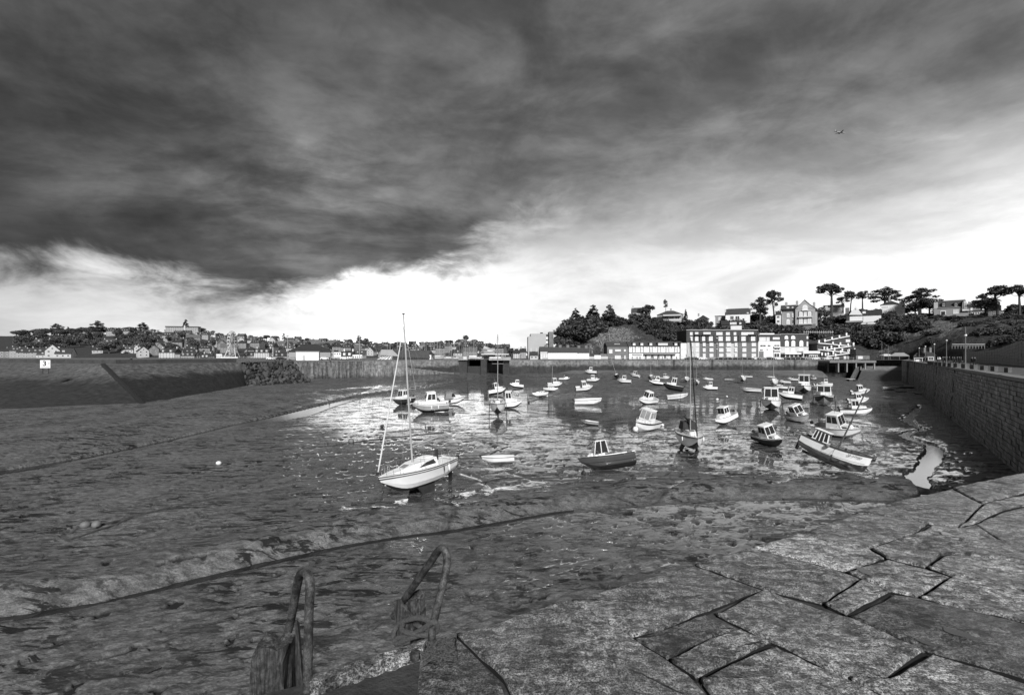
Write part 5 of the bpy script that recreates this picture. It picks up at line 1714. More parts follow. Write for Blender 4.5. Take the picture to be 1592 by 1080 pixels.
def leaf_mat(name, v, rough=.7):
    m = bpy.data.materials.new(name); m.use_nodes = True
    t = NT(m.node_tree)
    bs = t.n('ShaderNodeBsdfPrincipled'); out = t.n('ShaderNodeOutputMaterial'); t.l(bs.outputs[0], out.inputs[0])
    ri = t.n('ShaderNodeNewGeometry').outputs['Random Per Island']
    oi = t.n('ShaderNodeObjectInfo').outputs['Random']
    val = t.m('MULTIPLY', t.mr(ri, 0, 1, v * .45, v * 1.7, smooth=False), t.mr(oi, 0, 1, .65, 1.35, smooth=False))
    cc = t.n('ShaderNodeCombineColor'); [t.l(val, cc.inputs[k]) for k in range(3)]
    t.l(cc.outputs[0], bs.inputs['Base Color']); bs.inputs['Roughness'].default_value = rough
    return m


LEAF = leaf_mat('broadleaf', .075)
LEAFD = leaf_mat('dark_conifer', .042)
LEAFP = leaf_mat('pine_needles', .040)
LEAFM = leaf_mat('hedge_leaf', .050)


def crown_mesh(name, clumps, n, size, m, seed, flat=.0, mesh=True):
    rs = np.random.RandomState(seed)
    vol = np.array([r[1] ** 2 for r in clumps]); vol = vol / vol.sum()
    idx = rs.choice(len(clumps), n, p=vol)
    c = np.array([q[0] for q in clumps])[idx]; rr = np.array([q[1] for q in clumps])[idx]
    sq = np.array([q[2] if len(q) > 2 else 1.0 for q in clumps])[idx]
    d = rs.normal(size=(n, 3)); d /= np.linalg.norm(d, axis=1)[:, None]
    rad = rr * (0.55 + 0.5 * rs.rand(n)) 
    p = c + d * rad[:, None] * np.stack([np.ones(n), np.ones(n), sq], 1)
    a = rs.normal(size=(n, 3)) + np.array([0, 0, 0]); a[:, 2] *= (1 - flat)
    a /= np.linalg.norm(a, axis=1)[:, None]
    b = np.cross(a, rs.normal(size=(n, 3))); b[:, 2] *= (1 - flat); b /= np.linalg.norm(b, axis=1)[:, None]
    s = size * (0.5 + rs.rand(n))[:, None]
    v = np.stack([p - a * s - b * s * .6, p + a * s - b * s * .6, p + a * s * .6 + b * s * .7, p - a * s * .7 + b * s * .6], 1).reshape(-1, 3)
    me = bpy.data.meshes.new(name)
    me.vertices.add(n * 4); me.vertices.foreach_set('co', v.astype(np.float32).reshape(-1))
    me.loops.add(n * 4); me.loops.foreach_set('vertex_index', np.arange(n * 4, dtype=np.int32))
    me.polygons.add(n); me.polygons.foreach_set('loop_start', np.arange(0, n * 4, 4, dtype=np.int32))
    me.materials.append(m); me.update(calc_edges=True)
    return me


def tree_proto(kind, seed):
    """unit trees, about 10 m tall; returns (crown mesh, trunk mesh)"""
    rnd = random.Random(seed)
    tb = MB()
    if kind == 'broad':
        cl = [((rnd.uniform(-2.4, 2.4), rnd.uniform(-2.4, 2.4), rnd.uniform(3.8, 8.0)), rnd.uniform(1.2, 2.2)) for _ in range(13)]
        cl += [((0, 0, 8.3), 1.4)]
        me = crown_mesh('crown', cl, 2600, .26, LEAF, seed)
        tb.tube([(0, 0, -1), (0, 0, 2), (.2, .1, 5), (.1, .2, 7.5)], [.38, .30, .2, .08], 7)
        for c in cl[:6]: tb.tube([(0, 0, 2.6), c[0]], [.16, .05], 5)
    elif kind == 'bush':
        cl = [((rnd.uniform(-2.6, 2.6), rnd.uniform(-2, 2), rnd.uniform(.5, 2.2)), rnd.uniform(1.0, 1.7)) for _ in range(9)]
        me = crown_mesh('crown', cl, 1700, .24, LEAFM, seed)
        tb.tube([(0, 0, -1), (0, 0, 1.6)], [.25, .1], 5)
    elif kind == 'cypress':   # feathery dark conifer
        cl = []
        for k in range(9):
            z = 1.2 + k * 1.0; r = 2.9 * (1 - z / 11.5) ** .8
            for j in range(5):
                a = rnd.uniform(0, 6.28); cl.append(((math.cos(a) * r * .75, math.sin(a) * r * .75, z + rnd.uniform(-.3, .6)), max(.35, r * .48), .55))
        cl.append(((0, 0, 10), .4, 1.5))
        me = crown_mesh('crown', cl, 3000, .25, LEAFD, seed)
        tb.tube([(0, 0, -1), (0, 0, 4), (0, 0, 9.5)], [.35, .25, .05], 6)
    elif kind == 'pine':      # umbrella pine: bare leaning trunk, flat layered pads
        cl = []
        lean = rnd.uniform(-.8, .8)
        tb.tube([(0, 0, -1), (lean * .3, 0, 3), (lean, .1, 6), (lean * 1.1, 0, 8.4)], [.34, .28, .2, .08], 7)
        for k in range(19):
            a = rnd.uniform(0, 6.28); r = rnd.uniform(.3, 3.6); z = 8.7 - .16 * r * r + rnd.uniform(-1.7, .5)
            c = (lean + math.cos(a) * r, math.sin(a) * r, z)
            cl.append((c, rnd.uniform(.6, 1.15), .62))
            tb.tube([(lean * .9, .05, 5.0 + rnd.uniform(0, 1.5)), ((lean + c[0]) / 2, c[1] / 2, z - 1.0), c], [.12, .07, .03], 5)
        me = crown_mesh('crown', cl, 2600, .16, LEAFP, seed, flat=.1)
    elif kind == 'cedar':     # broad dark layered tree
        cl = []
        tb.tube([(0, 0, -1), (0, 0, 3), (.3, 0, 7), (.3, 0, 8.6)], [.42, .33, .2, .06], 7)
        for z, r, n in ((3.9, 3.3, 9), (5.3, 4.2, 13), (6.8, 3.7, 12), (8.1, 2.4, 8), (9.1, 1.0, 3)):
            for k in range(n):
                a = rnd.uniform(0, 6.28); q = r * rnd.uniform(.25, 1)
                cl.append(((.2 + math.cos(a) * q, math.sin(a) * q, z + rnd.uniform(-.5, .4)), rnd.uniform(.7, 1.3), .5))
        for k in range(6):
            a = k * 1.05; tb.tube([(0, 0, 2.8), (math.cos(a) * 1.6, math.sin(a) * 1.6, 5), (math.cos(a) * 2.8, math.sin(a) * 2.8, 6)], [.15, .1, .04], 5)
        me = crown_mesh('crown', cl, 4200, .17, LEAFP, seed, flat=.2)
    elif kind == 'thin':
        cl = [((rnd.uniform(-1.3, 1.3), rnd.uniform(-1.2, 1.2), rnd.uniform(3, 9.5)), rnd.uniform(.5, .9)) for _ in range(14)]
        me = crown_mesh('crown', cl, 900, .20, LEAF, seed)
        tb.tube([(0, 0, -1), (.1, 0, 4), (-.1, 0, 9)], [.22, .15, .04], 6)
        for c in cl[:8]: tb.tube([(0, 0, 3.2), c[0]], [.08, .03], 4)
    o = tb.build('trunk', BARK)
    t = o.data; bpy.data.objects.remove(o)
    return me, t


TP = {k: [tree_proto(k, 10 * i + s) for s in range(n)] for i, (k, n) in enumerate((('broad', 5), ('bush', 5), ('cypress', 3), ('pine', 4), ('cedar', 2), ('thin', 2)))}
NAMES = dict(broad='broadleaf_tree', bush='shrub', cypress='cypress_tree', pine='pine_tree', cedar='cedar_tree', thin='young_tree')
CATS = dict(broad='tree', bush='shrub', cypress='tree', pine='tree', cedar='tree', thin='tree')


def tree(kind, loc, h, label, group=None, w=None, seed=None):
    rnd = random.Random(hash((round(loc[0], 1), round(loc[1], 1))) & 0xffff)
    me, tk = TP[kind][rnd.randrange(len(TP[kind]))] if seed is None else TP[kind][seed % len(TP[kind])]
    r = thing(NAMES[kind], label, CATS[kind], loc, (0, 0, rnd.uniform(0, 6.28) if kind != 'pine' else rnd.choice((0, 3.14)) + rnd.uniform(-.4, .4)), group)
    s = h / (3.4 if kind == 'bush' else 10.0)
    sx = s * (w or 1.0)
    r.scale = (sx, sx, s)
    for nm, m_ in (('crown', me), ('trunk', tk)):
        c = bpy.data.objects.new(nm, m_); COL.objects.link(c); c.parent = r
    return r


# ---------------------------------------------------------------- far left hill (the town)
SKY_L = [(-400, 520), (34, 519), (100, 517), (170, 516), (300, 515), (345, 523), (400, 525), (480, 530), (560, 534), (640, 537), (700, 533), (722, 530), (760, 537), (800, 546), (830, 552), (900, 556), (1000, 556)]
Y0, Y1 = 400.0, 760.0


def town_xyz(px, t):
    """a point on the town hillside: picture bearing px, t 0 at the waterfront, 1 at the skyline"""
    Y = Y0 + (Y1 - Y0) * t
    ys = float(np.interp(px, [p[0] for p in SKY_L], [p[1] for p in SKY_L])) + 3
    zc = ZC + (HY - ys) / F * Y1
    z = ZT + .1 + (zc - ZT) * (t ** 0.9 if t < 1 else 1)
    return Vector(((px - HX) / F * Y, Y, max(z, ZT + .1)))


M_HILL = stone_mat('hillside_scrub', .035, .035, 0, 1, bump=1.0, bscale=.25)
us = np.linspace(-500, 1000, 160); vs = np.linspace(0, 1.6, 40)
XX = np.zeros((40, 160)); YY = XX.copy(); ZZ = XX.copy()
for j, v in enumerate(vs):
    for i, u in enumerate(us):
        q = town_xyz(u, min(v, 1.0))
        if v > 1:
            q = Vector((q.x * (1 + (v - 1)), q.y * (1 + (v - 1)), q.z - (v - 1) * 20))
        XX[j, i], YY[j, i], ZZ[j, i] = q.x, q.y, q.z
ZZ += (fbm(XX / 25, YY / 25, 3, 4) * 1.2) * np.clip(vs, 0, 1)[:, None] - .3
grid_mesh('town_hill', XX, YY, ZZ, M_HILL)

# house prototypes ------------------------------------------------------------
UNITW = {}


def window_unit(m1, m2, key):
    """frame + pane, 1 x 1 in x,z, thin in y, facing -y"""
    if key not in UNITW:
        mb = MB()
        for c, d in (((0, 0, .46), (1, .12, .08)), ((0, 0, -.46), (1.08, .18, .08)), ((-.46, 0, 0), (.08, .12, .84)), ((.46, 0, 0), (.08, .12, .84)), ((0, 0, 0), (.05, .10, .84))):
            mb.box(c, d, mi=0)
        mb.box((0, .02, 0), (.84, .06, .84), mi=1)
        o = mb.build('window', [m1, m2]); UNITW[key] = o.data; bpy.data.objects.remove(o)
    return UNITW[key]


def window(parent, x, y, z, w, h, rz=0, key='plain', m1=None, m2=None):
    me = window_unit(m1 or SHUT, m2 or WGL, key)
    o = bpy.data.objects.new('window', me); COL.objects.link(o); o.parent = parent
    o.location = (x, y, z); o.scale = (w, 1, h); o.rotation_euler = (0, 0, rz)
    return o


def small_house(w, d, h, rh, wall, roof, style='side', chim=2, nwin=3, floors=1, dormer=0):
    """origin at base centre, front faces -y"""
    r = thing('town_house', '', 'house')
    mb = MB()
    if style == 'side':
        mb.hexa([(-w / 2, -d / 2, -3), (w / 2, -d / 2, -3), (w / 2, d / 2, -3), (-w / 2, d / 2, -3), (-w / 2, -d / 2, h), (w / 2, -d / 2, h), (w / 2, d / 2, h), (-w / 2, d / 2, h)])
        for s in (-1, 1): mb.add([(s * w / 2, -d / 2, h), (s * w / 2, d / 2, h), (s * w / 2, 0, h + rh)], [(0, 1, 2) if s > 0 else (2, 1, 0)])
        rb = MB()
        for s in (-1, 1):
            rb.hexa([(-w / 2 - .3, s * (d / 2 + .4), h - .25), (w / 2 + .3, s * (d / 2 + .4), h - .25), (w / 2 + .3, 0, h + rh), (-w / 2 - .3, 0, h + rh),
                     (-w / 2 - .3, s * (d / 2 + .4), h), (w / 2 + .3, s * (d / 2 + .4), h), (w / 2 + .3, 0, h + rh + .22), (-w / 2 - .3, 0, h + rh + .22)])
    elif style == 'gable':
        mb.hexa([(-w / 2, -d / 2, -3), (w / 2, -d / 2, -3), (w / 2, d / 2, -3), (-w / 2, d / 2, -3), (-w / 2, -d / 2, h), (w / 2, -d / 2, h), (w / 2, d / 2, h), (-w / 2, d / 2, h)])
        for s in (-1, 1): mb.add([(-w / 2, s * d / 2, h), (w / 2, s * d / 2, h), (0, s * d / 2, h + rh)], [(0, 1, 2) if s < 0 else (2, 1, 0)])
        rb = MB()
        for s in (-1, 1):
            rb.hexa([(s * (w / 2 + .35), -d / 2 - .3, h - .3), (s * (w / 2 + .35), d / 2 + .3, h - .3), (0, d / 2 + .3, h + rh), (0, -d / 2 - .3, h + rh),
                     (s * (w / 2 + .35), -d / 2 - .3, h - .05), (s * (w / 2 + .35), d / 2 + .3, h - .05), (0, d / 2 + .3, h + rh + .25), (0, -d / 2 - .3, h + rh + .25)])
    else:  # hip
        mb.hexa([(-w / 2, -d / 2, -3), (w / 2, -d / 2, -3), (w / 2, d / 2, -3), (-w / 2, d / 2, -3), (-w / 2, -d / 2, h), (w / 2, -d / 2, h), (w / 2, d / 2, h), (-w / 2, d / 2, h)])
        rb = MB()
        q = min(d / 2, w / 2 - .5)
        rb.add([(-w / 2 - .4, -d / 2 - .4, h), (w / 2 + .4, -d / 2 - .4, h), (w / 2 + .4, d / 2 + .4, h), (-w / 2 - .4, d / 2 + .4, h), (-w / 2 + q, 0, h + rh), (w / 2 - q, 0, h + rh)],
               [(3, 2, 1, 0), (0, 1, 5, 4), (1, 2, 5), (2, 3, 4, 5), (3, 0, 4)])
    mb.build('wall', wall, r)
    ro = rb.build('roof', roof, r)
    for k in range(chim):
        x = (-w / 2 + .7, w / 2 - .7, 0)[k]
        MB().box((x, 0, h + rh + .3) if style == 'side' else (x * .6, .8, h + rh * .6 + .6), (.9, .7, 1.8)).build('chimney', wall, ro)
    for k in range(dormer):
        x = -w / 2 + w * (k + 1) / (dormer + 1)
        db = MB().box((x, -d * .28, h + rh * .42), (1.5, 1.6, 1.5)).build('dormer', wall, ro)
    for fl in range(floors):
        z = 1.5 + fl * 2.8
        for k in range(nwin):
            window(r, -w / 2 + w * (k + .5) / nwin, -d / 2 - .03, z, 1.3, 1.5)
    if style == 'gable': window(r, 0, -d / 2 - .03, h + rh * .35, 1.2, 1.3)
    for s in (-1, 1): window(r, s * (w / 2 + .03), 0, 1.6, 1.2, 1.4, s * R(90))
    return r


T_WHITE_SHADE, T_PALE_SHADE, T_GREY_SHADE = mat('town_white_cloud_shade', .46, .8, .12, .3), mat('town_pale_cloud_shade', .30, .85, .12, .3), mat('town_grey_cloud_shade', .19, .85, .15, .3)  # white, pale and grey render darkened: cloud shadow put into the wall colour
HP = [small_house(11, 8, 5.2, 4.2, T_PALE_SHADE, SLATE, 'side', 2, 3, 2, 2), small_house(8, 9, 5.0, 4.0, T_WHITE_SHADE, SLATE, 'gable', 1, 2, 2), small_house(14, 8, 3.2, 4.0, T_WHITE_SHADE, SLATEM, 'side', 2, 4, 1, 2),
      small_house(10, 9, 5.6, 3.6, T_GREY_SHADE, SLATE, 'hip', 1, 3, 2), small_house(9, 8, 6.2, 4.4, W_STONE, SLATEM, 'gable', 2, 2, 2), small_house(12, 8, 7.8, 4.0, T_PALE_SHADE, SLATE, 'side', 2, 4, 3, 3),
      small_house(16, 9, 5.6, 4.2, T_GREY_SHADE, TILE, 'side', 2, 5, 2), small_house(9, 7, 3.0, 3.8, T_WHITE_SHADE, SLATE, 'side', 1, 3, 1, 1), small_house(10, 9, 8.5, 3.0, W_STONE, SLATE, 'side', 2, 4, 3, 3), small_house(8, 8, 4.6, 4.6, T_GREY_SHADE, SLATEM, 'gable', 1, 2, 2)]
HDESC = ['pale slate-roofed house with dormers', 'white gabled house', 'low white house with dormers', 'grey hip-roofed house', 'stone gabled house', 'tall pale three-storey house', 'wide grey house with tiled roof', 'white cottage', 'tall granite house', 'grey steep-gabled house']
HUSED = [False] * len(HP)
LAND = [(20, 'at the far left edge'), (75, 'above the white terrace'), (135, 'by the tall tree clump'), (190, 'left of the hillside roofs'), (232, 'left of the long hotel'), (285, 'below the long hotel'), (330, 'between hotel and ferris wheel'), (361, 'behind the ferris wheel'), (400, 'above the rubble slope'), (440, 'left of the white hall'), (478, 'behind the white hall'), (530, 'right of the white hall'), (590, 'by the tall conifers'), (640, 'behind the market hall'), (690, 'behind the yacht masts'), (735, 'on the wooded knoll'), (775, 'behind the harbour gate'), (830, 'behind the windowless block')]


def near_name(px):
    return min(LAND, key=lambda q: abs(q[0] - px))[1]


def place_house(k, loc, rz, label, group, s=1.0, dark=None):
    o = HP[k] if not HUSED[k] else copy_tree(HP[k])
    HUSED[k] = True
    o.location = loc; o.rotation_euler = (0, 0, rz); o.scale = (s, s, s)
    tag(o, label, 'house', group)
    return o


rnd = random.Random(21)
LABELS_SEEN = {}
ROWS = [('on the waterfront', .02), ('in the lower row', .22), ('half way up', .45), ('high up', .68), ('under the tree line', .86)]


def row_name(t):
    return min(ROWS, key=lambda q: abs(q[1] - t))[0]


spots = []
tries = 0
while len(spots) < 150 and tries < 6000:
    tries += 1
    px = rnd.uniform(140, 790); t = rnd.choice((.03, .12, .22, .34, .46, .58, .70, .82)) + rnd.uniform(-.03, .03)
    if px < 200 and t < .75 and rnd.random() < .75: continue
    if px > 640 and t > .6 and rnd.random() < .6: continue
    if 240 < px < 310 and t > .72: continue
    if 345 < px < 376 and t < .05: continue
    Y = Y0 + (Y1 - Y0) * t
    if any(abs(px - q[0]) < 13.5 * 700 / 700 * (600 / Y) * 0.95 and abs(t - q[1]) < .075 for q in spots): continue
    spots.append((px, t))
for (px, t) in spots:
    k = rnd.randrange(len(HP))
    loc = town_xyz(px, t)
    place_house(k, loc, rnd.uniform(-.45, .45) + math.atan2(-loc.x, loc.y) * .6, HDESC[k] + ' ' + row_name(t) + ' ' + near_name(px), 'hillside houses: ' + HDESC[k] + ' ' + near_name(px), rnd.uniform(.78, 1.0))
# scattered villas in the woods on the far left
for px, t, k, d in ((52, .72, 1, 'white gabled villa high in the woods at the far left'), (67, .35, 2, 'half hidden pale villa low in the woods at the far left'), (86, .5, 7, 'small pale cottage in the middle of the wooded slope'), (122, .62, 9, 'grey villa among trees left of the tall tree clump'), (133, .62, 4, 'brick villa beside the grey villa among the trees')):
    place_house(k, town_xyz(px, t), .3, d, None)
# white waterfront terrace, far left (each house its own)
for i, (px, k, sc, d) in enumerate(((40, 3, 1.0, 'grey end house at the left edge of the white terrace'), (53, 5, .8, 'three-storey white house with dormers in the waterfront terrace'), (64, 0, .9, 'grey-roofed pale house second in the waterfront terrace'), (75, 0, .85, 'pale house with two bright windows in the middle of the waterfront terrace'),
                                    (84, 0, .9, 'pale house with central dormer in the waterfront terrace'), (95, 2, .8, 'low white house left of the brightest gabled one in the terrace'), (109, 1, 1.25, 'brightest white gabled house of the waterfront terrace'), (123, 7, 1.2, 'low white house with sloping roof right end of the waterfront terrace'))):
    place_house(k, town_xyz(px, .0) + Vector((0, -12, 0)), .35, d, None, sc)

# long hotel on the skyline
def long_hotel():
    p = town_xyz(285, .93)
    r = thing('long_hotel', 'long grey four-storey hotel with ribbon windows below the skyline trees', 'hotel', p, (0, 0, .25))
    MB().box((0, 0, 3), (46, 10, 16)).build('wall', W_GREY, r)
    MB().box((0, 0, 11.6), (47, 11, 1.6)).build('roof', SLATEM, r)
    MB().box((4, -.5, 8), (2, 10.5, 12)).build('stair_tower', W_PALE, r)
    for fl in range(4):
        for k in range(14):
            if k != 7: window(r, -21 + k * 3.1, -5.06, 1.6 + fl * 2.6, 2.4, 1.3)
    return r


long_hotel()
# tall windowed facades along the waterfront
def block(name, px0, px1, pyt, pyb, Y, wall, roof, lab, floors, bays, cat='building', depth=12, roofh=0, rz=0, key='plain', m2=None, win=(.55, .5), dormers=0, grp=None):
    """flat fronted building standing between two surveyed verticals; roofh>0 gives a pitched roof"""
    zb = ZC - (pyb - HY) / F * Y; zt = ZC - (pyt - HY) / F * Y
    x0 = (px0 - HX) / F * Y; x1 = (px1 - HX) / F * Y
    w = x1 - x0; h = zt - zb - roofh
    if Y >= 243 and px0 > 1000:
        rz = -math.atan((x0 + x1) / 2 / Y); w *= math.cos(rz)
    r = thing(name, lab, cat, ((x0 + x1) / 2, Y, zb), (0, 0, rz), grp)
    MB().box((0, depth / 2, h / 2 - .5), (w, depth, h + 1)).build('wall', wall, r)
    if roofh:
        rb = MB()
        rb.add([(-w / 2 - .2, -.4, h), (w / 2 + .2, -.4, h), (w / 2 + .2, depth + .4, h), (-w / 2 - .2, depth + .4, h), (-w / 2 - .2, depth / 2, h + roofh), (w / 2 + .2, depth / 2, h + roofh)],
               [(3, 2, 1, 0), (0, 1, 5, 4), (1, 2, 5), (2, 3, 4, 5), (3, 0, 4)])
        ro = rb.build('roof', roof, r)
    else:
        ro = MB().box((0, depth / 2, h + .15), (w + .4, depth + .4, .35)).build('roof', roof, r)
    fh = h / floors
    for fl in range(floors):
        for k in range(bays):
            window(r, -w / 2 + w * (k + .5) / bays, -.06, fh * (fl + .52), w / bays * win[0], fh * win[1], key=key, m2=m2)
    for k in range(dormers):
        x = -w / 2 + w * (k + .5) / dormers
        d_ = MB().box((x, 1.2, h + roofh * .38), (1.6, 2.2, 1.6)).build('dormer', wall, ro)
    for s in (-1, 1):
        if roofh: MB().box((s * (w / 2 - .6), depth / 2, h + roofh + .4), (.8, 1.6, 1.8)).build('chimney', wall, ro)
    return r


WF = [(247, 271, 541, 557, 395, W_PALE, SLATE, 'pale crenellated waterfront building with tall chimneys', 3, 5, 2), (271, 280, 551, 557, 396, W_GREY, SLATE, 'low grey shed right of the crenellated building', 1, 3, 0), (281, 302, 546, 557, 394, W_GREY, SLATE, 'dark-roofed waterfront house with five bright windows', 2, 5, 3),
      (302, 312, 546, 557, 396, W_DARK, SLATE, 'narrow dark waterfront house between the bright-windowed and plain ones', 3, 3, 1), (312, 324, 549, 557, 395, W_PALE, SLATE, 'plain pale waterfront house with a low roof', 1, 2, 2), (324, 334, 547, 557, 394, W_DARK, SLATE, 'dark waterfront house with six white windows', 3, 3, 1),
      (336, 345, 550, 557, 392, W_WHITE, SLATEM, 'small white kiosk building left of the ferris wheel', 1, 3, 0), (378, 395, 546, 557, 395, W_GREY, SLATE, 'grey stone waterfront house right of the ferris wheel', 2, 4, 2), (395, 418, 541, 557, 393, W_PALE, SLATE, 'pale waterfront building with two ribbons of windows', 3, 6, 3),
      (419, 425, 532, 557, 398, W_GREY, SLATE, 'slim grey tower house on the waterfront', 4, 2, 1), (425, 452, 547, 557, 396, W_GREY, SLATE, 'low grey terrace right of the slim tower house', 1, 7, 3), (519, 530, 547, 559, 330, W_WHITE, SLATE, 'bright white waterfront shop with a large square window', 2, 3, 0),
      (531, 547, 545, 559, 328, W_WHITE, SLATE, 'dark-roofed white waterfront shop with dormers', 2, 5, 2), (548, 563, 551, 559, 326, W_WHITE, SLATEM, 'low white waterfront pavilion left of the market hall', 1, 5, 0), (506, 519, 545, 558, 332, W_GREY, SLATE, 'plain grey waterfront box right of the white hall', 1, 2, 0)]
for a in WF:
    block('waterfront_house', a[0], a[1], a[2], a[3], a[4], a[5], a[6], a[7], a[8], a[9], 'house', 9, 0 if a[10] == 0 else 4.0, m2=WGLB if a[5] in (W_DARK, W_GREY) else WGL, dormers=a[10])

# vegetation of the town hill -------------------------------------------------
rnd = random.Random(4)
n = 0
for i in range(74):
    px = rnd.uniform(28, 240); t = rnd.random() ** .8
    if px > 140 and rnd.random() < .35: continue
    q = town_xyz(px, t)
    tree(rnd.choice(('broad', 'broad', 'broad', 'cypress')), q, rnd.uniform(9, 13), rnd.choice(('round dark', 'tall dark', 'spreading dark')) + ' wood tree, ' + row_name(t) + ' ' + near_name(px), 'left hill wood trees ' + near_name(px), rnd.uniform(1.3, 1.8))
for i in range(76):
    px = rnd.uniform(150, 835); t = rnd.choice((.08, .2, .3, .42, .55, .65, .8))
    if 346 < px < 378 and t < .12: continue
    q = town_xyz(px, t + rnd.uniform(-.05, .05))
    tree('broad', q, rnd.uniform(7, 11), 'garden tree between the roofs, ' + row_name(t) + ' ' + near_name(px), 'garden trees ' + near_name(px), rnd.uniform(1.0, 1.4))
for i, px in enumerate(np.linspace(26, 832, 88)):
    px = float(px) + rnd.uniform(-3, 3); q = town_xyz(px, .97 + rnd.uniform(-.04, .05))
    h = rnd.uniform(8, 13) if px < 345 else rnd.uniform(5.5, 10)
    if 238 < px < 308: q = town_xyz(px, 1.08); h *= .9
    tree(rnd.choice(('broad', 'broad', 'thin')) if px < 560 else 'broad', q, h, ('taller' if h > 9 else 'lower') + ' tree on the skyline ' + near_name(px), 'skyline trees ' + near_name(px), rnd.uniform(1.4, 1.9))
for px, t, h, k, lb in ((88, .97, 20, 'cedar', 'tall flat-topped tree standing out on the left skyline'), (152, .9, 24, 'cedar', 'tallest spreading tree on the skyline left of the hotel'), (222, .95, 20, 'cedar', 'spreading dark tree on the skyline beside the hotel'), (289, 1.05, 24, 'cypress', 'pair of slim poplars behind the long hotel'),
                        (557, .75, 17, 'cypress', 'left of the two tall conifers behind the shops'), (560, .7, 16, 'cypress', 'right of the two tall conifers behind the shops'), (545, .8, 12, 'broad', 'round tree left of the two tall conifers'), (568, .8, 14, 'broad', 'round tree right of the two tall conifers'), (441, 1.0, 13, 'thin', 'bare lattice-crowned tree on the skyline above the white hall'),
                        (725, .98, 15, 'broad', 'dark tree crowning the wooded knoll')):
    tree(k, town_xyz(px, t), h, lb, None)

# ferris wheel seen almost edge-on
def ferris():
    p = town_xyz(361, 0); p.y -= 30; p.x = (361 - HX) / F * p.y
    r = thing('ferris_wheel', 'pale ferris wheel seen nearly edge-on beside the waterfront', 'ferris wheel', p, (0, 0, R(74) + math.atan2(-p.x, p.y)))
    rad, hub = 9.6, 12.2
    M_W = mat('wheel_steel', .62, .5, .1, 1)
    for s in (-.9, .9):
        MB().tube([(rad * math.cos(a), s, hub + rad * math.sin(a)) for a in np.linspace(0, 2 * math.pi, 37)], .16, 4, cap=False).build('rim', M_W, r)
    sp = MB()
    for k in range(20):
        a = k * math.pi / 10
        for s in (-.9, .9): sp.tube([(0, s * .6, hub), (rad * math.cos(a), s, hub + rad * math.sin(a))], .06, 4)
    sp.build('spokes', M_W, r)['kind'] = 'stuff'
    for k in range(20):
        a = k * math.pi / 10
        x, z = rad * math.cos(a), hub + rad * math.sin(a) - .9
        g_ = MB().ball((x, 0, z), .85, 8, 5, sc=(1, 1.1, .7)).build('gondola', M_W, r)
        MB().prism([(x - .8, -.9), (x + .8, -.9), (x + .8, .9), (x - .8, .9)], z + .9, z + 1.05).build('gondola_roof', SLATEM, g_)
    for s in (-1, 1):
        for q in (-1, 1): MB().tube([(0, s * 1.2, hub), (q * 6.0, s * 4.2, -.2)], .25, 5).build('support_leg', M_W, r)
    MB().box((0, 0, .4), (14, 12, .8)).build('platform', W_WHITE, r)


ferris()

# white hall, dark hall, market hall on the left quay
Yh = 205
def hall():
    p = Q(478, 560, Yh); p.z = ZT
    r = thing('white_hall', 'plain white flat-roofed hall on the quay right of the rock heap', 'hall', p, (0, 0, R(20)))
    MB().box((0, 4, 1.9), (9.5, 7.5, 3.9)).build('wall', W_WHITE, r)
    MB().box((0, 4, 3.95), (9.9, 7.9, .2)).build('roof', W_PALE, r)
    MB().box((-1.5, .2, 1.2), (1.0, .1, 2.2)).build('door', W_PALE, r)
    for k in range(4): MB().box((4.8, 2 + k * 1.6, 1.9), (.12, .25, 3.7)).build('pilaster', W_PALE, r)
    p = Q(482, 560, 236); p.z = ZT
    r = thing('dark_roofed_hall', 'large hall with dark pitched roof behind the white hall', 'hall', p, (0, 0, R(20)))
    MB().box((0, 6, 2), (20, 14, 4.4)).build('wall', W_GREY, r)
    MB().add([(-11, -1.5, 4.2), (11, -1.5, 4.2), (11, 13.5, 4.2), (-11, 13.5, 4.2), (-3, 6, 8.4), (3, 6, 8.4)], [(3, 2, 1, 0), (0, 1, 5, 4), (1, 2, 5), (2, 3, 4, 5), (3, 0, 4)]).build('roof', SLATE, r)
    Ym = 245
    p = Q(632, 560, Ym); p.z = ZT
    r = thing('market_hall', 'wide low market hall under a big dark tent-shaped roof', 'hall', p)
    MB().box((0, 8, 1.2), (26, 12, 2.6)).build('wall', W_WHITE, r)
    MB().add([(-14, 0, 2.2), (-3.5, -1, 1.4), (12, 0, .8), (14, 9, 2.6), (12, 15, 3), (-14, 15, 3), (-13.5, 3, 5.3), (12, 4, 5.0)], [(0, 1, 6), (1, 2, 7, 6), (2, 3, 7), (3, 4, 7), (4, 5, 6, 7), (5, 0, 6), (0, 5, 4, 3, 2, 1)]).build('roof', SLATEM, r)
    MB().add([(-14.3, -.2, 2.4), (-3.7, -1.3, 1.7), (-8, 1.2, 5.3), (-14.1, 1.5, 5.5)], [(0, 1, 2, 3)]).build('roof_facet', W_GREY, r)
    p = Q(598, 560, 232); p.z = ZT
    r = thing('striped_tent', 'small striped sloping canopy in front of the market hall', 'canopy', (p.x - 3, p.y, p.z))
    for k in range(8): MB().add([(k * 1.0 - 1, 0, .1 + k * 0.02), (k * 1.0 - .4, 0, .1), (k * .55 + 2.9, 1.5, 1.9), (k * .55 + 2.6, 1.5, 1.9)], [(0, 1, 2, 3)]).build('canopy_strip', W_WHITE if k % 2 == 0 else W_GREY, r)


hall()
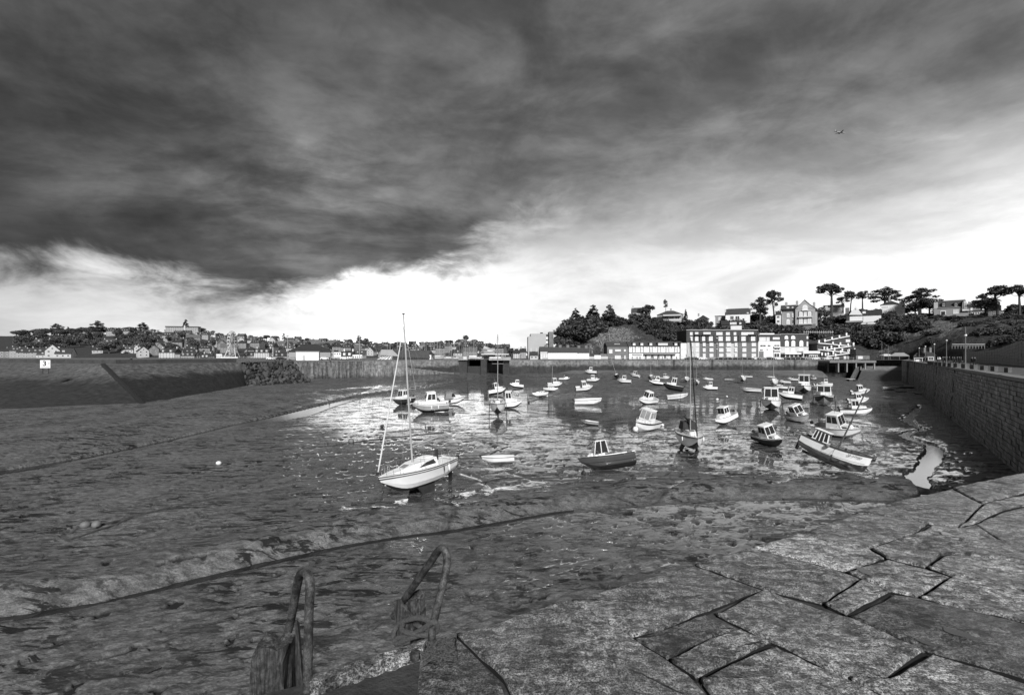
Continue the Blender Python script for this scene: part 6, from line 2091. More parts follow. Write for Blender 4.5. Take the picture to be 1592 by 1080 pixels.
# antenna posts
for px, yt, lb in ((447, 522, 'tall thin pale lamp mast left of the white hall'), (559, 522, 'tall pale mast in front of the two conifers')):
    Y = 235; z = ZC - (yt - HY) / F * Y
    r = thing('light_mast', lb, 'lamp post', Q(px, 560, Y))
    r.location.z = ZT
    MB().tube([(0, 0, 0), (0, 0, z - ZT)], [.16, .08], 6).build('pole', ALU, r); MB().box((0, 0, z - ZT), (1.0, .3, .2)).build('lamp_head', TRIM, r)

# marina masts behind the gate: each a yacht of its own
def far_yacht():
    r = thing('moored_yacht', '', 'sailboat')
    mb, sh, st_ = hull_geom(10, 3, 1.3, 'sail'); mb.build('hull', [GEL, GEL, TRIM], r)
    MB().hexa(frustum(-2, 2.5, 1, .6, 1.2, 1.8, .6, 0, .1)).build('coachroof', GEL, r)
    MB().tube([(.6, 0, 1), (.6, 0, 14)], [.11, .08], 5).build('mast', ALU, r)
    MB().tube([(.6, 0, 2.6), (-3.8, 0, 2.7)], [.18, .16], 5).build('boom', CANVG, r)
    MB().tube([(.6, -1.0, 8), (.6, 1.0, 8)], .05, 4).build('spreader', ALU, r)
    MB().tube([(5, 0, 1.4), (.6, 0, 13.8), (-4.8, 0, 1.3)], .025, 3).build('stays', TRIM, r)
    return r


fy = far_yacht(); first = True
rnd = random.Random(9)
masts = [(601, 526), (608, 518), (617, 524), (625, 527), (628, 534), (642, 530), (645, 527), (652, 536), (659, 533), (664, 521), (671, 530), (676, 523), (678, 513), (685, 521), (690, 530), (697, 529), (703, 533), (708, 540), (713, 531), (718, 536), (723, 530), (729, 538), (735, 519), (741, 538), (746, 541), (755, 527), (669, 538), (655, 542), (683, 540), (700, 541), (632, 538), (615, 539), (638, 541), (648, 539), (675, 540), (692, 541), (712, 543), (727, 543)]
for px, yt in masts:
    Y = 300 + rnd.uniform(-15, 50)
    h = (ZC - (yt - HY) / F * Y) - (ZT - .4)
    o = fy if first else copy_tree(fy); first = False
    o.location = ((px - HX) / F * Y, Y, ZT - .4); s = h / 14.0; s = max(s, .55)
    o.scale = (s, s, s); o.rotation_euler = (0, 0, rnd.uniform(-.5, 3.5))
    hh = 'very tall' if yt < 522 else 'tall' if yt < 531 else 'short'
    tag(o, hh + ' pale yacht mast ' + ('above the high end' if px < 650 else 'above the low end' if px > 700 else 'above the middle') + ' of the wing wall', 'sailboat', hh + ' yacht masts of the marina ' + ('left' if px < 650 else 'right' if px > 700 else 'middle'))

# houses beyond the gate
block('waterfront_house', 798, 808, 543, 557, 330, W_PALE, SLATE, 'small pale gabled house left of the windowless white block', 3, 3, 'house', 9, 3)
block('waterfront_house', 809, 818, 541, 557, 332, W_GREY, SLATE, 'grey house wedged left of the windowless white block', 3, 3, 'house', 9, 3)
# ================================================================ CENTRE / RIGHT HEADLAND
def interp(px, pts): return float(np.interp(px, [p[0] for p in pts], [p[1] for p in pts]))


CREST = [(858, 556), (866, 540), (880, 512), (900, 505), (930, 500), (965, 497), (1000, 494), (1030, 497), (1070, 505), (1120, 507), (1165, 504), (1210, 503), (1270, 503), (1330, 498), (1370, 494), (1410, 488), (1450, 486.5), (1530, 487), (1592, 492), (1900, 490), (2300, 500)]
CY = [(858, 262), (900, 290), (1000, 300), (1100, 305), (1300, 305), (1450, 285), (1592, 240), (1900, 170), (2300, 120)]      # depth of the crest
FY = [(858, 258), (900, 262), (940, 262), (1090, 258), (1300, 255), (1370, 245), (1420, 225), (1500, 180), (1592, 150), (1900, 95), (2300, 60)]   # depth of the foot


def head_xyz(px, t):
    yc, yf = interp(px, CY), interp(px, FY)
    zc = ZC + (HY - interp(px, CREST)) / F * yc - .5
    zf = ZT + .1
    # rises fast at first where the quarry and the right hand cliff are
    st = interp(px, [(858, .8), (920, .45), (1000, .45), (1060, .75), (1200, .95), (1330, .8), (1400, .62), (1592, .6), (2300, .6)])
    Y = yf + (yc - yf) * t
    z = zf + (zc - zf) * (max(t, 0) ** st)
    return Vector(((px - HX) / F * Y, Y, z))


def cliff_material():
    m = bpy.data.materials.new("cliff_and_scrub"); m.use_nodes = True
    t = NT(m.node_tree)
    bs = t.n('ShaderNodeBsdfPrincipled'); out = t.n('ShaderNodeOutputMaterial'); t.l(bs.outputs[0], out.inputs[0])
    pos = t.n('ShaderNodeNewGeometry').outputs['Position']
    rk = t.n('ShaderNodeAttribute', attribute_name='rock').outputs['Fac']
    n1 = t.noise(pos, .25, 8, .7); n2 = t.noise(t.mapping(pos, rot=(0, R(35), 0), scale=(1, 1, .35)), 1.1, 8, .72, .8)
    f = t.mr(t.m('ADD', t.m('MULTIPLY', n1, .8), t.m('MULTIPLY', rk, .5)), .60, .72)
    rock = t.mr(n2, .38, .62, .02, .26); veg = t.mr(t.noise(pos, .9, 8, .75), .3, .7, .012, .075)
    val = t.mix(f, veg, rock)
    cc = t.n('ShaderNodeCombineColor'); [t.l(val, cc.inputs[k]) for k in range(3)]
    t.l(cc.outputs[0], bs.inputs['Base Color']); bs.inputs['Roughness'].default_value = .9
    b = t.n('ShaderNodeBump'); b.inputs['Strength'].default_value = 1; b.inputs['Distance'].default_value = .9
    t.l(t.m('ADD', n2, t.noise(pos, .8, 8, .75)), b.inputs['Height']); t.l(b.outputs[0], bs.inputs['Normal'])
    return m


us = np.linspace(858, 2300, 420); vs = np.concatenate([np.linspace(0, 1, 60), [1.05, 1.3, 2, 4]])
XX = np.zeros((len(vs), len(us))); YY = XX.copy(); ZZ = XX.copy(); RK = XX.copy()
for j, v in enumerate(vs):
    for i, u in enumerate(us):
        q = head_xyz(u, min(v, 1.0))
        if v > 1: q = Vector((q.x * (1 + (v - 1) * .15), q.y * (1 + (v - 1) * .15), q.z - (v - 1) * 1.0))
        XX[j, i], YY[j, i], ZZ[j, i] = q.x, q.y, q.z
        RK[j, i] = max(math.exp(-((u - 950) / 45) ** 2 - ((v - .3) / .35) ** 2), .9 * math.exp(-((u - 1450) / 60) ** 2 - ((v - .45) / .3) ** 2), .8 * math.exp(-((u - 1380) / 22) ** 2 - ((v - .12) / .12) ** 2), .5 * math.exp(-((u - 1540) / 60) ** 2 - ((v - .5) / .4) ** 2))
hh = fbm(XX / 9, (YY + ZZ) / 9, 5, 4, .6); side = np.sin(np.pi * np.clip(vs, 0, 1))[:, None] ** .5
YY = YY + hh * 3.0 * side; ZZ = ZZ + fbm(XX / 5, YY / 5, 4, 14, .6) * 1.3 * side
grid_mesh('headland', XX, YY, ZZ, cliff_material(), attrs={'rock': RK})

# ---------------------------------------------------------------- seafront buildings (all at their surveyed verticals)
YB = 240.0


def bx(px): return (px - HX) / F * YB
def bz(py, Y=YB): return ZC - (py - HY) / F * Y


def rootp(name, px0, px1, pyb, Y, lab, cat='building'):
    # villas and everything far right turn their fronts to the harbour mouth; the seafront row follows the quay
    u = ((px0 + px1) / 2 - HX) / F
    rz = -math.atan(u) if (Y >= 256 or px0 > 1375) else 0.0
    return thing(name, lab, cat, (u * Y, Y, ZC - (pyb - HY) / F * Y), (0, 0, rz))


def rel(r, px, py=None):
    """local x (and z) of a surveyed vertical / height on the front plane of r"""
    a = -r.rotation_euler.z; s, c = math.sin(a), math.cos(a); L = r.location; u = (px - HX) / F
    t = (L.x * s + L.y * c) / (u * s + c)
    x = (t * u - L.x) * c - (t - L.y) * s
    return x if py is None else (x, ZC - (py - HY) / F * t - L.z)


def lbox(r, name, px0, py0, px1, py1, y0, y1, m):
    x0, z1 = rel(r, px0, py0); x1, z0 = rel(r, px1, py1)
    return MB().box(((x0 + x1) / 2, (y0 + y1) / 2, (z0 + z1) / 2), (x1 - x0, y1 - y0, z1 - z0)).build(name, m, r)


def lwin(r, px0, py0, px1, py1, m2=None, key='plain', parent=None, y=-.05, m1=None):
    if m2 is None: m2, key = WGLB, 'bw'
    elif m2 is WGL: key = 'plain'
    x0, z1 = rel(r, px0, py0); x1, z0 = rel(r, px1, py1)
    return window(parent or r, (x0 + x1) / 2, y, (z0 + z1) / 2, x1 - x0, z1 - z0, key=key, m2=m2, m1=m1)


def pitched(r, px0, px1, pye, pyr, depth, m, over=.4, wall=None, hip=False, parent=None):
    x0, ze = rel(r, px0, pye); x1, zr = rel(r, px1, pyr)
    mb = MB(); q = (depth / 2 if hip else 0)
    mb.add([(x0 - over, -over, ze), (x1 + over, -over, ze), (x1 + over, depth + over, ze), (x0 - over, depth + over, ze), (x0 - (0 if hip else over) + q, depth / 2, zr), (x1 + (0 if hip else over) - q, depth / 2, zr)],
           [(3, 2, 1, 0), (0, 1, 5, 4), (1, 2, 5), (2, 3, 4, 5), (3, 0, 4)])
    return mb.build('roof', m, parent or r)


# windowless block 820-862
r = rootp('windowless_block', 820, 862, 558, 246, 'tall pale block with a blank front wall and a dark rear tower')
lbox(r, 'wall', 821, 523, 849, 558, 0, 14, mat('blank_render', .40, .85, .06, .2))
lbox(r, 'upper_wall', 825, 518.5, 849, 523, 0, 14, MATS['blank_render'])
lbox(r, 'side_wing', 849, 519, 853, 558, 3, 13, W_DARK)
tw = lbox(r, 'stair_tower', 854.5, 515, 861.5, 558, 4, 12, W_STONE)
lbox(r, 'antenna_box', 841, 516, 845, 518.5, 5, 7, TRIM)
for k in range(5): lwin(r, 849.6, 523 + k * 6.5, 852.4, 527 + k * 6.5, y=2.9, m2=WGLB, key='bw')

# long low white row, each house with its own roof in one row
for i, (a, b, e, rg, d) in enumerate(((840, 852, 546, 538.5, 'left end house of the low white row, with a steep dark roof'), (852, 899, 548, 539, 'long middle house of the low white row with three chimneys'), (899, 916, 548.5, 540, 'right house of the low white row with a garage door'))):
    r = rootp('row_house', a, b, 558, 241 - i * .4, d, 'house')
    wl = lbox(r, 'wall', a, e, b, 558, 0, 8, W_WHITE if i else W_PALE)
    ro = pitched(r, a, b, e, rg, 8, SLATEM, .3)
    n = (3, 9, 2)[i]
    for k in range(n):
        u = a + (b - a) * (k + .5) / n
        lwin(r, u - 1.0, 550.5, u + 1.0, 555.5 if (k % 3) else 558, y=-.05)
    for u in ((850,), (872, 884), (901.5, 913))[i]:
        x, z = rel(r, u, rg); MB().box((x, 4, z + .3), (1.5, 1.0, 1.6)).build('chimney', W_STONE, ro)
block('gable_house', 824, 836, 545, 558, 243, W_PALE, SLATE, 'small dark-roofed house in front of the windowless block', 1, 2, 'house', 7, 2.6)
block('shed', 916, 924, 548, 558, 242, W_STONE, SLATEM, 'dark stone shed with sloping roof right of the low white row', 1, 1, 'shed', 8, 2.0)
r = rootp('garden_wall', 914, 945, 558, 240.5, 'low white wall and gate between the white row and the grey house', 'wall')
lbox(r, 'wall', 914, 554, 945, 558, 0, .5, W_PALE); lbox(r, 'gate', 924, 552, 934, 558, -.1, .05, W_WHITE); lbox(r, 'lean_to', 934, 550, 945, 558, 1, 6, W_STONE)

# grey house with three roof lights 943-978
r = rootp('grey_house', 944, 978, 558, 241, 'grey two-storey house with white windows left of the half-timbered terrace', 'house')
lbox(r, 'wall', 944, 538.5, 978, 558, 0, 9, W_STONE)
ro = pitched(r, 944, 978, 538.5, 531, 9, SLATEM, .3)
for a, b, c, d in ((947, 543, 952, 549), (956.5, 543, 965, 546), (970, 543, 973, 546), (956, 552.5, 965, 557.8), (970.5, 552.5, 972.6, 557.8)): lwin(r, a, b, c, d, m2=WGLB, key='bw')
for k in range(3):
    x, z = rel(r, 957.5 + k * 3, 535); MB().box((x, 1.9, z), (.8, .2, .8), rx=.6).build('roof_light', WGLB, ro)

# half timbered terrace 978-1062
r = rootp('half_timbered_terrace', 978, 1068, 558, 240, 'long half-timbered white terrace with dormers and a ground-floor cafe front')
lbox(r, 'wall', 978, 538.5, 1068, 558, 0, 10, W_WHITE)
ro = pitched(r, 978, 1068, 538.5, 530, 10, SLATEM, .3)
for i, u in enumerate((985.5, 998, 1012, 1024.7, 1037.5, 1050.5)):
    lwin(r, u - 2.2, 540.5, u + 2.2, 547.8, y=-.1)
    for q in (-2.6, 2.0): lbox(r, 'timber_post', u + q, 539, u + q + .7, 548, -.18, .02, W_DARK)
lbox(r, 'timber_beam', 978, 547.6, 1060, 548.6, -.2, .02, W_DARK)
for i in range(13):
    u = 980.5 + i * 6.3; lbox(r, 'timber_brace', u, 539, u + .5, 541.5, -.15, .02, W_DARK)
lbox(r, 'shop_fascia', 983, 549.5, 998, 551.5, -.5, 0, W_PALE)
lwin(r, 984, 552, 990, 557.8, m2=WGLB, key='bw'); lwin(r, 991, 552, 997, 557.8, m2=WGLB, key='bw')
for i in range(9): lwin(r, 1002 + i * 5, 551, 1005.6 + i * 5, 557.6, y=-.08, m2=WGLB if i % 2 else WGL, key='bw' if i % 2 else 'plain')
lbox(r, 'awning', 1000, 549.3, 1050, 550.3, -1.6, 0, W_GREY)
for a, b in ((984, 988), (996, 1000), (1010, 1014), (1049, 1053)):
    d_ = lbox(r, 'dormer', a - .3, 532.5, b + .3, 537.5, .2, 3.2, W_DARK); lwin(r, a, 533.3, b, 536.8, y=.12, m2=WGLB, key='bw')
d_ = lbox(r, 'dormer', 1022.5, 532.5, 1039, 537.3, .2, 3.2, W_DARK)
for k in range(5): lwin(r, 1023.5 + k * 3, 533.2, 1026.2 + k * 3, 536.6, y=.12, m2=WGLB, key='bw')
r = rootp('narrow_house', 1058, 1068, 558, 238.5, 'narrow white house between the half-timbered terrace and the brown flats', 'house')
lbox(r, 'wall', 1058.5, 533, 1067.5, 558, 0, 9, W_WHITE)
for a, b, c, d in ((1059.5, 534, 1062.5, 537.5), (1063.5, 534, 1066.5, 537.5), (1059.5, 541, 1062.5, 546), (1063.5, 541, 1066.5, 546), (1059, 552, 1063, 557.5), (1064, 549, 1067, 557.8)): lwin(r, a, b, c, d, m2=WGLB, key='bw')
lbox(r, 'roof', 1058, 532.4, 1068, 533, -.2, 9.2, SLATE)

# brown five storey apartment block 1067-1178
r = rootp('apartment_block', 1068, 1178, 557, 239, 'largest block of flats, brown with five storeys of white-shuttered windows', 'apartment block')
bays = [(1068, 1087, W_PALE), (1087, 1114, W_BRICK), (1114, 1128, W_BRICK), (1128, 1147, W_PALE), (1147, 1178, W_BRICK)]
for i, (a, b, m_) in enumerate(bays):
    lbox(r, 'facade_bay', a, 531.5, b, 558, (-.35, 0, -.3, .1, -.35)[i], 14, m_)
man = lbox(r, 'mansard', 1067.5, 513.5, 1178, 531.5, .35, 13.8, SLATEM)
lbox(r, 'cornice', 1067, 531, 1178.5, 532.2, -.6, .3, W_DARK)
lbox(r, 'flat_roof', 1067, 512.2, 1178.6, 513.6, -.1, 14, W_GREY)
cols = [(1073, 1077), (1081, 1086), (1092, 1096.5), (1102.5, 1108.5), (1117.5, 1124), (1129, 1136), (1141.5, 1146), (1153, 1159.5), (1168, 1174.5)]
for (a, b) in cols:
    for j, (t0, t1) in enumerate(((523, 529.8), (532.8, 538), (541, 546.8), (549.5, 557))):
        lwin(r, a, t0, b, t1, y=-.42 if j else .30)
for (a, b) in ((1073, 1077), (1081, 1086), (1094, 1105), (1114, 1123.5), (1129, 1135), (1141, 1145), (1153, 1172)):
    lwin(r, a, 516.2, b, 520.6, y=.28)
for a in (1088, 1098, 1110, 1136, 1148, 1163): lbox(r, 'mansard_fin', a, 521, a + 1.2, 531.2, -.2, .5, W_DARK)
for a in (1079, 1091, 1163): lbox(r, 'balcony', a, 519.5, a + 13, 521.2, -.7, .4, TRIM)
for k in range(3): lbox(r, 'wall_light', 1113.5, 525 + k * 8.5, 1114.7, 526.2 + k * 8.5, -.5, -.1, W_WHITE)
lbox(r, 'chimney', 1096, 511.2, 1104, 512.4, 3, 5, W_GREY)

# white flats with ribbon windows 1178-1213 and arched windows 1213-1257
r = rootp('white_flats', 1179, 1213, 557, 239.5, 'white modernist flats with broad ribbon windows right of the brown flats', 'apartment block')
lbox(r, 'wall', 1179, 530.5, 1213, 558, 0, 13, W_WHITE)
lbox(r, 'mansard', 1179, 520.5, 1213, 530.5, .4, 12.6, SLATEM)
lbox(r, 'flat_roof', 1178.5, 519.5, 1213.5, 520.6, -.1, 13, W_GREY); lbox(r, 'skylight', 1186, 517.5, 1209, 519.3, 3, 6, W_WHITE)
for a, b, c, d in ((1181, 524, 1191, 530), (1192, 524, 1197, 530), (1202, 524, 1212.5, 527.6)): lwin(r, a, b, c, d, y=.3)
for a, b, c, d in ((1181, 536, 1191, 538.6), (1193, 536, 1198, 538.6), (1202.5, 535.8, 1212.5, 538.2), (1203, 541.5, 1212.5, 543.5), (1181, 543, 1186, 545), (1203, 549, 1212, 556)): lwin(r, a, b, c, d, m2=WGL)
lbox(r, 'balcony', 1202, 538.8, 1213, 540.2, -.9, 0, W_WHITE); lbox(r, 'balcony', 1202, 544, 1213, 545.4, -.9, 0, W_WHITE)
lbox(r, 'garage_door', 1180, 546, 1187, 555, -.12, 0, W_STONE); lbox(r, 'lamp', 1192, 541.6, 1194.2, 543.6, -.4, 0, WGLB)


def arch(r, u0, v0, u1, v1, y=-.06, name='arched_window'):
    x0, z1 = rel(r, u0, v0); x1, z0 = rel(r, u1, v1)
    n = 10; w = (x1 - x0) / 2; cx = (x0 + x1) / 2; rr = w
    zz = z1 - min(w, (z1 - z0) * .45)
    pts = [(x0, z0), (x1, z0)] + [(cx + w * math.cos(a), zz + (z1 - zz) * math.sin(a)) for a in np.linspace(0, math.pi, n)]
    vs = [(x, y, z) for x, z in pts] + [(x, y - .14, z) for x, z in pts]; k = len(pts)
    o = MB().add(vs, [tuple(range(k))[::-1], tuple(range(k, 2 * k))] + [(i, (i + 1) % k, (i + 1) % k + k, i + k) for i in range(k)]).build(name, SHUT, r)
    mb = MB()
    for q in (-.5, .5): mb.box((cx + q * w, y - .17, (z0 + zz) / 2), (.06, .06, (zz - z0) * .85))
    mb.box((cx, y - .17, (z0 + zz) / 2), (.10, .06, (z1 - z0) * .9))
    mb.build('glazing_bar', W_GREY, o)
    return o


r = rootp('arched_flats', 1213, 1257, 557, 240, 'dark-topped flats with round and arched white windows above a cafe', 'apartment block')
lbox(r, 'wall', 1213, 539, 1257, 558, 0, 13, W_PALE)
lbox(r, 'mansard', 1213, 519.5, 1257, 539, .15, 12.8, SLATEM)
lbox(r, 'flat_roof', 1212.6, 518.7, 1257.4, 519.6, -.1, 13, W_GREY)
for a, b in ((1220, 1226), (1230, 1236), (1242.5, 1248.5)): arch(r, a, 529, b, 538.3)
for a, b in ((1219.5, 1225), (1229.5, 1236)): arch(r, a, 521.6, b, 527.2, name='round_window')
lwin(r, 1254, 522.5, 1256.6, 526.5, y=.05); lwin(r, 1254, 531, 1256.6, 538, y=.05)
for a, b in ((1220, 1226), (1230, 1236), (1242.5, 1248.5)): lwin(r, a, 541, b, 547.5)
lbox(r, 'cafe_glazing', 1216, 551, 1256, 558, -2.6, -2.4, WGL)
for k in range(7): lbox(r, 'cafe_post', 1216 + k * 6.4, 551, 1217 + k * 6.4, 558, -2.8, -2.5, W_WHITE)
lbox(r, 'cafe_awning', 1214, 548.5, 1258, 550.6, -3.6, 0, W_WHITE)
r = rootp('cafe_pavilion', 1248, 1273, 557.5, 236, 'low white cafe pavilion with a flat awning right of the arched flats', 'cafe')
lbox(r, 'wall', 1258, 551, 1271, 558, 0, 6, W_WHITE); lbox(r, 'awning', 1247, 545.5, 1273, 549.3, -1, 7, W_WHITE)
for k in range(4): lwin(r, 1258.5 + k * 3.1, 551.5, 1261 + k * 3.1, 557, m2=WGL)
lbox(r, 'corner_post', 1247.5, 549.3, 1248.5, 558, -.8, -.5, W_WHITE)

# terraced garden building with zigzag white ramps 1271-1330
r = rootp('stepped_stone_garden', 1271, 1330, 557.5, 238, 'dark stone terrace crossed by white zigzag ramps with white pillars', 'terraced garden')
x0, _ = rel(r, 1271, 557); x1, _ = rel(r, 1329, 557)
P_ = lambda u, v: rel(r, u, v)
pts = [P_(1271, 558), P_(1330, 558), P_(1327, 540), P_(1321, 519), P_(1280, 530), P_(1271, 534)]
k = len(pts)
MB().add([(x, .3, z) for x, z in pts] + [(x, 10, z) for x, z in pts], [tuple(range(k)), tuple(range(k, 2 * k))[::-1]] + [(i, i + k, (i + 1) % k + k, (i + 1) % k) for i in range(k)]).build('stone_face', W_DARK, r)
for (a, b, c, d) in ((1281, 530, 1320, 522), (1271, 533, 1327, 538), (1284, 543.3, 1327, 537.2), (1271, 543, 1329, 549), (1284, 554, 1329, 547.5)):
    p0, p1 = P_(a, b), P_(c, d)
    MB().hexa([(p0[0], -.5, p0[1] - .28), (p1[0], -.5, p1[1] - .28), (p1[0], .4, p1[1] - .28), (p0[0], .4, p0[1] - .28), (p0[0], -.5, p0[1] + .14), (p1[0], -.5, p1[1] + .14), (p1[0], .4, p1[1] + .14), (p0[0], .4, p0[1] + .14)]).build('white_ramp', W_WHITE, r)
for (u, v) in ((1272, 531), (1281, 529.5), (1292, 526), (1303.5, 523.5), (1314.5, 519.8), (1293.5, 533.5), (1305, 534.5), (1317, 536), (1325.5, 534.8), (1303, 537.8), (1280, 541), (1291, 539.5), (1284.5, 541.7), (1296, 542.6), (1308, 544), (1318.5, 544.8), (1327, 543.7), (1305.5, 546.8), (1286, 550), (1294, 548.6), (1297.5, 551.8), (1276.5, 550.3), (1282, 551), (1317, 545.8)):
    a, z = P_(u, v); MB().box((a, -.55, z + .1), (.75, .5, 1.45)).build('white_pillar', W_WHITE, r)
lwin(r, 1315.5, 527.5, 1322, 531.5, y=.25); lwin(r, 1297, 555, 1305, 558, y=.2); lwin(r, 1312, 553.5, 1316, 558, y=.2); lwin(r, 1318, 553.5, 1322, 558, y=.2)
# stone hut on the pier
r = rootp('pier_hut', 1331, 1352, 558, 234, 'stone hut with a dark lean-to roof standing on the timber pier', 'hut')
lbox(r, 'wall', 1331, 552, 1352, 559, 0, 6, W_STONE)
a, za = P_(1331, 542)[0], 0
xa, zt_ = rel(r, 1330, 542.5); xb, zb_ = rel(r, 1352.5, 551.5)
MB().hexa([(xa, -.3, zb_ - .1), (xb, -.3, zb_ - .1), (xb, 6.4, zb_ - .1), (xa, 6.4, zb_ - .1), (xa, -.1, zt_), (xa + 1.2, -.1, zt_), (xa + 1.2, 6.2, zt_), (xa, 6.2, zt_)]).build('roof', SLATE, r)
lwin(r, 1334, 553.5, 1341, 558, m2=WGLB, key='bw')
# timber pier on posts
Yp = 219
r = thing('timber_pier', 'dark flat pier deck on tall posts in front of the far quay wall', 'pier', Q(1317, 562, Yp))
lbox(r, 'deck', 1281, 560.3, 1352, 563.5, -4, 4, mat('pier_concrete', .18, .85, .3, .4))
for i, u in enumerate((1295, 1308, 1322, 1336, 1350)):
    for y in (-3.5, 3.5):
        x, z = rel(r, u, 563.5); MB().box((x, y, z - 2.2), (.55, .55, 4.6)).build('post', mat('pier_post', .24, .85, .3, .6), r)
lbox(r, 'handrail', 1281, 557.6, 1352, 558, -3.9, -3.8, TRIM)
for i in range(18):
    x, z = rel(r, 1282 + i * 4.1, 560.3); MB().box((x, -3.85, z + .4), (.08, .08, .9)).build('rail_post', TRIM, r)

# ---------------------------------------------------------------- villas on the headland
def villa(name, px0, px1, pyt, pye, pyb, Y, wall, roof, lab, depth=10, hip=False, wins=(), chim=(), gable=None):
    r = rootp(name, px0, px1, pyb, Y, lab, 'house')
    lbox(r, 'wall', px0, pye, px1, pyb + 3, 0, depth, wall)
    ro = pitched(r, px0, px1, pye, pyt, depth, roof, .4, hip=hip)
    if not hip:
        for s, u in ((-1, px0), (1, px1)):
            x, ze = rel(r, u, pye); _, zr = rel(r, u, pyt)
            MB().hexa([(x - .15, 0, ze - .1), (x + .15, 0, ze - .1), (x + .15, depth, ze - .1), (x - .15, depth, ze - .1), (x - .15, depth / 2 - .05, zr - .1), (x + .15, depth / 2 - .05, zr - .1), (x + .15, depth / 2 + .05, zr - .1), (x - .15, depth / 2 + .05, zr - .1)]).build('gable_wall', wall, r)
    for w in wins: lwin(r, *w[:4], m2=WGLB if len(w) > 4 else WGL, key='bw' if len(w) > 4 else 'plain')
    for u in chim:
        x, z = rel(r, u, pyt); MB().box((x, depth / 2, z + .2), (1.1, .9, 2.0)).build('chimney', wall, ro)
    return r


# left brow of the hill
villa('white_gable_villa', 982, 1000, 477, 486, 491, 300, W_PALE, SLATEM, 'white-gabled villa with a dark roof at the left brow of the hill', 9, wins=((984, 487, 987, 490),), chim=(984,))
v_ = villa('verandah_villa', 1022, 1062, 481, 489.5, 498, 297, W_GREY, SLATEM, 'broad brown villa with a long verandah below a lone thin tree', 12, True, wins=((1033, 490.5, 1040, 497), (1041, 490.5, 1048, 497), (1049, 490.5, 1057, 497)), chim=(1043,))
lbox(v_, 'verandah', 1031, 489.5, 1059, 491, -2.2, .2, W_PALE); lbox(v_, 'balustrade', 1031, 496.5, 1059, 498.5, -2.3, -2.1, W_PALE)
villa('white_cottage', 999, 1012, 503, 510, 515, 285, W_WHITE, SLATEM, 'tiny white cottage half way up among the bushes above the terrace', 6, True, wins=((1002, 511, 1004.5, 514.5), (1006, 511, 1010, 514.5)))
villa('brow_house', 1084, 1102, 489, 496, 499, 315, W_GREY, SLATE, 'small dark hipped-roof house on the skyline between the two villas', 8, True, chim=(1086,))
villa('flat_house', 1112, 1128, 489.5, 491, 499, 310, W_GREY, SLATE, 'flat-roofed pale house left of the big white gabled house', 8, True, wins=((1117, 493, 1121, 498, 1),))
villa('long_roof_house', 1128, 1166, 477.5, 489, 498.5, 300, W_WHITE, SLATEM, 'big white gabled house with a long slate roof above the brown flats', 11, wins=((1135, 491, 1141, 497), (1143, 491, 1150, 497), (1161, 485.5, 1164, 488.5, 1)), chim=(1130, 1166))
v_ = villa('lower_house', 1122, 1157, 497, 505, 507, 290, W_DARK, SLATE, 'low dark-roofed house with three roof lights just above the brown flats', 9, wins=((1135, 501, 1145, 505, 1), (1149.5, 501, 1152.5, 504, 1)), chim=(1156,))
lbox(v_, 'porch', 1136, 507, 1153, 513, -3, 0, W_WHITE)
# grand villa 1213-1271
r = rootp('grand_villa', 1214, 1271, 514, 288, 'grand grey villa with a round-arched gable and three tiers of balconies', 'villa')
lbox(r, 'wing', 1215, 481, 1237, 505, 1.5, 12, W_GREY)
ro = pitched(r, 1214, 1240, 481, 472, 13, SLATEM, .2, parent=r)
GV = mat('villa_render', .36, .85, .08, .4)
lbox(r, 'wall', 1236.5, 480, 1267.5, 509, 0, 12, GV)
lbox(r, 'stone_base', 1236, 504, 1268, 514, -.3, 12, W_STONE)
pts = [P_ for P_ in ()]
g0, g1, g2, g3, g4 = rel(r, 1236.5, 480), rel(r, 1244, 473), rel(r, 1251, 466.5), rel(r, 1259, 473), rel(r, 1267.5, 480)
MB().add([(x, y, z) for y in (0, 11) for x, z in (g0, g1, g2, g3, g4)], [(0, 4, 3, 2, 1), (5, 6, 7, 8, 9)]).build('gable_wall', GV, r)
MB().add([(x + d, y, z + .1) for y in (-.4, 11.4) for (x, z), d in ((g0, -.8), (g1, -.1), ((g2[0], g2[1] + .3), 0), (g3, .1), (g4, .8))], [(0, 1, 6, 5), (1, 2, 7, 6), (2, 3, 8, 7), (3, 4, 9, 8)]).build('roof', SLATEM, r)
lbox(r, 'side_wing', 1266, 484, 1271, 506, 3, 11, GV)
arch(r, 1247.5, 474, 1255.5, 482); lbox(r, 'gable_balcony', 1246.5, 481.6, 1256.5, 482.6, -.8, 0, W_WHITE)
for a, b in ((1242.5, 1248), (1256, 1261.5)):
    arch(r, a, 484.5, b, 491.8); arch(r, a - .6, 494, b, 503)
    lwin(r, a, 505.5, b - 1, 511)
    for q in (a - 1.4, b + .4): lbox(r, 'brick_quoin', q, 484, q + .8, 503, -.12, .02, W_DARK)
for v in (492, 503.2): lbox(r, 'balcony', 1241, v, 1263, v + 1.1, -1.2, 0, W_PALE)
lwin(r, 1249.5, 485, 1254.5, 491.5, m2=WGLB, key='bw'); lwin(r, 1249.5, 495, 1254.5, 502.5, m2=WGLB, key='bw')
for a, b, c, d in ((1223, 476.5, 1227, 480.5), (1231, 476.5, 1233.6, 480.5)): lwin(r, a, b, c, d, y=1.3)
for a, b in ((1223, 1227.5), (1231, 1234)): arch(r, a, 486.5, b, 493, y=1.4)
arch(r, 1222.5, 496, 1228, 504, y=1.4); lwin(r, 1231, 496, 1234, 503.5, y=1.45, m2=WGL)
for u, v in ((1222, 472), (1239, 470), (1266, 472)):
    x, z = rel(r, u, v); MB().box((x, 6, z), (1.4, 1.2, 3.2)).build('chimney', GV, r)
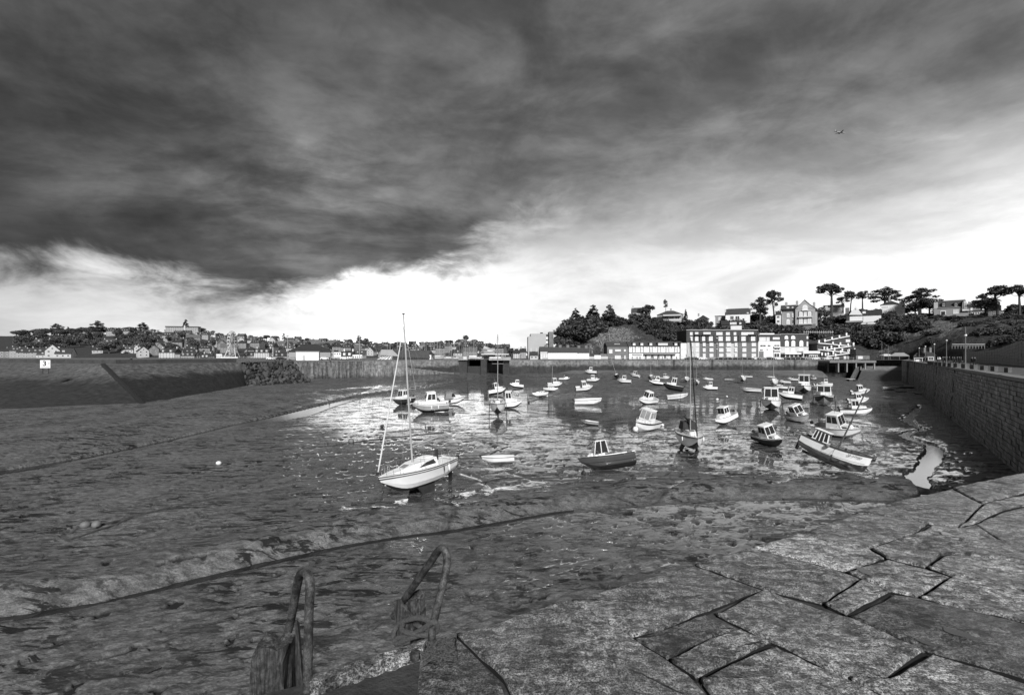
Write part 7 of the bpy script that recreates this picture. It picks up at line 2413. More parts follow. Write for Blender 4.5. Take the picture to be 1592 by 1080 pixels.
block('annex', 1206, 1214, 482, 503, 292, W_WHITE, SLATE, 'narrow white annexe behind the left side of the grand villa', 2, 1, 'house', 8, 3)
villa('rear_gable_house', 1280, 1312, 472, 478, 490, 318, W_PALE, SLATE, 'grey-gabled house behind the tall umbrella pine', 9, wins=((1283, 476, 1287, 480, 1),))
# white triangle villa
r = rootp('triangle_gable_villa', 1313, 1371, 506, 285, 'low white villa with a triangular white gable and long dark roof', 'villa')
lbox(r, 'wall', 1318, 491, 1370, 503, .4, 9, W_WHITE); lbox(r, 'stone_wall', 1313, 500, 1371, 508, .8, 9, W_STONE)
pitched(r, 1316, 1371, 491, 480, 10, SLATE, .3)
p0, p1, p2 = rel(r, 1320, 489.5), rel(r, 1341, 489.5), rel(r, 1330.5, 475.5)
MB().add([(x, y, z) for y in (-.6, 4) for x, z in (p0, p1, p2)], [(0, 1, 2), (5, 4, 3), (0, 3, 4, 1), (1, 4, 5, 2), (2, 5, 3, 0)]).build('triangular_gable', W_WHITE, r)
lbox(r, 'loggia', 1316, 491.5, 1321, 499.5, -.2, .6, W_DARK); lbox(r, 'balcony', 1315, 499, 1342, 500.4, -1.2, .3, W_GREY)
lbox(r, 'white_shutters', 1321, 491.5, 1340, 499, .2, .5, SHUT); lbox(r, 'bay_wall', 1342, 492, 1370, 500, .1, .5, SHUT)
lwin(r, 1366.5, 495.5, 1368.6, 498.5, y=.05, m2=WGL); lbox(r, 'dormer', 1341, 484, 1346, 487, .4, 2, W_WHITE); lbox(r, 'chimney', 1314, 478, 1320, 487, 2, 4, W_STONE); lwin(r, 1322, 502, 1329, 506, y=.3)
arch(r, 1329.4, 478.5, 1331.6, 481, y=-.62)
# white house 1369-1407
r = rootp('white_block_house', 1369, 1407, 491, 292, 'tall white house with dark hipped roof and a corner gable on the cliff top', 'house')
lbox(r, 'wall', 1369.5, 474, 1407, 494, 0, 10, W_WHITE)
pitched(r, 1369, 1399, 474, 465, 10, SLATE, .3, hip=True)
p = [rel(r, 1398, 474), rel(r, 1407, 474), rel(r, 1406, 467), rel(r, 1401, 465), rel(r, 1398, 468)]
MB().add([(x, y, z) for y in (-.3, 8) for x, z in p], [(0, 1, 2, 3, 4), (9, 8, 7, 6, 5)] + [(i, i + 5, (i + 1) % 5 + 5, (i + 1) % 5) for i in range(5)]).build('corner_gable', W_WHITE, r)
for a in ((1374.5, 482.5, 1379, 486.5), (1388, 481.5, 1392, 484), (1399, 482, 1406, 486.5), (1400, 470.5, 1405, 473.5), (1372, 476.5, 1381, 477.6)): lwin(r, *a, y=-.06 if a[0] < 1398 else -.36, m2=WGLB, key='bw')
x, z = rel(r, 1383, 466); MB().box((x, 4, z), (.9, .9, 4.5)).build('chimney', W_GREY, r)
# right manor 1452-1530
r = rootp('slate_manor', 1452, 1506, 489, 262, 'long grey manor with a steep slate roof, two dark dormers and a white-framed gable', 'house')
lbox(r, 'wall', 1452, 479, 1506, 492, 0, 9, W_GREY)
pitched(r, 1458, 1500, 480, 464.5, 9, SLATEM, .2)
p = [rel(r, 1495, 484), rel(r, 1507, 484), rel(r, 1504, 472), rel(r, 1500, 464.5), rel(r, 1496.5, 470)]
MB().add([(x, y, z) for y in (-.6, 8) for x, z in p], [(0, 1, 2, 3, 4), (9, 8, 7, 6, 5)] + [(i, i + 5, (i + 1) % 5 + 5, (i + 1) % 5) for i in range(5)]).build('front_gable', W_GREY, r)
arch(r, 1498.7, 468.5, 1502.8, 480, y=-.62); lbox(r, 'gable_sill', 1496, 481, 1506, 483, -.9, -.6, W_WHITE)
for a in (1467, 1486):
    d_ = lbox(r, 'dormer', a - 3, 470, a + 3.5, 477, .6, 3.5, SLATE); lwin(r, a - 1.5, 471.5, a + 2, 476, y=.5, m2=WGL)
lbox(r, 'white_gable_end', 1451.8, 470, 1458, 485, .5, 8, W_PALE); lwin(r, 1482, 481.5, 1490.5, 487.5); lbox(r, 'garage', 1462, 483, 1470.5, 489, -.15, .1, W_WHITE); lbox(r, 'garage_opening', 1463.2, 484.2, 1469.4, 489, -.2, -.1, TRIM)
block('white_annexe', 1508, 1531, 481, 490, 258, W_WHITE, SLATE, 'white-framed glazed annexe right of the slate manor', 1, 6, 'house', 7, 1.0, win=(.7, .6))
block('rear_wing', 1504, 1524, 471, 481, 270, W_GREY, SLATE, 'dark-roofed rear wing with one bright window behind the glazed annexe', 1, 2, 'house', 8, 2.6, m2=WGLB)
block('stone_house', 1536, 1556, 474, 490, 245, W_STONE, SLATE, 'dark stone house with a pale chimney in the trees at the right edge', 2, 3, 'house', 8, 3.0, m2=WGLB)
# white fence posts along the cliff path
for i in range(8):
    u = 1391 + i * 6.3; Y = 283
    q = Q(u, 495.5 - i * 1.0, Y)
    r = thing('fence_post', 'white cliff-top fence post below the tall white house', 'fence post', q, group='white fence posts of the cliff path')
    MB().box((0, 0, .0), (.5, .4, 1.4)).build('post', W_WHITE, r)
r = thing('garden_fence', 'pale post and rail fence above the arched flats, below the grand villa', 'fence', Q(1270, 517, 268))
for i in range(14):
    x, z = rel(r, 1250 + i * 3.4, 516); MB().box((x, 0, z), (.15, .15, 1.7)).build('fence_post', W_PALE, r)
lbox(r, 'rail', 1249, 516, 1296, 516.5, -.1, .1, W_PALE)

# ---------------------------------------------------------------- trees of the headland
def hz(px, py, Y): return Q(px, py, Y)


for (k, px, pb, Y, ht, w, sd, lb) in (
    ('pine', 1293, 487, 296, 50, 1.25, 0, 'tallest umbrella pine, with a wide dark crown above the villas'),
    ('pine', 1204, 500, 300, 52, .75, 1, 'slender tall pine with tiered pads left of the grand villa'),
    ('cedar', 1182, 500, 302, 40, .95, 0, 'bushy dark pine behind the long-roofed white house'),
    ('pine', 1322, 482, 305, 30, 1.0, 2, 'slim pine with gaps right of the tallest umbrella pine'),
    ('pine', 1341, 480, 306, 30, 1.1, 3, 'thin-crowned pine above the triangular gable'),
    ('cedar', 1376, 478, 306, 33, 1.5, 1, 'flat spreading dark pine behind the tall white house'),
    ('cedar', 1430, 489, 280, 43, 1.35, 0, 'massive dark cedar right of the tall white house'),
    ('pine', 1311, 484, 303, 24, 1.2, 1, 'low dark pine beside the tallest umbrella pine'),
    ('cypress', 895, 508, 285, 27, 1.6, 0, 'feathery dark conifer first from the left on the hill brow'),
    ('cypress', 922, 505, 286, 30, 1.6, 1, 'feathery dark conifer in the middle of the brow group'),
    ('cypress', 947, 507, 286, 32, 1.6, 2, 'tallest feathery dark conifer at the right of the brow group'),
    ('cypress', 877, 530, 272, 32, 1.5, 1, 'dark conifer leaning over the left end of the hill'),
    ('thin', 1035, 484, 302, 21, .9, 0, 'lone thin broadleaf tree above the verandah villa'),
    ('broad', 1006, 493, 298, 20, 1.6, 1, 'round tree right of the white-gabled villa'),
    ('cypress', 1066, 499, 292, 18, .7, 2, 'pointed dark bush tree right of the verandah villa'),
    ('broad', 1276, 502, 290, 26, 1.2, 2, 'dark tree right of the grand villa'),
    ('pine', 1551, 489, 235, 47, 1.2, 2, 'umbrella pine at the right edge of the cliff top'),
    ('pine', 1585, 489, 228, 50, 1.1, 0, 'tall pine at the far right edge'),
    ('broad', 1532, 489, 240, 27, 1.5, 3, 'round dark tree right of the slate manor'),
    ('pine', 1530, 478, 250, 24, .9, 3, 'small pine behind the stone house on the right'),
    ('broad', 1515, 476, 275, 10, 1.6, 0, 'tree behind the glazed annexe'),
    ('broad', 1445, 488, 282, 22, 1.6, 2, 'dark tree filling the gap left of the slate manor'),
):
    p = hz(px, pb, Y)
    tree(k, p, ht * Y / F, lb, None, w, sd)
rnd = random.Random(33)


def scatter(n, u0, u1, t0, t1, kinds, h0, h1, lb, grp, ok=None, off=.0):
    for i in range(n):
        u = rnd.uniform(u0, u1); t = rnd.uniform(t0, t1)
        if ok and not ok(u, t): continue
        q = head_xyz(u, t); q.z -= .8
        k = rnd.choice(kinds)
        h = rnd.uniform(h0, h1)
        sz = 'low' if h < h0 + (h1 - h0) * .33 else 'tall' if h > h0 + (h1 - h0) * .67 else 'rounded'
        kn = {'bush': 'shrub', 'broad': 'leafy tree', 'cypress': 'dark conifer'}[k]; f_ = (t - t0) / (t1 - t0)
        where = 'low' if f_ < .25 else 'half way up' if f_ < .6 else 'high'
        sd_ = 'left' if (u - u0) < (u1 - u0) * .33 else 'right' if (u - u0) > (u1 - u0) * .67 else 'centre'
        tree(k, q, h, sz + ' ' + kn + ' ' + where + ', ' + sd_ + ', ' + lb, grp, rnd.uniform(1.0, 1.5))


scatter(34, 866, 935, .1, 1.0, ('broad', 'bush', 'cypress'), 5, 9, 'on the steep left shoulder of the headland', 'trees of the left shoulder')
scatter(20, 930, 1010, .70, 1.0, ('bush', 'bush', 'broad'), 2.5, 5, 'above the quarry face', 'shrubs above the quarry face')
scatter(50, 1000, 1075, .25, 1.0, ('bush', 'bush', 'broad'), 2.5, 5, 'behind the half-timbered terrace', 'shrubs behind the terrace')
scatter(60, 1075, 1215, .45, 1.0, ('bush', 'bush', 'broad'), 2.5, 5, 'above the brown flats', 'garden shrubs above the brown flats')
scatter(30, 1185, 1240, .35, .75, ('broad', 'bush'), 5, 8, 'below the grand villa', 'bushes below the grand villa')
scatter(30, 1255, 1340, .35, .85, ('bush', 'broad'), 3, 6, 'above the zigzag terrace', 'bushes above the zigzag terrace')
scatter(60, 1330, 1440, .15, .95, ('bush', 'bush', 'broad'), 3, 6, 'below the tall white house', 'bushes of the middle cliff')
scatter(75, 1400, 1640, .10, 1.0, ('bush',), 1.6, 3.4, 'on the right-hand cliff below the slate manor', 'bushes of the right cliff', ok=lambda u, t: not (1430 < u < 1500 and .3 < t < .6))
scatter(24, 1070, 1340, .98, 1.0, ('broad', 'bush'), 4, 6, 'on the skyline between the villas', 'skyline trees between the villas')

for i in range(46):
    u = rnd.uniform(1168, 1600); q = head_xyz(u, 1.0); s_ = rnd.uniform(1.03, 1.07); q = Vector((q.x * s_, q.y * s_, q.z - .5))
    h = rnd.uniform(5.5, 10.5); k = rnd.choice(('broad', 'broad', 'cedar'))
    tree(k, q, h, ('taller ' if h > 8 else 'lower ') + ('dark cedar' if k == 'cedar' else 'leafy tree') + ' behind the villas, ' + ('left of the grand villa' if u < 1213 else 'behind the grand villa' if u < 1275 else 'around the umbrella pines' if u < 1365 else 'behind the tall white house' if u < 1420 else 'behind the slate manor' if u < 1500 else 'at the right edge'), 'trees behind the villas', rnd.uniform(1.1, 1.6))

# ---------------------------------------------------------------- seafront: cars
def car_geom(body, kindw=4.3):
    r = thing('parked_car', '', 'car')
    L, Wd = kindw, 1.75
    prof = [(-L / 2, .35), (-L / 2, .85), (-L * .40, 1.0), (-L * .30, 1.42), (L * .08, 1.46), (L * .26, 1.0), (L * .46, .88), (L / 2, .6), (L / 2, .35)]
    k = len(prof)
    vs = [(x, -Wd / 2 * (.86 if z > 1.2 else 1), z) for x, z in prof] + [(x, Wd / 2 * (.86 if z > 1.2 else 1), z) for x, z in prof]
    MB().add(vs, [tuple(range(k)), tuple(range(k, 2 * k))[::-1]] + [(i, i + k, (i + 1) % k + k, (i + 1) % k) for i in range(k)]).build('body', body, r)
    g = MB()
    for s in (-1, 1):
        y = s * Wd / 2 * .95
        g.hexa([(-L * .35, y - .02, 1.0), (L * .20, y - .02, 1.0), (L * .20, y + .03, 1.0), (-L * .35, y + .03, 1.0), (-L * .27, y * .93 - .02, 1.36), (L * .07, y * .93 - .02, 1.38), (L * .07, y * .93 + .03, 1.38), (-L * .27, y * .93 + .03, 1.36)])
    g.build('side_window', WGL, r)
    MB().add([(L * .255, -.75, 1.03), (L * .255, .75, 1.03), (L * .09, .68, 1.44), (L * .09, -.68, 1.44)], [(0, 1, 2, 3)]).build('windscreen', WGL, r)
    for s in (-1, 1):
        for x in (-L * .32, L * .33):
            MB().tube([(x, s * (Wd / 2 - .2), .33), (x, s * (Wd / 2 + .02), .33)], .33, 12).build('wheel', TRIM, r)
        MB().box((L / 2 - .04, s * .6, .68), (.1, .3, .14)).build('headlight', WGLB, r)
    return r


CARM = [mat('car_white', .78, .3, .05, 1), mat('car_dark', .03, .3, .1, 1), mat('car_grey', .25, .3, .1, 1)]
CP = [car_geom(m) for m in CARM]; CU = [False] * 3
CD = ['white', 'dark', 'grey']
carlist = [(1071, 1, 'below the brown flats, left end'), (1092, 0, 'below the third window column of the brown flats'), (1078, 1, 'between the yacht mast and the white car'), (1119, 1, 'below the middle of the brown flats'), (1131, 1, 'just right of the middle of the brown flats'), (1142, 1, 'right of the middle of the brown flats'), (1153, 1, 'near the right end of the brown flats'), (1164, 1, 'before the right end bay of the brown flats'),
           (1175, 0, 'at the corner between brown and white flats'), (1185, 2, 'below the left part of the white flats'), (1197, 1, 'below the white flats'), (1210, 0, 'below the right end of the white flats'), (1222, 1, 'left below the arched flats'), (1233, 1, 'below the middle of the arched flats'), (1244, 1, 'right below the arched flats'), (1256, 2, 'by the cafe awning'), (1267, 0, 'right of the cafe pavilion'), (1286, 0, 'below the zigzag terrace'),
           (1108, 2, 'below the fourth window column of the brown flats')]
for px, k, d in carlist:
    o = CP[k] if not CU[k] else copy_tree(CP[k]); CU[k] = True
    Y = 226 + (px % 3)
    o.location = ((px - HX) / F * Y, Y, ZT + .02); o.rotation_euler = (0, 0, rnd.choice((0, math.pi)) + rnd.uniform(-.12, .12))
    tag(o, CD[k] + ' car parked on the quay ' + d, 'car', 'cars parked along the far quay')
for px, k, d, Y in ((437, 1, 'left one of the two dark cars beside the white hall', 215), (456, 2, 'grey car directly left of the white hall', 205), (421, 0, 'white van-like car low at the end of the mole', 230), (505, 0, 'white car right of the dark-roofed hall', 232), (527, 2, 'grey car in front of the bright shops', 238), (536, 0, 'white car in front of the bright shops', 236)):
    o = copy_tree(CP[k]); o.location = ((px - HX) / F * Y, Y, ZT + .02); o.rotation_euler = (0, 0, rnd.uniform(-.3, .3)); tag(o, d, 'car', None); o.pop('group', None)
# railing posts on the far quay edge
r = thing('quay_railing', 'thin white post and rail along the edge of the far quay', 'railing', (100, 223.6, ZT + .05))
for i in range(60):
    MB().box((-72 + i * 2.4, 0, .55), (.09, .09, 1.0)).build('rail_post', W_PALE, r)
MB().tube([(-72, 0, 1.05), (70, 0, 1.05)], .04, 4).build('rail', W_PALE, r)

# ---------------------------------------------------------------- people
def person_mesh(seed, stride=.25, arm=.15):
    me = bpy.data.meshes.new('person')
    vs = [(0, 0, .95), (0, 0, 1.15), (0, 0, 1.42), (0, 0, 1.52), (0, .01, 1.66), (0, .01, 1.76),
          (.10, 0, .90), (.11, stride, .48), (.11, stride * .7, .06), (.11, stride * .7 + .14, .03), (-.10, 0, .90), (-.11, -stride * .5, .48), (-.11, -stride * 1.1, .08), (-.11, -stride * 1.1 + .13, .03),
          (.19, 0, 1.40), (.25, -arm, 1.14), (.24, arm * .4, .88), (-.19, 0, 1.40), (-.25, arm, 1.14), (-.24, arm * 1.4, .90)]
    es = [(0, 1), (1, 2), (2, 3), (3, 4), (4, 5), (0, 6), (6, 7), (7, 8), (8, 9), (0, 10), (10, 11), (11, 12), (12, 13), (2, 14), (14, 15), (15, 16), (2, 17), (17, 18), (18, 19)]
    rad = [.16, .15, .16, .06, .10, .09, .10, .075, .05, .04, .10, .075, .05, .04, .08, .055, .045, .08, .055, .045]
    me.from_pydata(vs, es, [])
    o = bpy.data.objects.new('person', me); COL.objects.link(o)
    md = o.modifiers.new('skin', 'SKIN'); sb = o.modifiers.new('sub', 'SUBSURF'); sb.levels = sb.render_levels = 1
    for v, q in zip(me.skin_vertices[0].data, rad): v.radius = (q, q)
    me.skin_vertices[0].data[0].use_root = True
    dg = bpy.context.evaluated_depsgraph_get(); dg.update()
    m2 = bpy.data.meshes.new_from_object(o.evaluated_get(dg))
    bpy.data.objects.remove(o)
    COATS = [mat('dark_clothes', .025, .9, .3, 2), mat('skin_tone', .35, .6, .1, 2), mat('pale_clothes', .6, .9, .1, 2)]
    m2.materials.clear()
    for c in COATS: m2.materials.append(c)
    top = 2 if seed % 4 == 3 else 0
    for p in m2.polygons:
        z = p.center.z
        p.material_index = 1 if z > 1.53 else (top if z > .9 else 0)
        p.use_smooth = True
    return m2


PM = [person_mesh(i, *( (.25, .15), (.05, .04), (.16, .25), (.1, .1))[i]) for i in range(4)]
HAIR = MB().ball((0, -.02, 1.74), .115, 10, 6, sc=(1, 1, .8)).build('hair', TRIM); hm = HAIR.data; bpy.data.objects.remove(HAIR)


def person(px, py, z, k, lab, grp, rz=0):
    p = P(px, py, z)
    o = bpy.data.objects.new('person', PM[k]); COL.objects.link(o); o.location = p; o.rotation_euler = (0, 0, rz)
    h = bpy.data.objects.new('hair', hm); COL.objects.link(h); h.parent = o
    return tag(o, lab, 'person', grp)


for i, (px, py, k) in enumerate(((1437, 563.6, 0), (1441, 563.8, 1), (1458, 563.5, 3), (1461, 563.6, 3), (1466, 564.2, 1), (1469, 564.4, 0), (1472, 564, 2), (1476, 564.5, 0), (1481, 565.2, 1), (1484, 566, 2), (1488, 566, 0), (1491, 565.2, 1), (1494, 565.6, 0), (1511, 568.2, 0), (1515.5, 568.6, 2))):
    lb = {13: 'left one of the two dark-clothed walkers near the stone blocks on the mole', 14: 'right one of the two dark-clothed walkers near the stone blocks on the mole'}.get(i, ('person in pale clothes' if k == 3 else 'person in dark clothes') + ' strolling on the mole ' + ('first', 'second', 'third', 'fourth', 'fifth', 'sixth', 'seventh', 'eighth', 'ninth', 'tenth', 'eleventh', 'twelfth', 'thirteenth')[i % 13] + ' of the walkers from the kiosk')
    person(px, py, ZQ - .05, k, lb, 'strollers on the mole', rnd.uniform(0, 6))
for i, px in enumerate((983, 990.5, 995, 1004, 1016, 1022, 1030, 1037, 1044, 1052, 1071, 1083, 1124, 1216, 1225, 1235, 1241, 1252, 1262)):
    person(px, HY + (ZC - ZT) * F / 229.0, ZT, (0, 1, 2, 3)[i % 4], ('person in pale clothes' if i % 4 == 3 else 'person in dark clothes') + (' outside the half-timbered terrace' if px < 1060 else ' by the brown flats' if px < 1180 else ' at the cafe below the arched flats'), 'people on the far quay', rnd.uniform(0, 6))
person(204, 563.9, ZT, 0, 'lone dark figure bending along the left mole parapet', None, 1.2)
person(512, 560.8, ZT, 1, 'person in dark clothes right of the white hall', None, 1)

# ---------------------------------------------------------------- mole furniture at the right
M_STB = mat('stone_bollard', .10, .9, .3, 1.5, bump=.5)
for i, (px, py) in enumerate(((1549.5, 577), (1533, 576), (1517, 574.5), (1503, 573), (1490.5, 571.6), (1481, 570.5), (1473, 569.5), (1466, 568.8), (1460, 568), (1454, 567.3), (1449, 566.8), (1571, 579))):
    p = P(px, py, ZQ - .05)
    h = 8.0 * p.y / F * .95; w = 6.0 * p.y / F
    o = MB().prism([(-w / 2, -w / 2), (w / 2, -w / 2), (w / 2 * .95, w / 2), (-w / 2 * .95, w / 2)], 0, min(h, .75)).build('stone_block_bollard', M_STB, None, loc=(p.x, p.y + .3, p.z))
    tag(o, ('largest' if i == 0 else ('second' if i == 1 else 'squared')) + ' grey stone block on the mole edge, ' + ('nearest the camera' if i == 0 else 'next to the nearest one' if i == 1 else 'in the row beside the walkers' if i < 6 else 'in the far part of the row' if i < 11 else 'past the right frame edge'), 'stone block', 'stone blocks along the mole edge')
for i, (px, pt, pb, glow, lb) in enumerate(((1501, 508, 573, 521, 'tallest street lamp, standing among the stone blocks of the mole'), (1471.5, 527, 565, 529, 'second tallest street lamp, left of the strollers'), (1452.5, 533, 564, 535, 'middle street lamp behind the strollers'), (1438.5, 537, 563, 538.5, 'street lamp right above the gabled kiosk'), (1429, 540, 562, 541, 'small street lamp behind the white kiosk'))):
    z0 = ZQ - .05; Y = (ZC - z0) * F / (pb - HY)
    q = Q(px, pb, Y)
    r = thing('street_lamp', lb, 'street lamp', (q.x, q.y, z0), group=None)
    H = ZC - (pt - HY) / F * Y - z0
    MB().tube([(0, 0, 0), (0, 0, .6), (0, 0, H)], [.13, .08, .05], 8).build('pole', mat('lamp_pole', .16, .6, .2, 2), r)
    zg = ZC - (glow - HY) / F * Y - z0
    MB().ball((0, 0, zg), .19, 10, 7, sc=(1, 1, 1.1)).build('lantern', mat('milk_glass', .85, .3, .05, 1), r)
    MB().prism([(-.2, -.2), (.2, -.2), (.2, .2), (-.2, .2)], zg + .2, zg + .27).build('lantern_cap', TRIM, r)
for px, pt, lb in ((1371, 530.5, 'dark lamp pole with a short arm beyond the slipway'), (1381, 537, 'thin lamp pole left of the big parasol')):
    q = Q(px, 560, 225); H = ZC - (pt - HY) / F * 225 - ZT
    r = thing('street_lamp', lb, 'street lamp', (q.x, q.y, ZT))
    MB().tube([(0, 0, 0), (0, 0, H), (-.8, 0, H + .1)], .1, 6).build('pole', MATS['lamp_pole'], r); MB().box((-.9, 0, H + .1), (.6, .2, .12)).build('lamp_head', ALU, r)
# parasols, tents, kiosks
def tent(px0, px1, pye, pyt, pyb, Y, m, lab, posts=4):
    r = rootp('canopy_tent', px0, px1, pyb, Y, lab, 'canopy')
    x0, ze = rel(r, px0, pye); x1, zt_ = rel(r, px1, pyt); d = (x1 - x0) * .6
    MB().add([(x0, 0, ze), (x1, 0, ze), (x1, d, ze), (x0, d, ze), (x0 * .45, d / 2, zt_), (x1 * .45, d / 2, zt_), (x0, 0, ze - .3), (x1, 0, ze - .3), (x1, d, ze - .3), (x0, d, ze - .3)],
             [(0, 1, 5, 4), (1, 2, 5), (2, 3, 4, 5), (3, 0, 4), (6, 7, 1, 0), (7, 8, 2, 1), (8, 9, 3, 2), (9, 6, 0, 3), (9, 8, 7, 6)]).build('canopy', m, r)
    for sx in (x0 + .2, (x0 + x1) / 2, x1 - .2):
        for y in (.2, d - .2): MB().tube([(sx, y, 0), (sx, y, ze)], .07, 5).build('post', ALU, r)
    return r


tent(1383, 1414, 552.8, 548, 562, 228, W_GREY, 'large grey pavilion roof beyond the slipway')
tent(1374, 1390, 552.5, 550, 562, 232, W_PALE, 'flat pale parasol left of the large grey pavilion')
tent(1414, 1426, 553.5, 551, 562, 232, W_WHITE, 'white parasol right of the large grey pavilion')
tent(1420, 1437, 553.5, 549, 562, 214, W_DARK, 'dark tent behind the white kiosk at the start of the mole')
r = rootp('white_kiosk', 1420, 1436, 563.5, 160, 'small white kiosk open at the front at the head of the mole', 'kiosk')
lbox(r, 'wall', 1422, 556.5, 1434, 563.5, .3, 2, W_GREY); lbox(r, 'roof', 1421, 555.8, 1435.5, 556.6, -.2, 2.4, W_WHITE); lbox(r, 'post', 1421.5, 556.6, 1422.5, 563.5, 0, .2, W_WHITE); lbox(r, 'post', 1433.5, 556.6, 1434.5, 563.5, 0, .2, W_WHITE)
# white ladder head on the wall edge
a_ = Vector((*RT[0], 0)); b_ = Vector((*RT[1], 0)); dd = (b_ - a_).normalized(); nn = Vector((dd.y, -dd.x, 0)); nn = nn if nn.x < 0 else -nn
c_ = a_ + dd * 31.0
r = thing('mole_ladder', 'dark ladder with a white head guard in the recess of the mole wall', 'ladder', (c_.x, c_.y, 0), (0, 0, math.atan2(dd.y, dd.x)))
for s in (-.35, .35): MB().box((s, -.2, 4.2), (.1, .12, 8.6)).build('stile', MATS['rusty_iron'], r)
for k in range(24): MB().box((0, -.2, .4 + k * .35), (.6, .06, .06)).build('rung', MATS['rusty_iron'], r)
MB().box((0, .5, ZQ + .35), (1.6, .9, .7)).build('head_guard', W_WHITE, r)
MB().tube([(-.5, -.2, ZQ), (-.5, -.5, ZQ - .6), (.5, -.5, ZQ - .6), (.5, -.2, ZQ)], .05, 6).build('hoop', W_WHITE, r)
# gabled stone kiosk and the retaining wall with terrace
block('stone_kiosk', 1440, 1454, 545.5, 563, 168, W_STONE, SLATE, 'stone kiosk with a steep gable right of the white kiosk', 1, 1, 'kiosk', 4, 1.6)
def rwall(name, pts, lab, m=W_STONE):
    r = thing(name, lab, 'wall')
    rn = random.Random(8)
    first = None; alls = MB(); cnt = 0
    for (x0, y0, za, x1, y1, zb) in pts:
        L = math.hypot(x1 - x0, y1 - y0); n = max(2, int(L / 2.1)); ang = math.atan2(y1 - y0, x1 - x0)
        for i in range(n):
            t = (i + .5) / n; zt = za + (zb - za) * t
            nr = max(1, int((zt - ZQ) / .62))
            for j in range(nr):
                h = (zt - ZQ + .1) / nr
                mb = MB().box((0, 0, 0), (L / n - .05, .9, h - .04))
                o = mb.build('stone_block', m, r)
                o.location = (x0 + (x1 - x0) * t + rn.uniform(-.03, .03), y0 + (y1 - y0) * t + rn.uniform(-.03, .03), ZQ - .1 + h * (j + .5)); o.rotation_euler = (0, 0, ang)
    return r


W_RET = mat('retaining_stone', .26, .9, .4, .6, bump=.5, bscale=3)
rwall('retaining_wall', [(141, 140, 11.5, 122, 112, 12.2), (122, 112, 12.4, 104, 92, 13.6), (104, 92, 13.6, 88, 70, 13.4)], 'high rough stone retaining wall behind the strollers at the right', W_RET)
tg = MB().prism([(142, 141), (123, 112.5), (105, 92.5), (89, 70.5), (140, 60), (210, 150)], ZQ - .2, 11.6).build('upper_terrace', M_PAVE); tag(tg, kind='structure')
r = thing('terrace_railing', 'pale railing on the upper terrace above the strollers', 'railing', Q(1505, 537, 150))
for i in range(12):
    x, z = rel(r, 1480 + i * 4.6, 539.5); MB().box((x, 0, z), (.10, .10, 1.0)).build('rail_post', W_GREY, r)
lbox(r, 'rail', 1480, 534.6, 1531, 535.2, -.05, .05, W_PALE); lbox(r, 'lower_rail', 1480, 536.8, 1531, 537.1, -.05, .05, W_PALE)

# ---------------------------------------------------------------- tide board on the left mole
p = Q(70.5, 565.5, 100)
r = thing('tide_board', 'white square board reading 3 standing on the left mole', 'sign', p, (0, 0, R(20)))
MB().box((0, 0, 0), (1.75, .10, 1.85)).build('board', W_WHITE, r)
for s in (-.5, .5): MB().box((s, .1, -1.4), (.12, .12, 1.6)).build('post', TRIM, r)
cu = bpy.data.curves.new('digit', 'FONT'); cu.body = '3'; cu.size = 1.5; cu.extrude = .01; cu.align_x = 'CENTER'; cu.align_y = 'CENTER'; cu.offset = .03
t_ = bpy.data.objects.new('tmp', cu); me = bpy.data.meshes.new_from_object(t_); bpy.data.objects.remove(t_)
me.materials.append(TRIM)
dg_ = bpy.data.objects.new('digit', me); COL.objects.link(dg_); dg_.parent = r; dg_.location = (-.12, -.065, .05); dg_.rotation_euler = (R(90), 0, 0)
MB().box((.6, -.07, .1), (.32, .02, .10)).build('dash', TRIM, r)
MB().box((0, -.07, -.72), (1.4, .02, .05)).build('printed_line', TRIM, r)
MB().box((0, .01, .88), (1.8, .14, .07)).build('top_rail', TRIM, r)

# ---------------------------------------------------------------- aeroplane
p = Q(1306, 206, 1500)
r = thing('aeroplane', 'small dark aeroplane flying below the cloud at upper right', 'aeroplane', p, (R(4), R(3), R(8)))
M_AC = mat('aircraft_grey', .30, .5, .1, 1)
MB().tube([(-18, 0, 1.2), (-15, 0, .6), (-8, 0, 0), (12, 0, 0), (17, 0, -.2), (19, 0, -.6)], [.4, 1.3, 2.0, 2.0, 1.4, .2], 12).build('fuselage', M_AC, r, smooth=True)
for s in (-1, 1):
    MB().hexa([(-1, s * 1.5, -.8), (6, s * 1.5, -.8), (-2, s * 17, .8), (-5, s * 17, .8), (-1, s * 1.5, -.3), (6, s * 1.5, -.3), (-2, s * 17, 1.0), (-5, s * 17, 1.0)]).build('wing', M_AC, r)
    MB().hexa([(-17, s * .5, 1.2), (-13, s * .5, 1.2), (-16, s * 6, 1.6), (-18, s * 6, 1.6), (-17, s * .5, 1.5), (-13, s * .5, 1.5), (-16, s * 6, 1.8), (-18, s * 6, 1.8)]).build('tailplane', M_AC, r)
    MB().tube([(0, s * 6, -1.6), (5, s * 6, -1.6)], 1.0, 8).build('engine', M_AC, r)
MB().hexa([(-18, -.2, 1), (-12, -.2, 1), (-12, .2, 1), (-18, .2, 1), (-19, -.15, 6.5), (-16.5, -.15, 6.5), (-16.5, .15, 6.5), (-19, .15, 6.5)]).build('fin', M_AC, r)
# two gulls over the marina
for px, py, lb in ((758, 532, 'small white flag on a mast above the harbour gate'),):
    q = Q(px, py, 300); r = thing('flag', lb, 'flag', q)
    MB().add([(0, 0, 0), (1.6, .2, .5), (1.2, .1, 1.6), (-.2, 0, 1.2)], [(0, 1, 2, 3)]).build('cloth', W_WHITE, r); MB().tube([(0, 0, -9), (0, 0, 1.5)], .06, 4).build('staff', ALU, r)

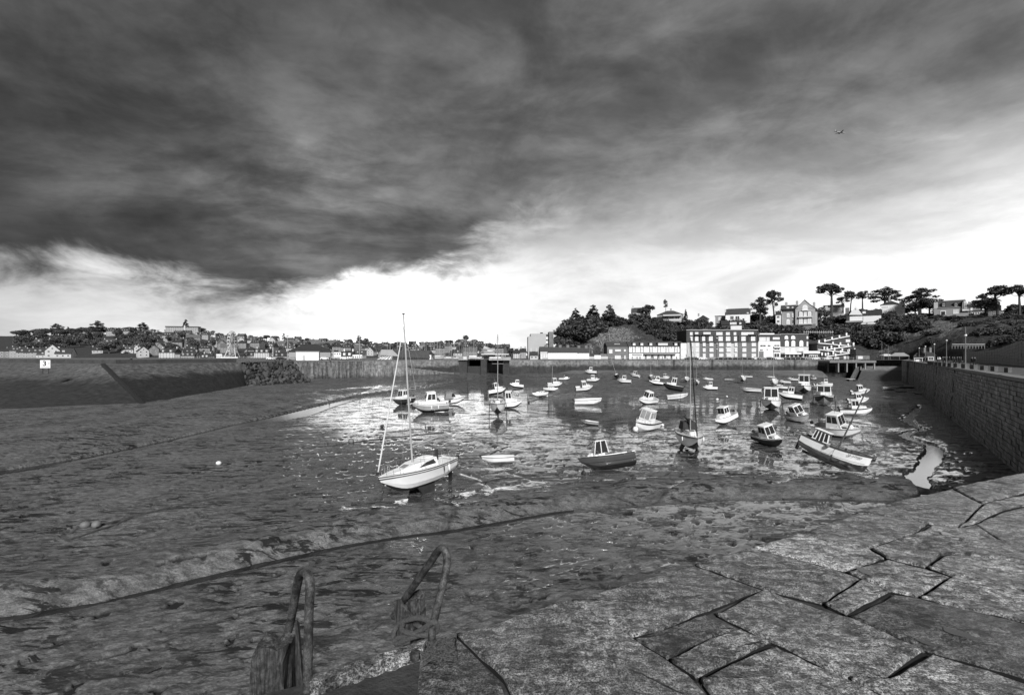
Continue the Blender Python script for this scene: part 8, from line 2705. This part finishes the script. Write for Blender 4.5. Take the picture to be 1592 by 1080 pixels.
# ================================================================ FOREGROUND LADDER HEAD
def rust_mat():
    m = bpy.data.materials.new('galvanised_rust'); m.use_nodes = True
    t = NT(m.node_tree)
    bs = t.n('ShaderNodeBsdfPrincipled'); out = t.n('ShaderNodeOutputMaterial'); t.l(bs.outputs[0], out.inputs[0])
    pos = t.n('ShaderNodeNewGeometry').outputs['Position']
    n1 = t.noise(pos, 14, 8, .7); n2 = t.noise(pos, 90, 4, .7)
    val = t.m('MULTIPLY', t.mr(n1, .38, .62, .025, .10), t.mr(n2, .35, .65, .6, 1.4))
    cc = t.n('ShaderNodeCombineColor'); [t.l(val, cc.inputs[k]) for k in range(3)]
    t.l(cc.outputs[0], bs.inputs['Base Color']); bs.inputs['Roughness'].default_value = .6; bs.inputs['Metallic'].default_value = .25
    b = t.n('ShaderNodeBump'); b.inputs['Strength'].default_value = .8; b.inputs['Distance'].default_value = .004
    t.l(t.m('ADD', n1, n2), b.inputs['Height']); t.l(b.outputs[0], bs.inputs['Normal'])
    return m


def oldwood_mat():
    m = bpy.data.materials.new('weathered_timber'); m.use_nodes = True
    t = NT(m.node_tree)
    bs = t.n('ShaderNodeBsdfPrincipled'); out = t.n('ShaderNodeOutputMaterial'); t.l(bs.outputs[0], out.inputs[0])
    pos = t.n('ShaderNodeNewGeometry').outputs['Position']
    g = t.noise(t.mapping(pos, scale=(1, 1, .07)), 60, 6, .7, .3); n = t.noise(pos, 22, 7, .7)
    val = t.m('MULTIPLY', t.mr(g, .35, .65, .012, .09), t.mr(n, .35, .65, .5, 1.5))
    cc = t.n('ShaderNodeCombineColor'); [t.l(val, cc.inputs[k]) for k in range(3)]
    t.l(cc.outputs[0], bs.inputs['Base Color']); bs.inputs['Roughness'].default_value = .85
    b = t.n('ShaderNodeBump'); b.inputs['Strength'].default_value = 1; b.inputs['Distance'].default_value = .02
    t.l(t.m('ADD', g, t.m('MULTIPLY', n, .8)), b.inputs['Height']); t.l(b.outputs[0], bs.inputs['Normal'])
    return m


RUST, OWOOD = rust_mat(), oldwood_mat()
ROPEM = mat('grey_rope', .11, .95, .4, 60, bump=.8, bscale=90)


def smooth_path(pts, n=10):
    out = []
    P0 = [pts[0]] + list(pts) + [pts[-1]]
    for i in range(1, len(P0) - 2):
        for k in range(n):
            t = k / n; a, b, c, d = P0[i - 1], P0[i], P0[i + 1], P0[i + 2]
            out.append(0.5 * ((2 * b) + (c - a) * t + (2 * a - 5 * b + 4 * c - d) * t * t + (3 * b - a - 3 * c + d) * t ** 3))
    out.append(pts[-1])
    return out


def jag_box(name, c, d, m, parent=None, rz=0, seed=1, topcut=0.0, n=5, amp=.012):
    """timber with a worn, irregular head"""
    rn = random.Random(seed)
    vs, fs = [], []
    N = 16; rings = [-.5, -.3, -.1, .1, .3, .42, .48, .5]
    for ri, h in enumerate(rings):
        for i in range(N):
            a = 2 * math.pi * i / N + math.pi / 4
            x = max(-1, min(1, 1.35 * math.cos(a))) * d[0] / 2; y = max(-1, min(1, 1.35 * math.sin(a))) * d[1] / 2
            k = 1 - (.06 if ri == len(rings) - 1 else 0)
            x = x * k + rn.uniform(-amp, amp) * .4; y = y * k + rn.uniform(-amp, amp) * .4
            z = h * d[2] + (rn.uniform(-amp, amp) + topcut * x / d[0] if ri >= 5 else 0)
            vs.append((x, y, z))
        if ri: fs += [((ri - 1) * N + i, (ri - 1) * N + (i + 1) % N, ri * N + (i + 1) % N, ri * N + i) for i in range(N)]
    e = (len(rings) - 1) * N
    vs.append((0, 0, d[2] / 2 - amp)); fs += [(e + i, e + (i + 1) % N, len(vs) - 1) for i in range(N)]
    o = MB().add(vs, fs).build(name, m, parent)
    o.location = c; o.rotation_euler = (0, 0, rz)
    return o


# scaled distances: quay top is 2.1 m below the eye
def G(px, py, z): return P(px, py, z)


# left grab rail
A0 = G(478, 1060, ZQ); Yl = A0.y
ptsL = [A0 + Vector((-.01, .01, -.35)), A0, Q(480, 960, Yl + .02), Q(482, 908, Yl + .05), Q(477, 891, Yl + .09), Q(469, 890, Yl + .15), Q(463, 905, Yl + .21), Q(453, 960, Yl + .33), Q(447, 985, Yl + .38), Q(443, 1010, Yl + .42)]
r = thing('grab_rail', 'left bent rusty grab rail of the quay ladder, beside a square timber post', 'grab rail', group=None)
MB().tube(smooth_path(ptsL, 8), .029, 14).build('pipe', RUST, r, smooth=True)
B0 = G(670, 1004, ZQ); Yr = B0.y
ptsR = [B0 + Vector((0, 0, -.2)), B0, Q(676, 960, Yr + .02), Q(692, 893, Yr + .05), Q(695, 866, Yr + .08), Q(690, 853, Yr + .12), Q(682, 855, Yr + .18), Q(668, 875, Yr + .26), Q(645, 908, Yr + .38), Q(626, 935, Yr + .50), Q(612, 957, Yr + .58)]
r = thing('grab_rail', 'right bent rusty grab rail of the quay ladder, wrapped with rope', 'grab rail')
MB().tube(smooth_path(ptsR, 8), .029, 14).build('pipe', RUST, r, smooth=True)
# timbers
pl = Q(440, 985, Yl + .30)
o = jag_box('mooring_post', (pl.x - .02, pl.y - .08, pl.z - 1.5), (.225, .225, 3.0), OWOOD, None, .12, 3, amp=.03)
tag(o, 'cracked square timber post left of the left grab rail', 'post')
pb_ = Q(466, 1000, Yl + .22)
o = MB().hexa([Q(460, 1100, Yl + .2), Q(474, 1100, Yl + .1), Q(476, 1100, Yl + .16), Q(463, 1100, Yl + .26), Q(459, 968, Yl + .2), Q(462, 962, Yl + .16), Q(466, 970, Yl + .2), Q(462, 972, Yl + .24)]).build('timber_wedge', OWOOD)
tag(o, 'thin leaning timber wedge between the post and the left grab rail', 'timber')
pr_ = Q(634, 975, Yr + .42)
o = MB().hexa([Q(613, 1003, Yr + .30), Q(640, 990, Yr + .22), Q(648, 985, Yr + .40), Q(620, 998, Yr + .5), Q(615, 932, Yr + .32), Q(622, 930, Yr + .28), Q(647, 962, Yr + .3), Q(640, 960, Yr + .42)]).build('timber_fender', OWOOD)
tag(o, 'split timber fender with a pointed top inside the right grab rail', 'timber')
o = jag_box('rotten_timber', Q(647, 958, Yr + .5), (.13, .12, .34), OWOOD, None, .5, 9, amp=.03)
tag(o, 'rotten dark timber stump behind the split fender', 'timber')
# edge beam between the rails
a = G(480, 1056, ZQ + .0); b = G(668, 996, ZQ + .0)
d = (b - a).normalized(); nrm = Vector((d.y, -d.x, 0))
vs, fs = [], []
nseg = 26
for i in range(nseg + 1):
    q = a.lerp(b, i / nseg) + Vector((0, 0, mnoise.noise(Vector((i * .35, 0, 3))) * .012))
    w = .10 + .02 * mnoise.noise(Vector((i * .5, 7, 0)))
    vs += [q - nrm * .03 + Vector((0, 0, -.8)), q - nrm * .035, q + Vector((0, 0, .018)), q + nrm * w * .6 + Vector((0, 0, .016)), q + nrm * w + Vector((0, 0, -.02)), q + nrm * (w + .02) + Vector((0, 0, -.30))]
    if i:
        o_ = (i - 1) * 6
        fs += [(o_ + k, o_ + 6 + k, o_ + 7 + k, o_ + 1 + k) for k in range(5)]
o = MB().add(vs, fs).build('edge_beam', M_SLABS[2], None, smooth=False)
tag(o, 'rough edge beam of the quay between the two grab rails', 'beam')
# dark recess stones behind the beam
slab([a + nrm * .13, b + nrm * .13, b + nrm * .75, a + nrm * .75], 3, 901, qb, zoff=-.14)
bp = Q(645, 1024, Yr - .12)
o = MB().tube([bp, bp + Vector((0, 0, .05))], .035, 6).build('bolt_head', RUST); tag(o, 'rusty hexagonal bolt below the right grab rail', 'bolt')
# rope round the rail foot and a frayed heap
wr = []
for k, (u, v, y) in enumerate(((616, 992, .20), (640, 986, .10), (662, 974, .0), (674, 966, -.03), (680, 973, .0), (676, 983, .03), (655, 986, .05), (633, 993, .10), (617, 1000, .16), (612, 985, .24), (618, 972, .28), (628, 965, .22), (650, 960, .12), (668, 965, .05), (676, 975, .05), (668, 986, .02), (640, 984, .08), (625, 978, .16), (630, 965, .26), (642, 966, .3), (655, 976, .2))):
    wr.append(Q(u, v, Yr + y))
r = thing('mooring_rope', 'thick grey rope wound round the foot of the right grab rail', 'rope')
MB().tube(smooth_path(wr, 7), .019, 10).build('rope_coil', ROPEM, r, smooth=True)
rnd = random.Random(2)
r2 = thing('frayed_rope', 'frayed tangled rope end lying on the quay stones right of the rail', 'rope')
for s in range(16):
    p0 = G(684 + rnd.uniform(-5, 8), 1012 + rnd.uniform(-6, 8), ZQ)
    pts = [p0 + Vector((rnd.uniform(-.10, .10), rnd.uniform(-.16, .08), rnd.uniform(.005, .07))) for _ in range(6)]
    MB().tube(smooth_path(pts, 5), .0055, 5).build('strand', ROPEM, r2, smooth=True)
# a twig on the slabs
q = G(879, 969, ZQ + .015)
tag(MB().tube([q + Vector((-.018, .03, 0)), q + Vector((.02, -.035, .004))], .0035, 6).build('twig', W_WHITE), 'tiny pale stick lying on the largest dark slab', 'stick')
# rain puddles lying in the hollows of the slabs
PUD = water_material(); PUD.name = 'rain_puddle'
for cx, cy, ax, ay, sd, lb in ((1475, 833, 16, 4, 1, 'thin bright rain puddle in the slab hollow nearest the mole'), (1345, 889, 14, 4, 2, 'small rain puddle at the joint beside the bright slab'), (1490, 985, 34, 4, 3, 'long bright rain puddle on the dark right-hand slab'), (1245, 962, 14, 5, 4, 'shallow puddle on the big central slab'), (1440, 1000, 16, 3, 5, 'narrow puddle in the joint below the dark slab')):
    pts = []
    for k in range(26):
        an = 2 * math.pi * k / 26; rr_ = 1 + .45 * mnoise.noise(Vector((math.cos(an) * 1.5, math.sin(an) * 1.5, sd * 5)))
        q = P(cx + ax * math.cos(an) * rr_ + ay * .8 * math.sin(an) * .5, cy + ay * math.sin(an) * rr_ + ax * .34 * math.cos(an), ZQ)
        pts.append((q.x, q.y, ZQ + .009))
    o = MB().add(pts, [tuple(range(26))[::-1]]).build('rain_puddle', PUD); tag(o, lb, 'puddle')
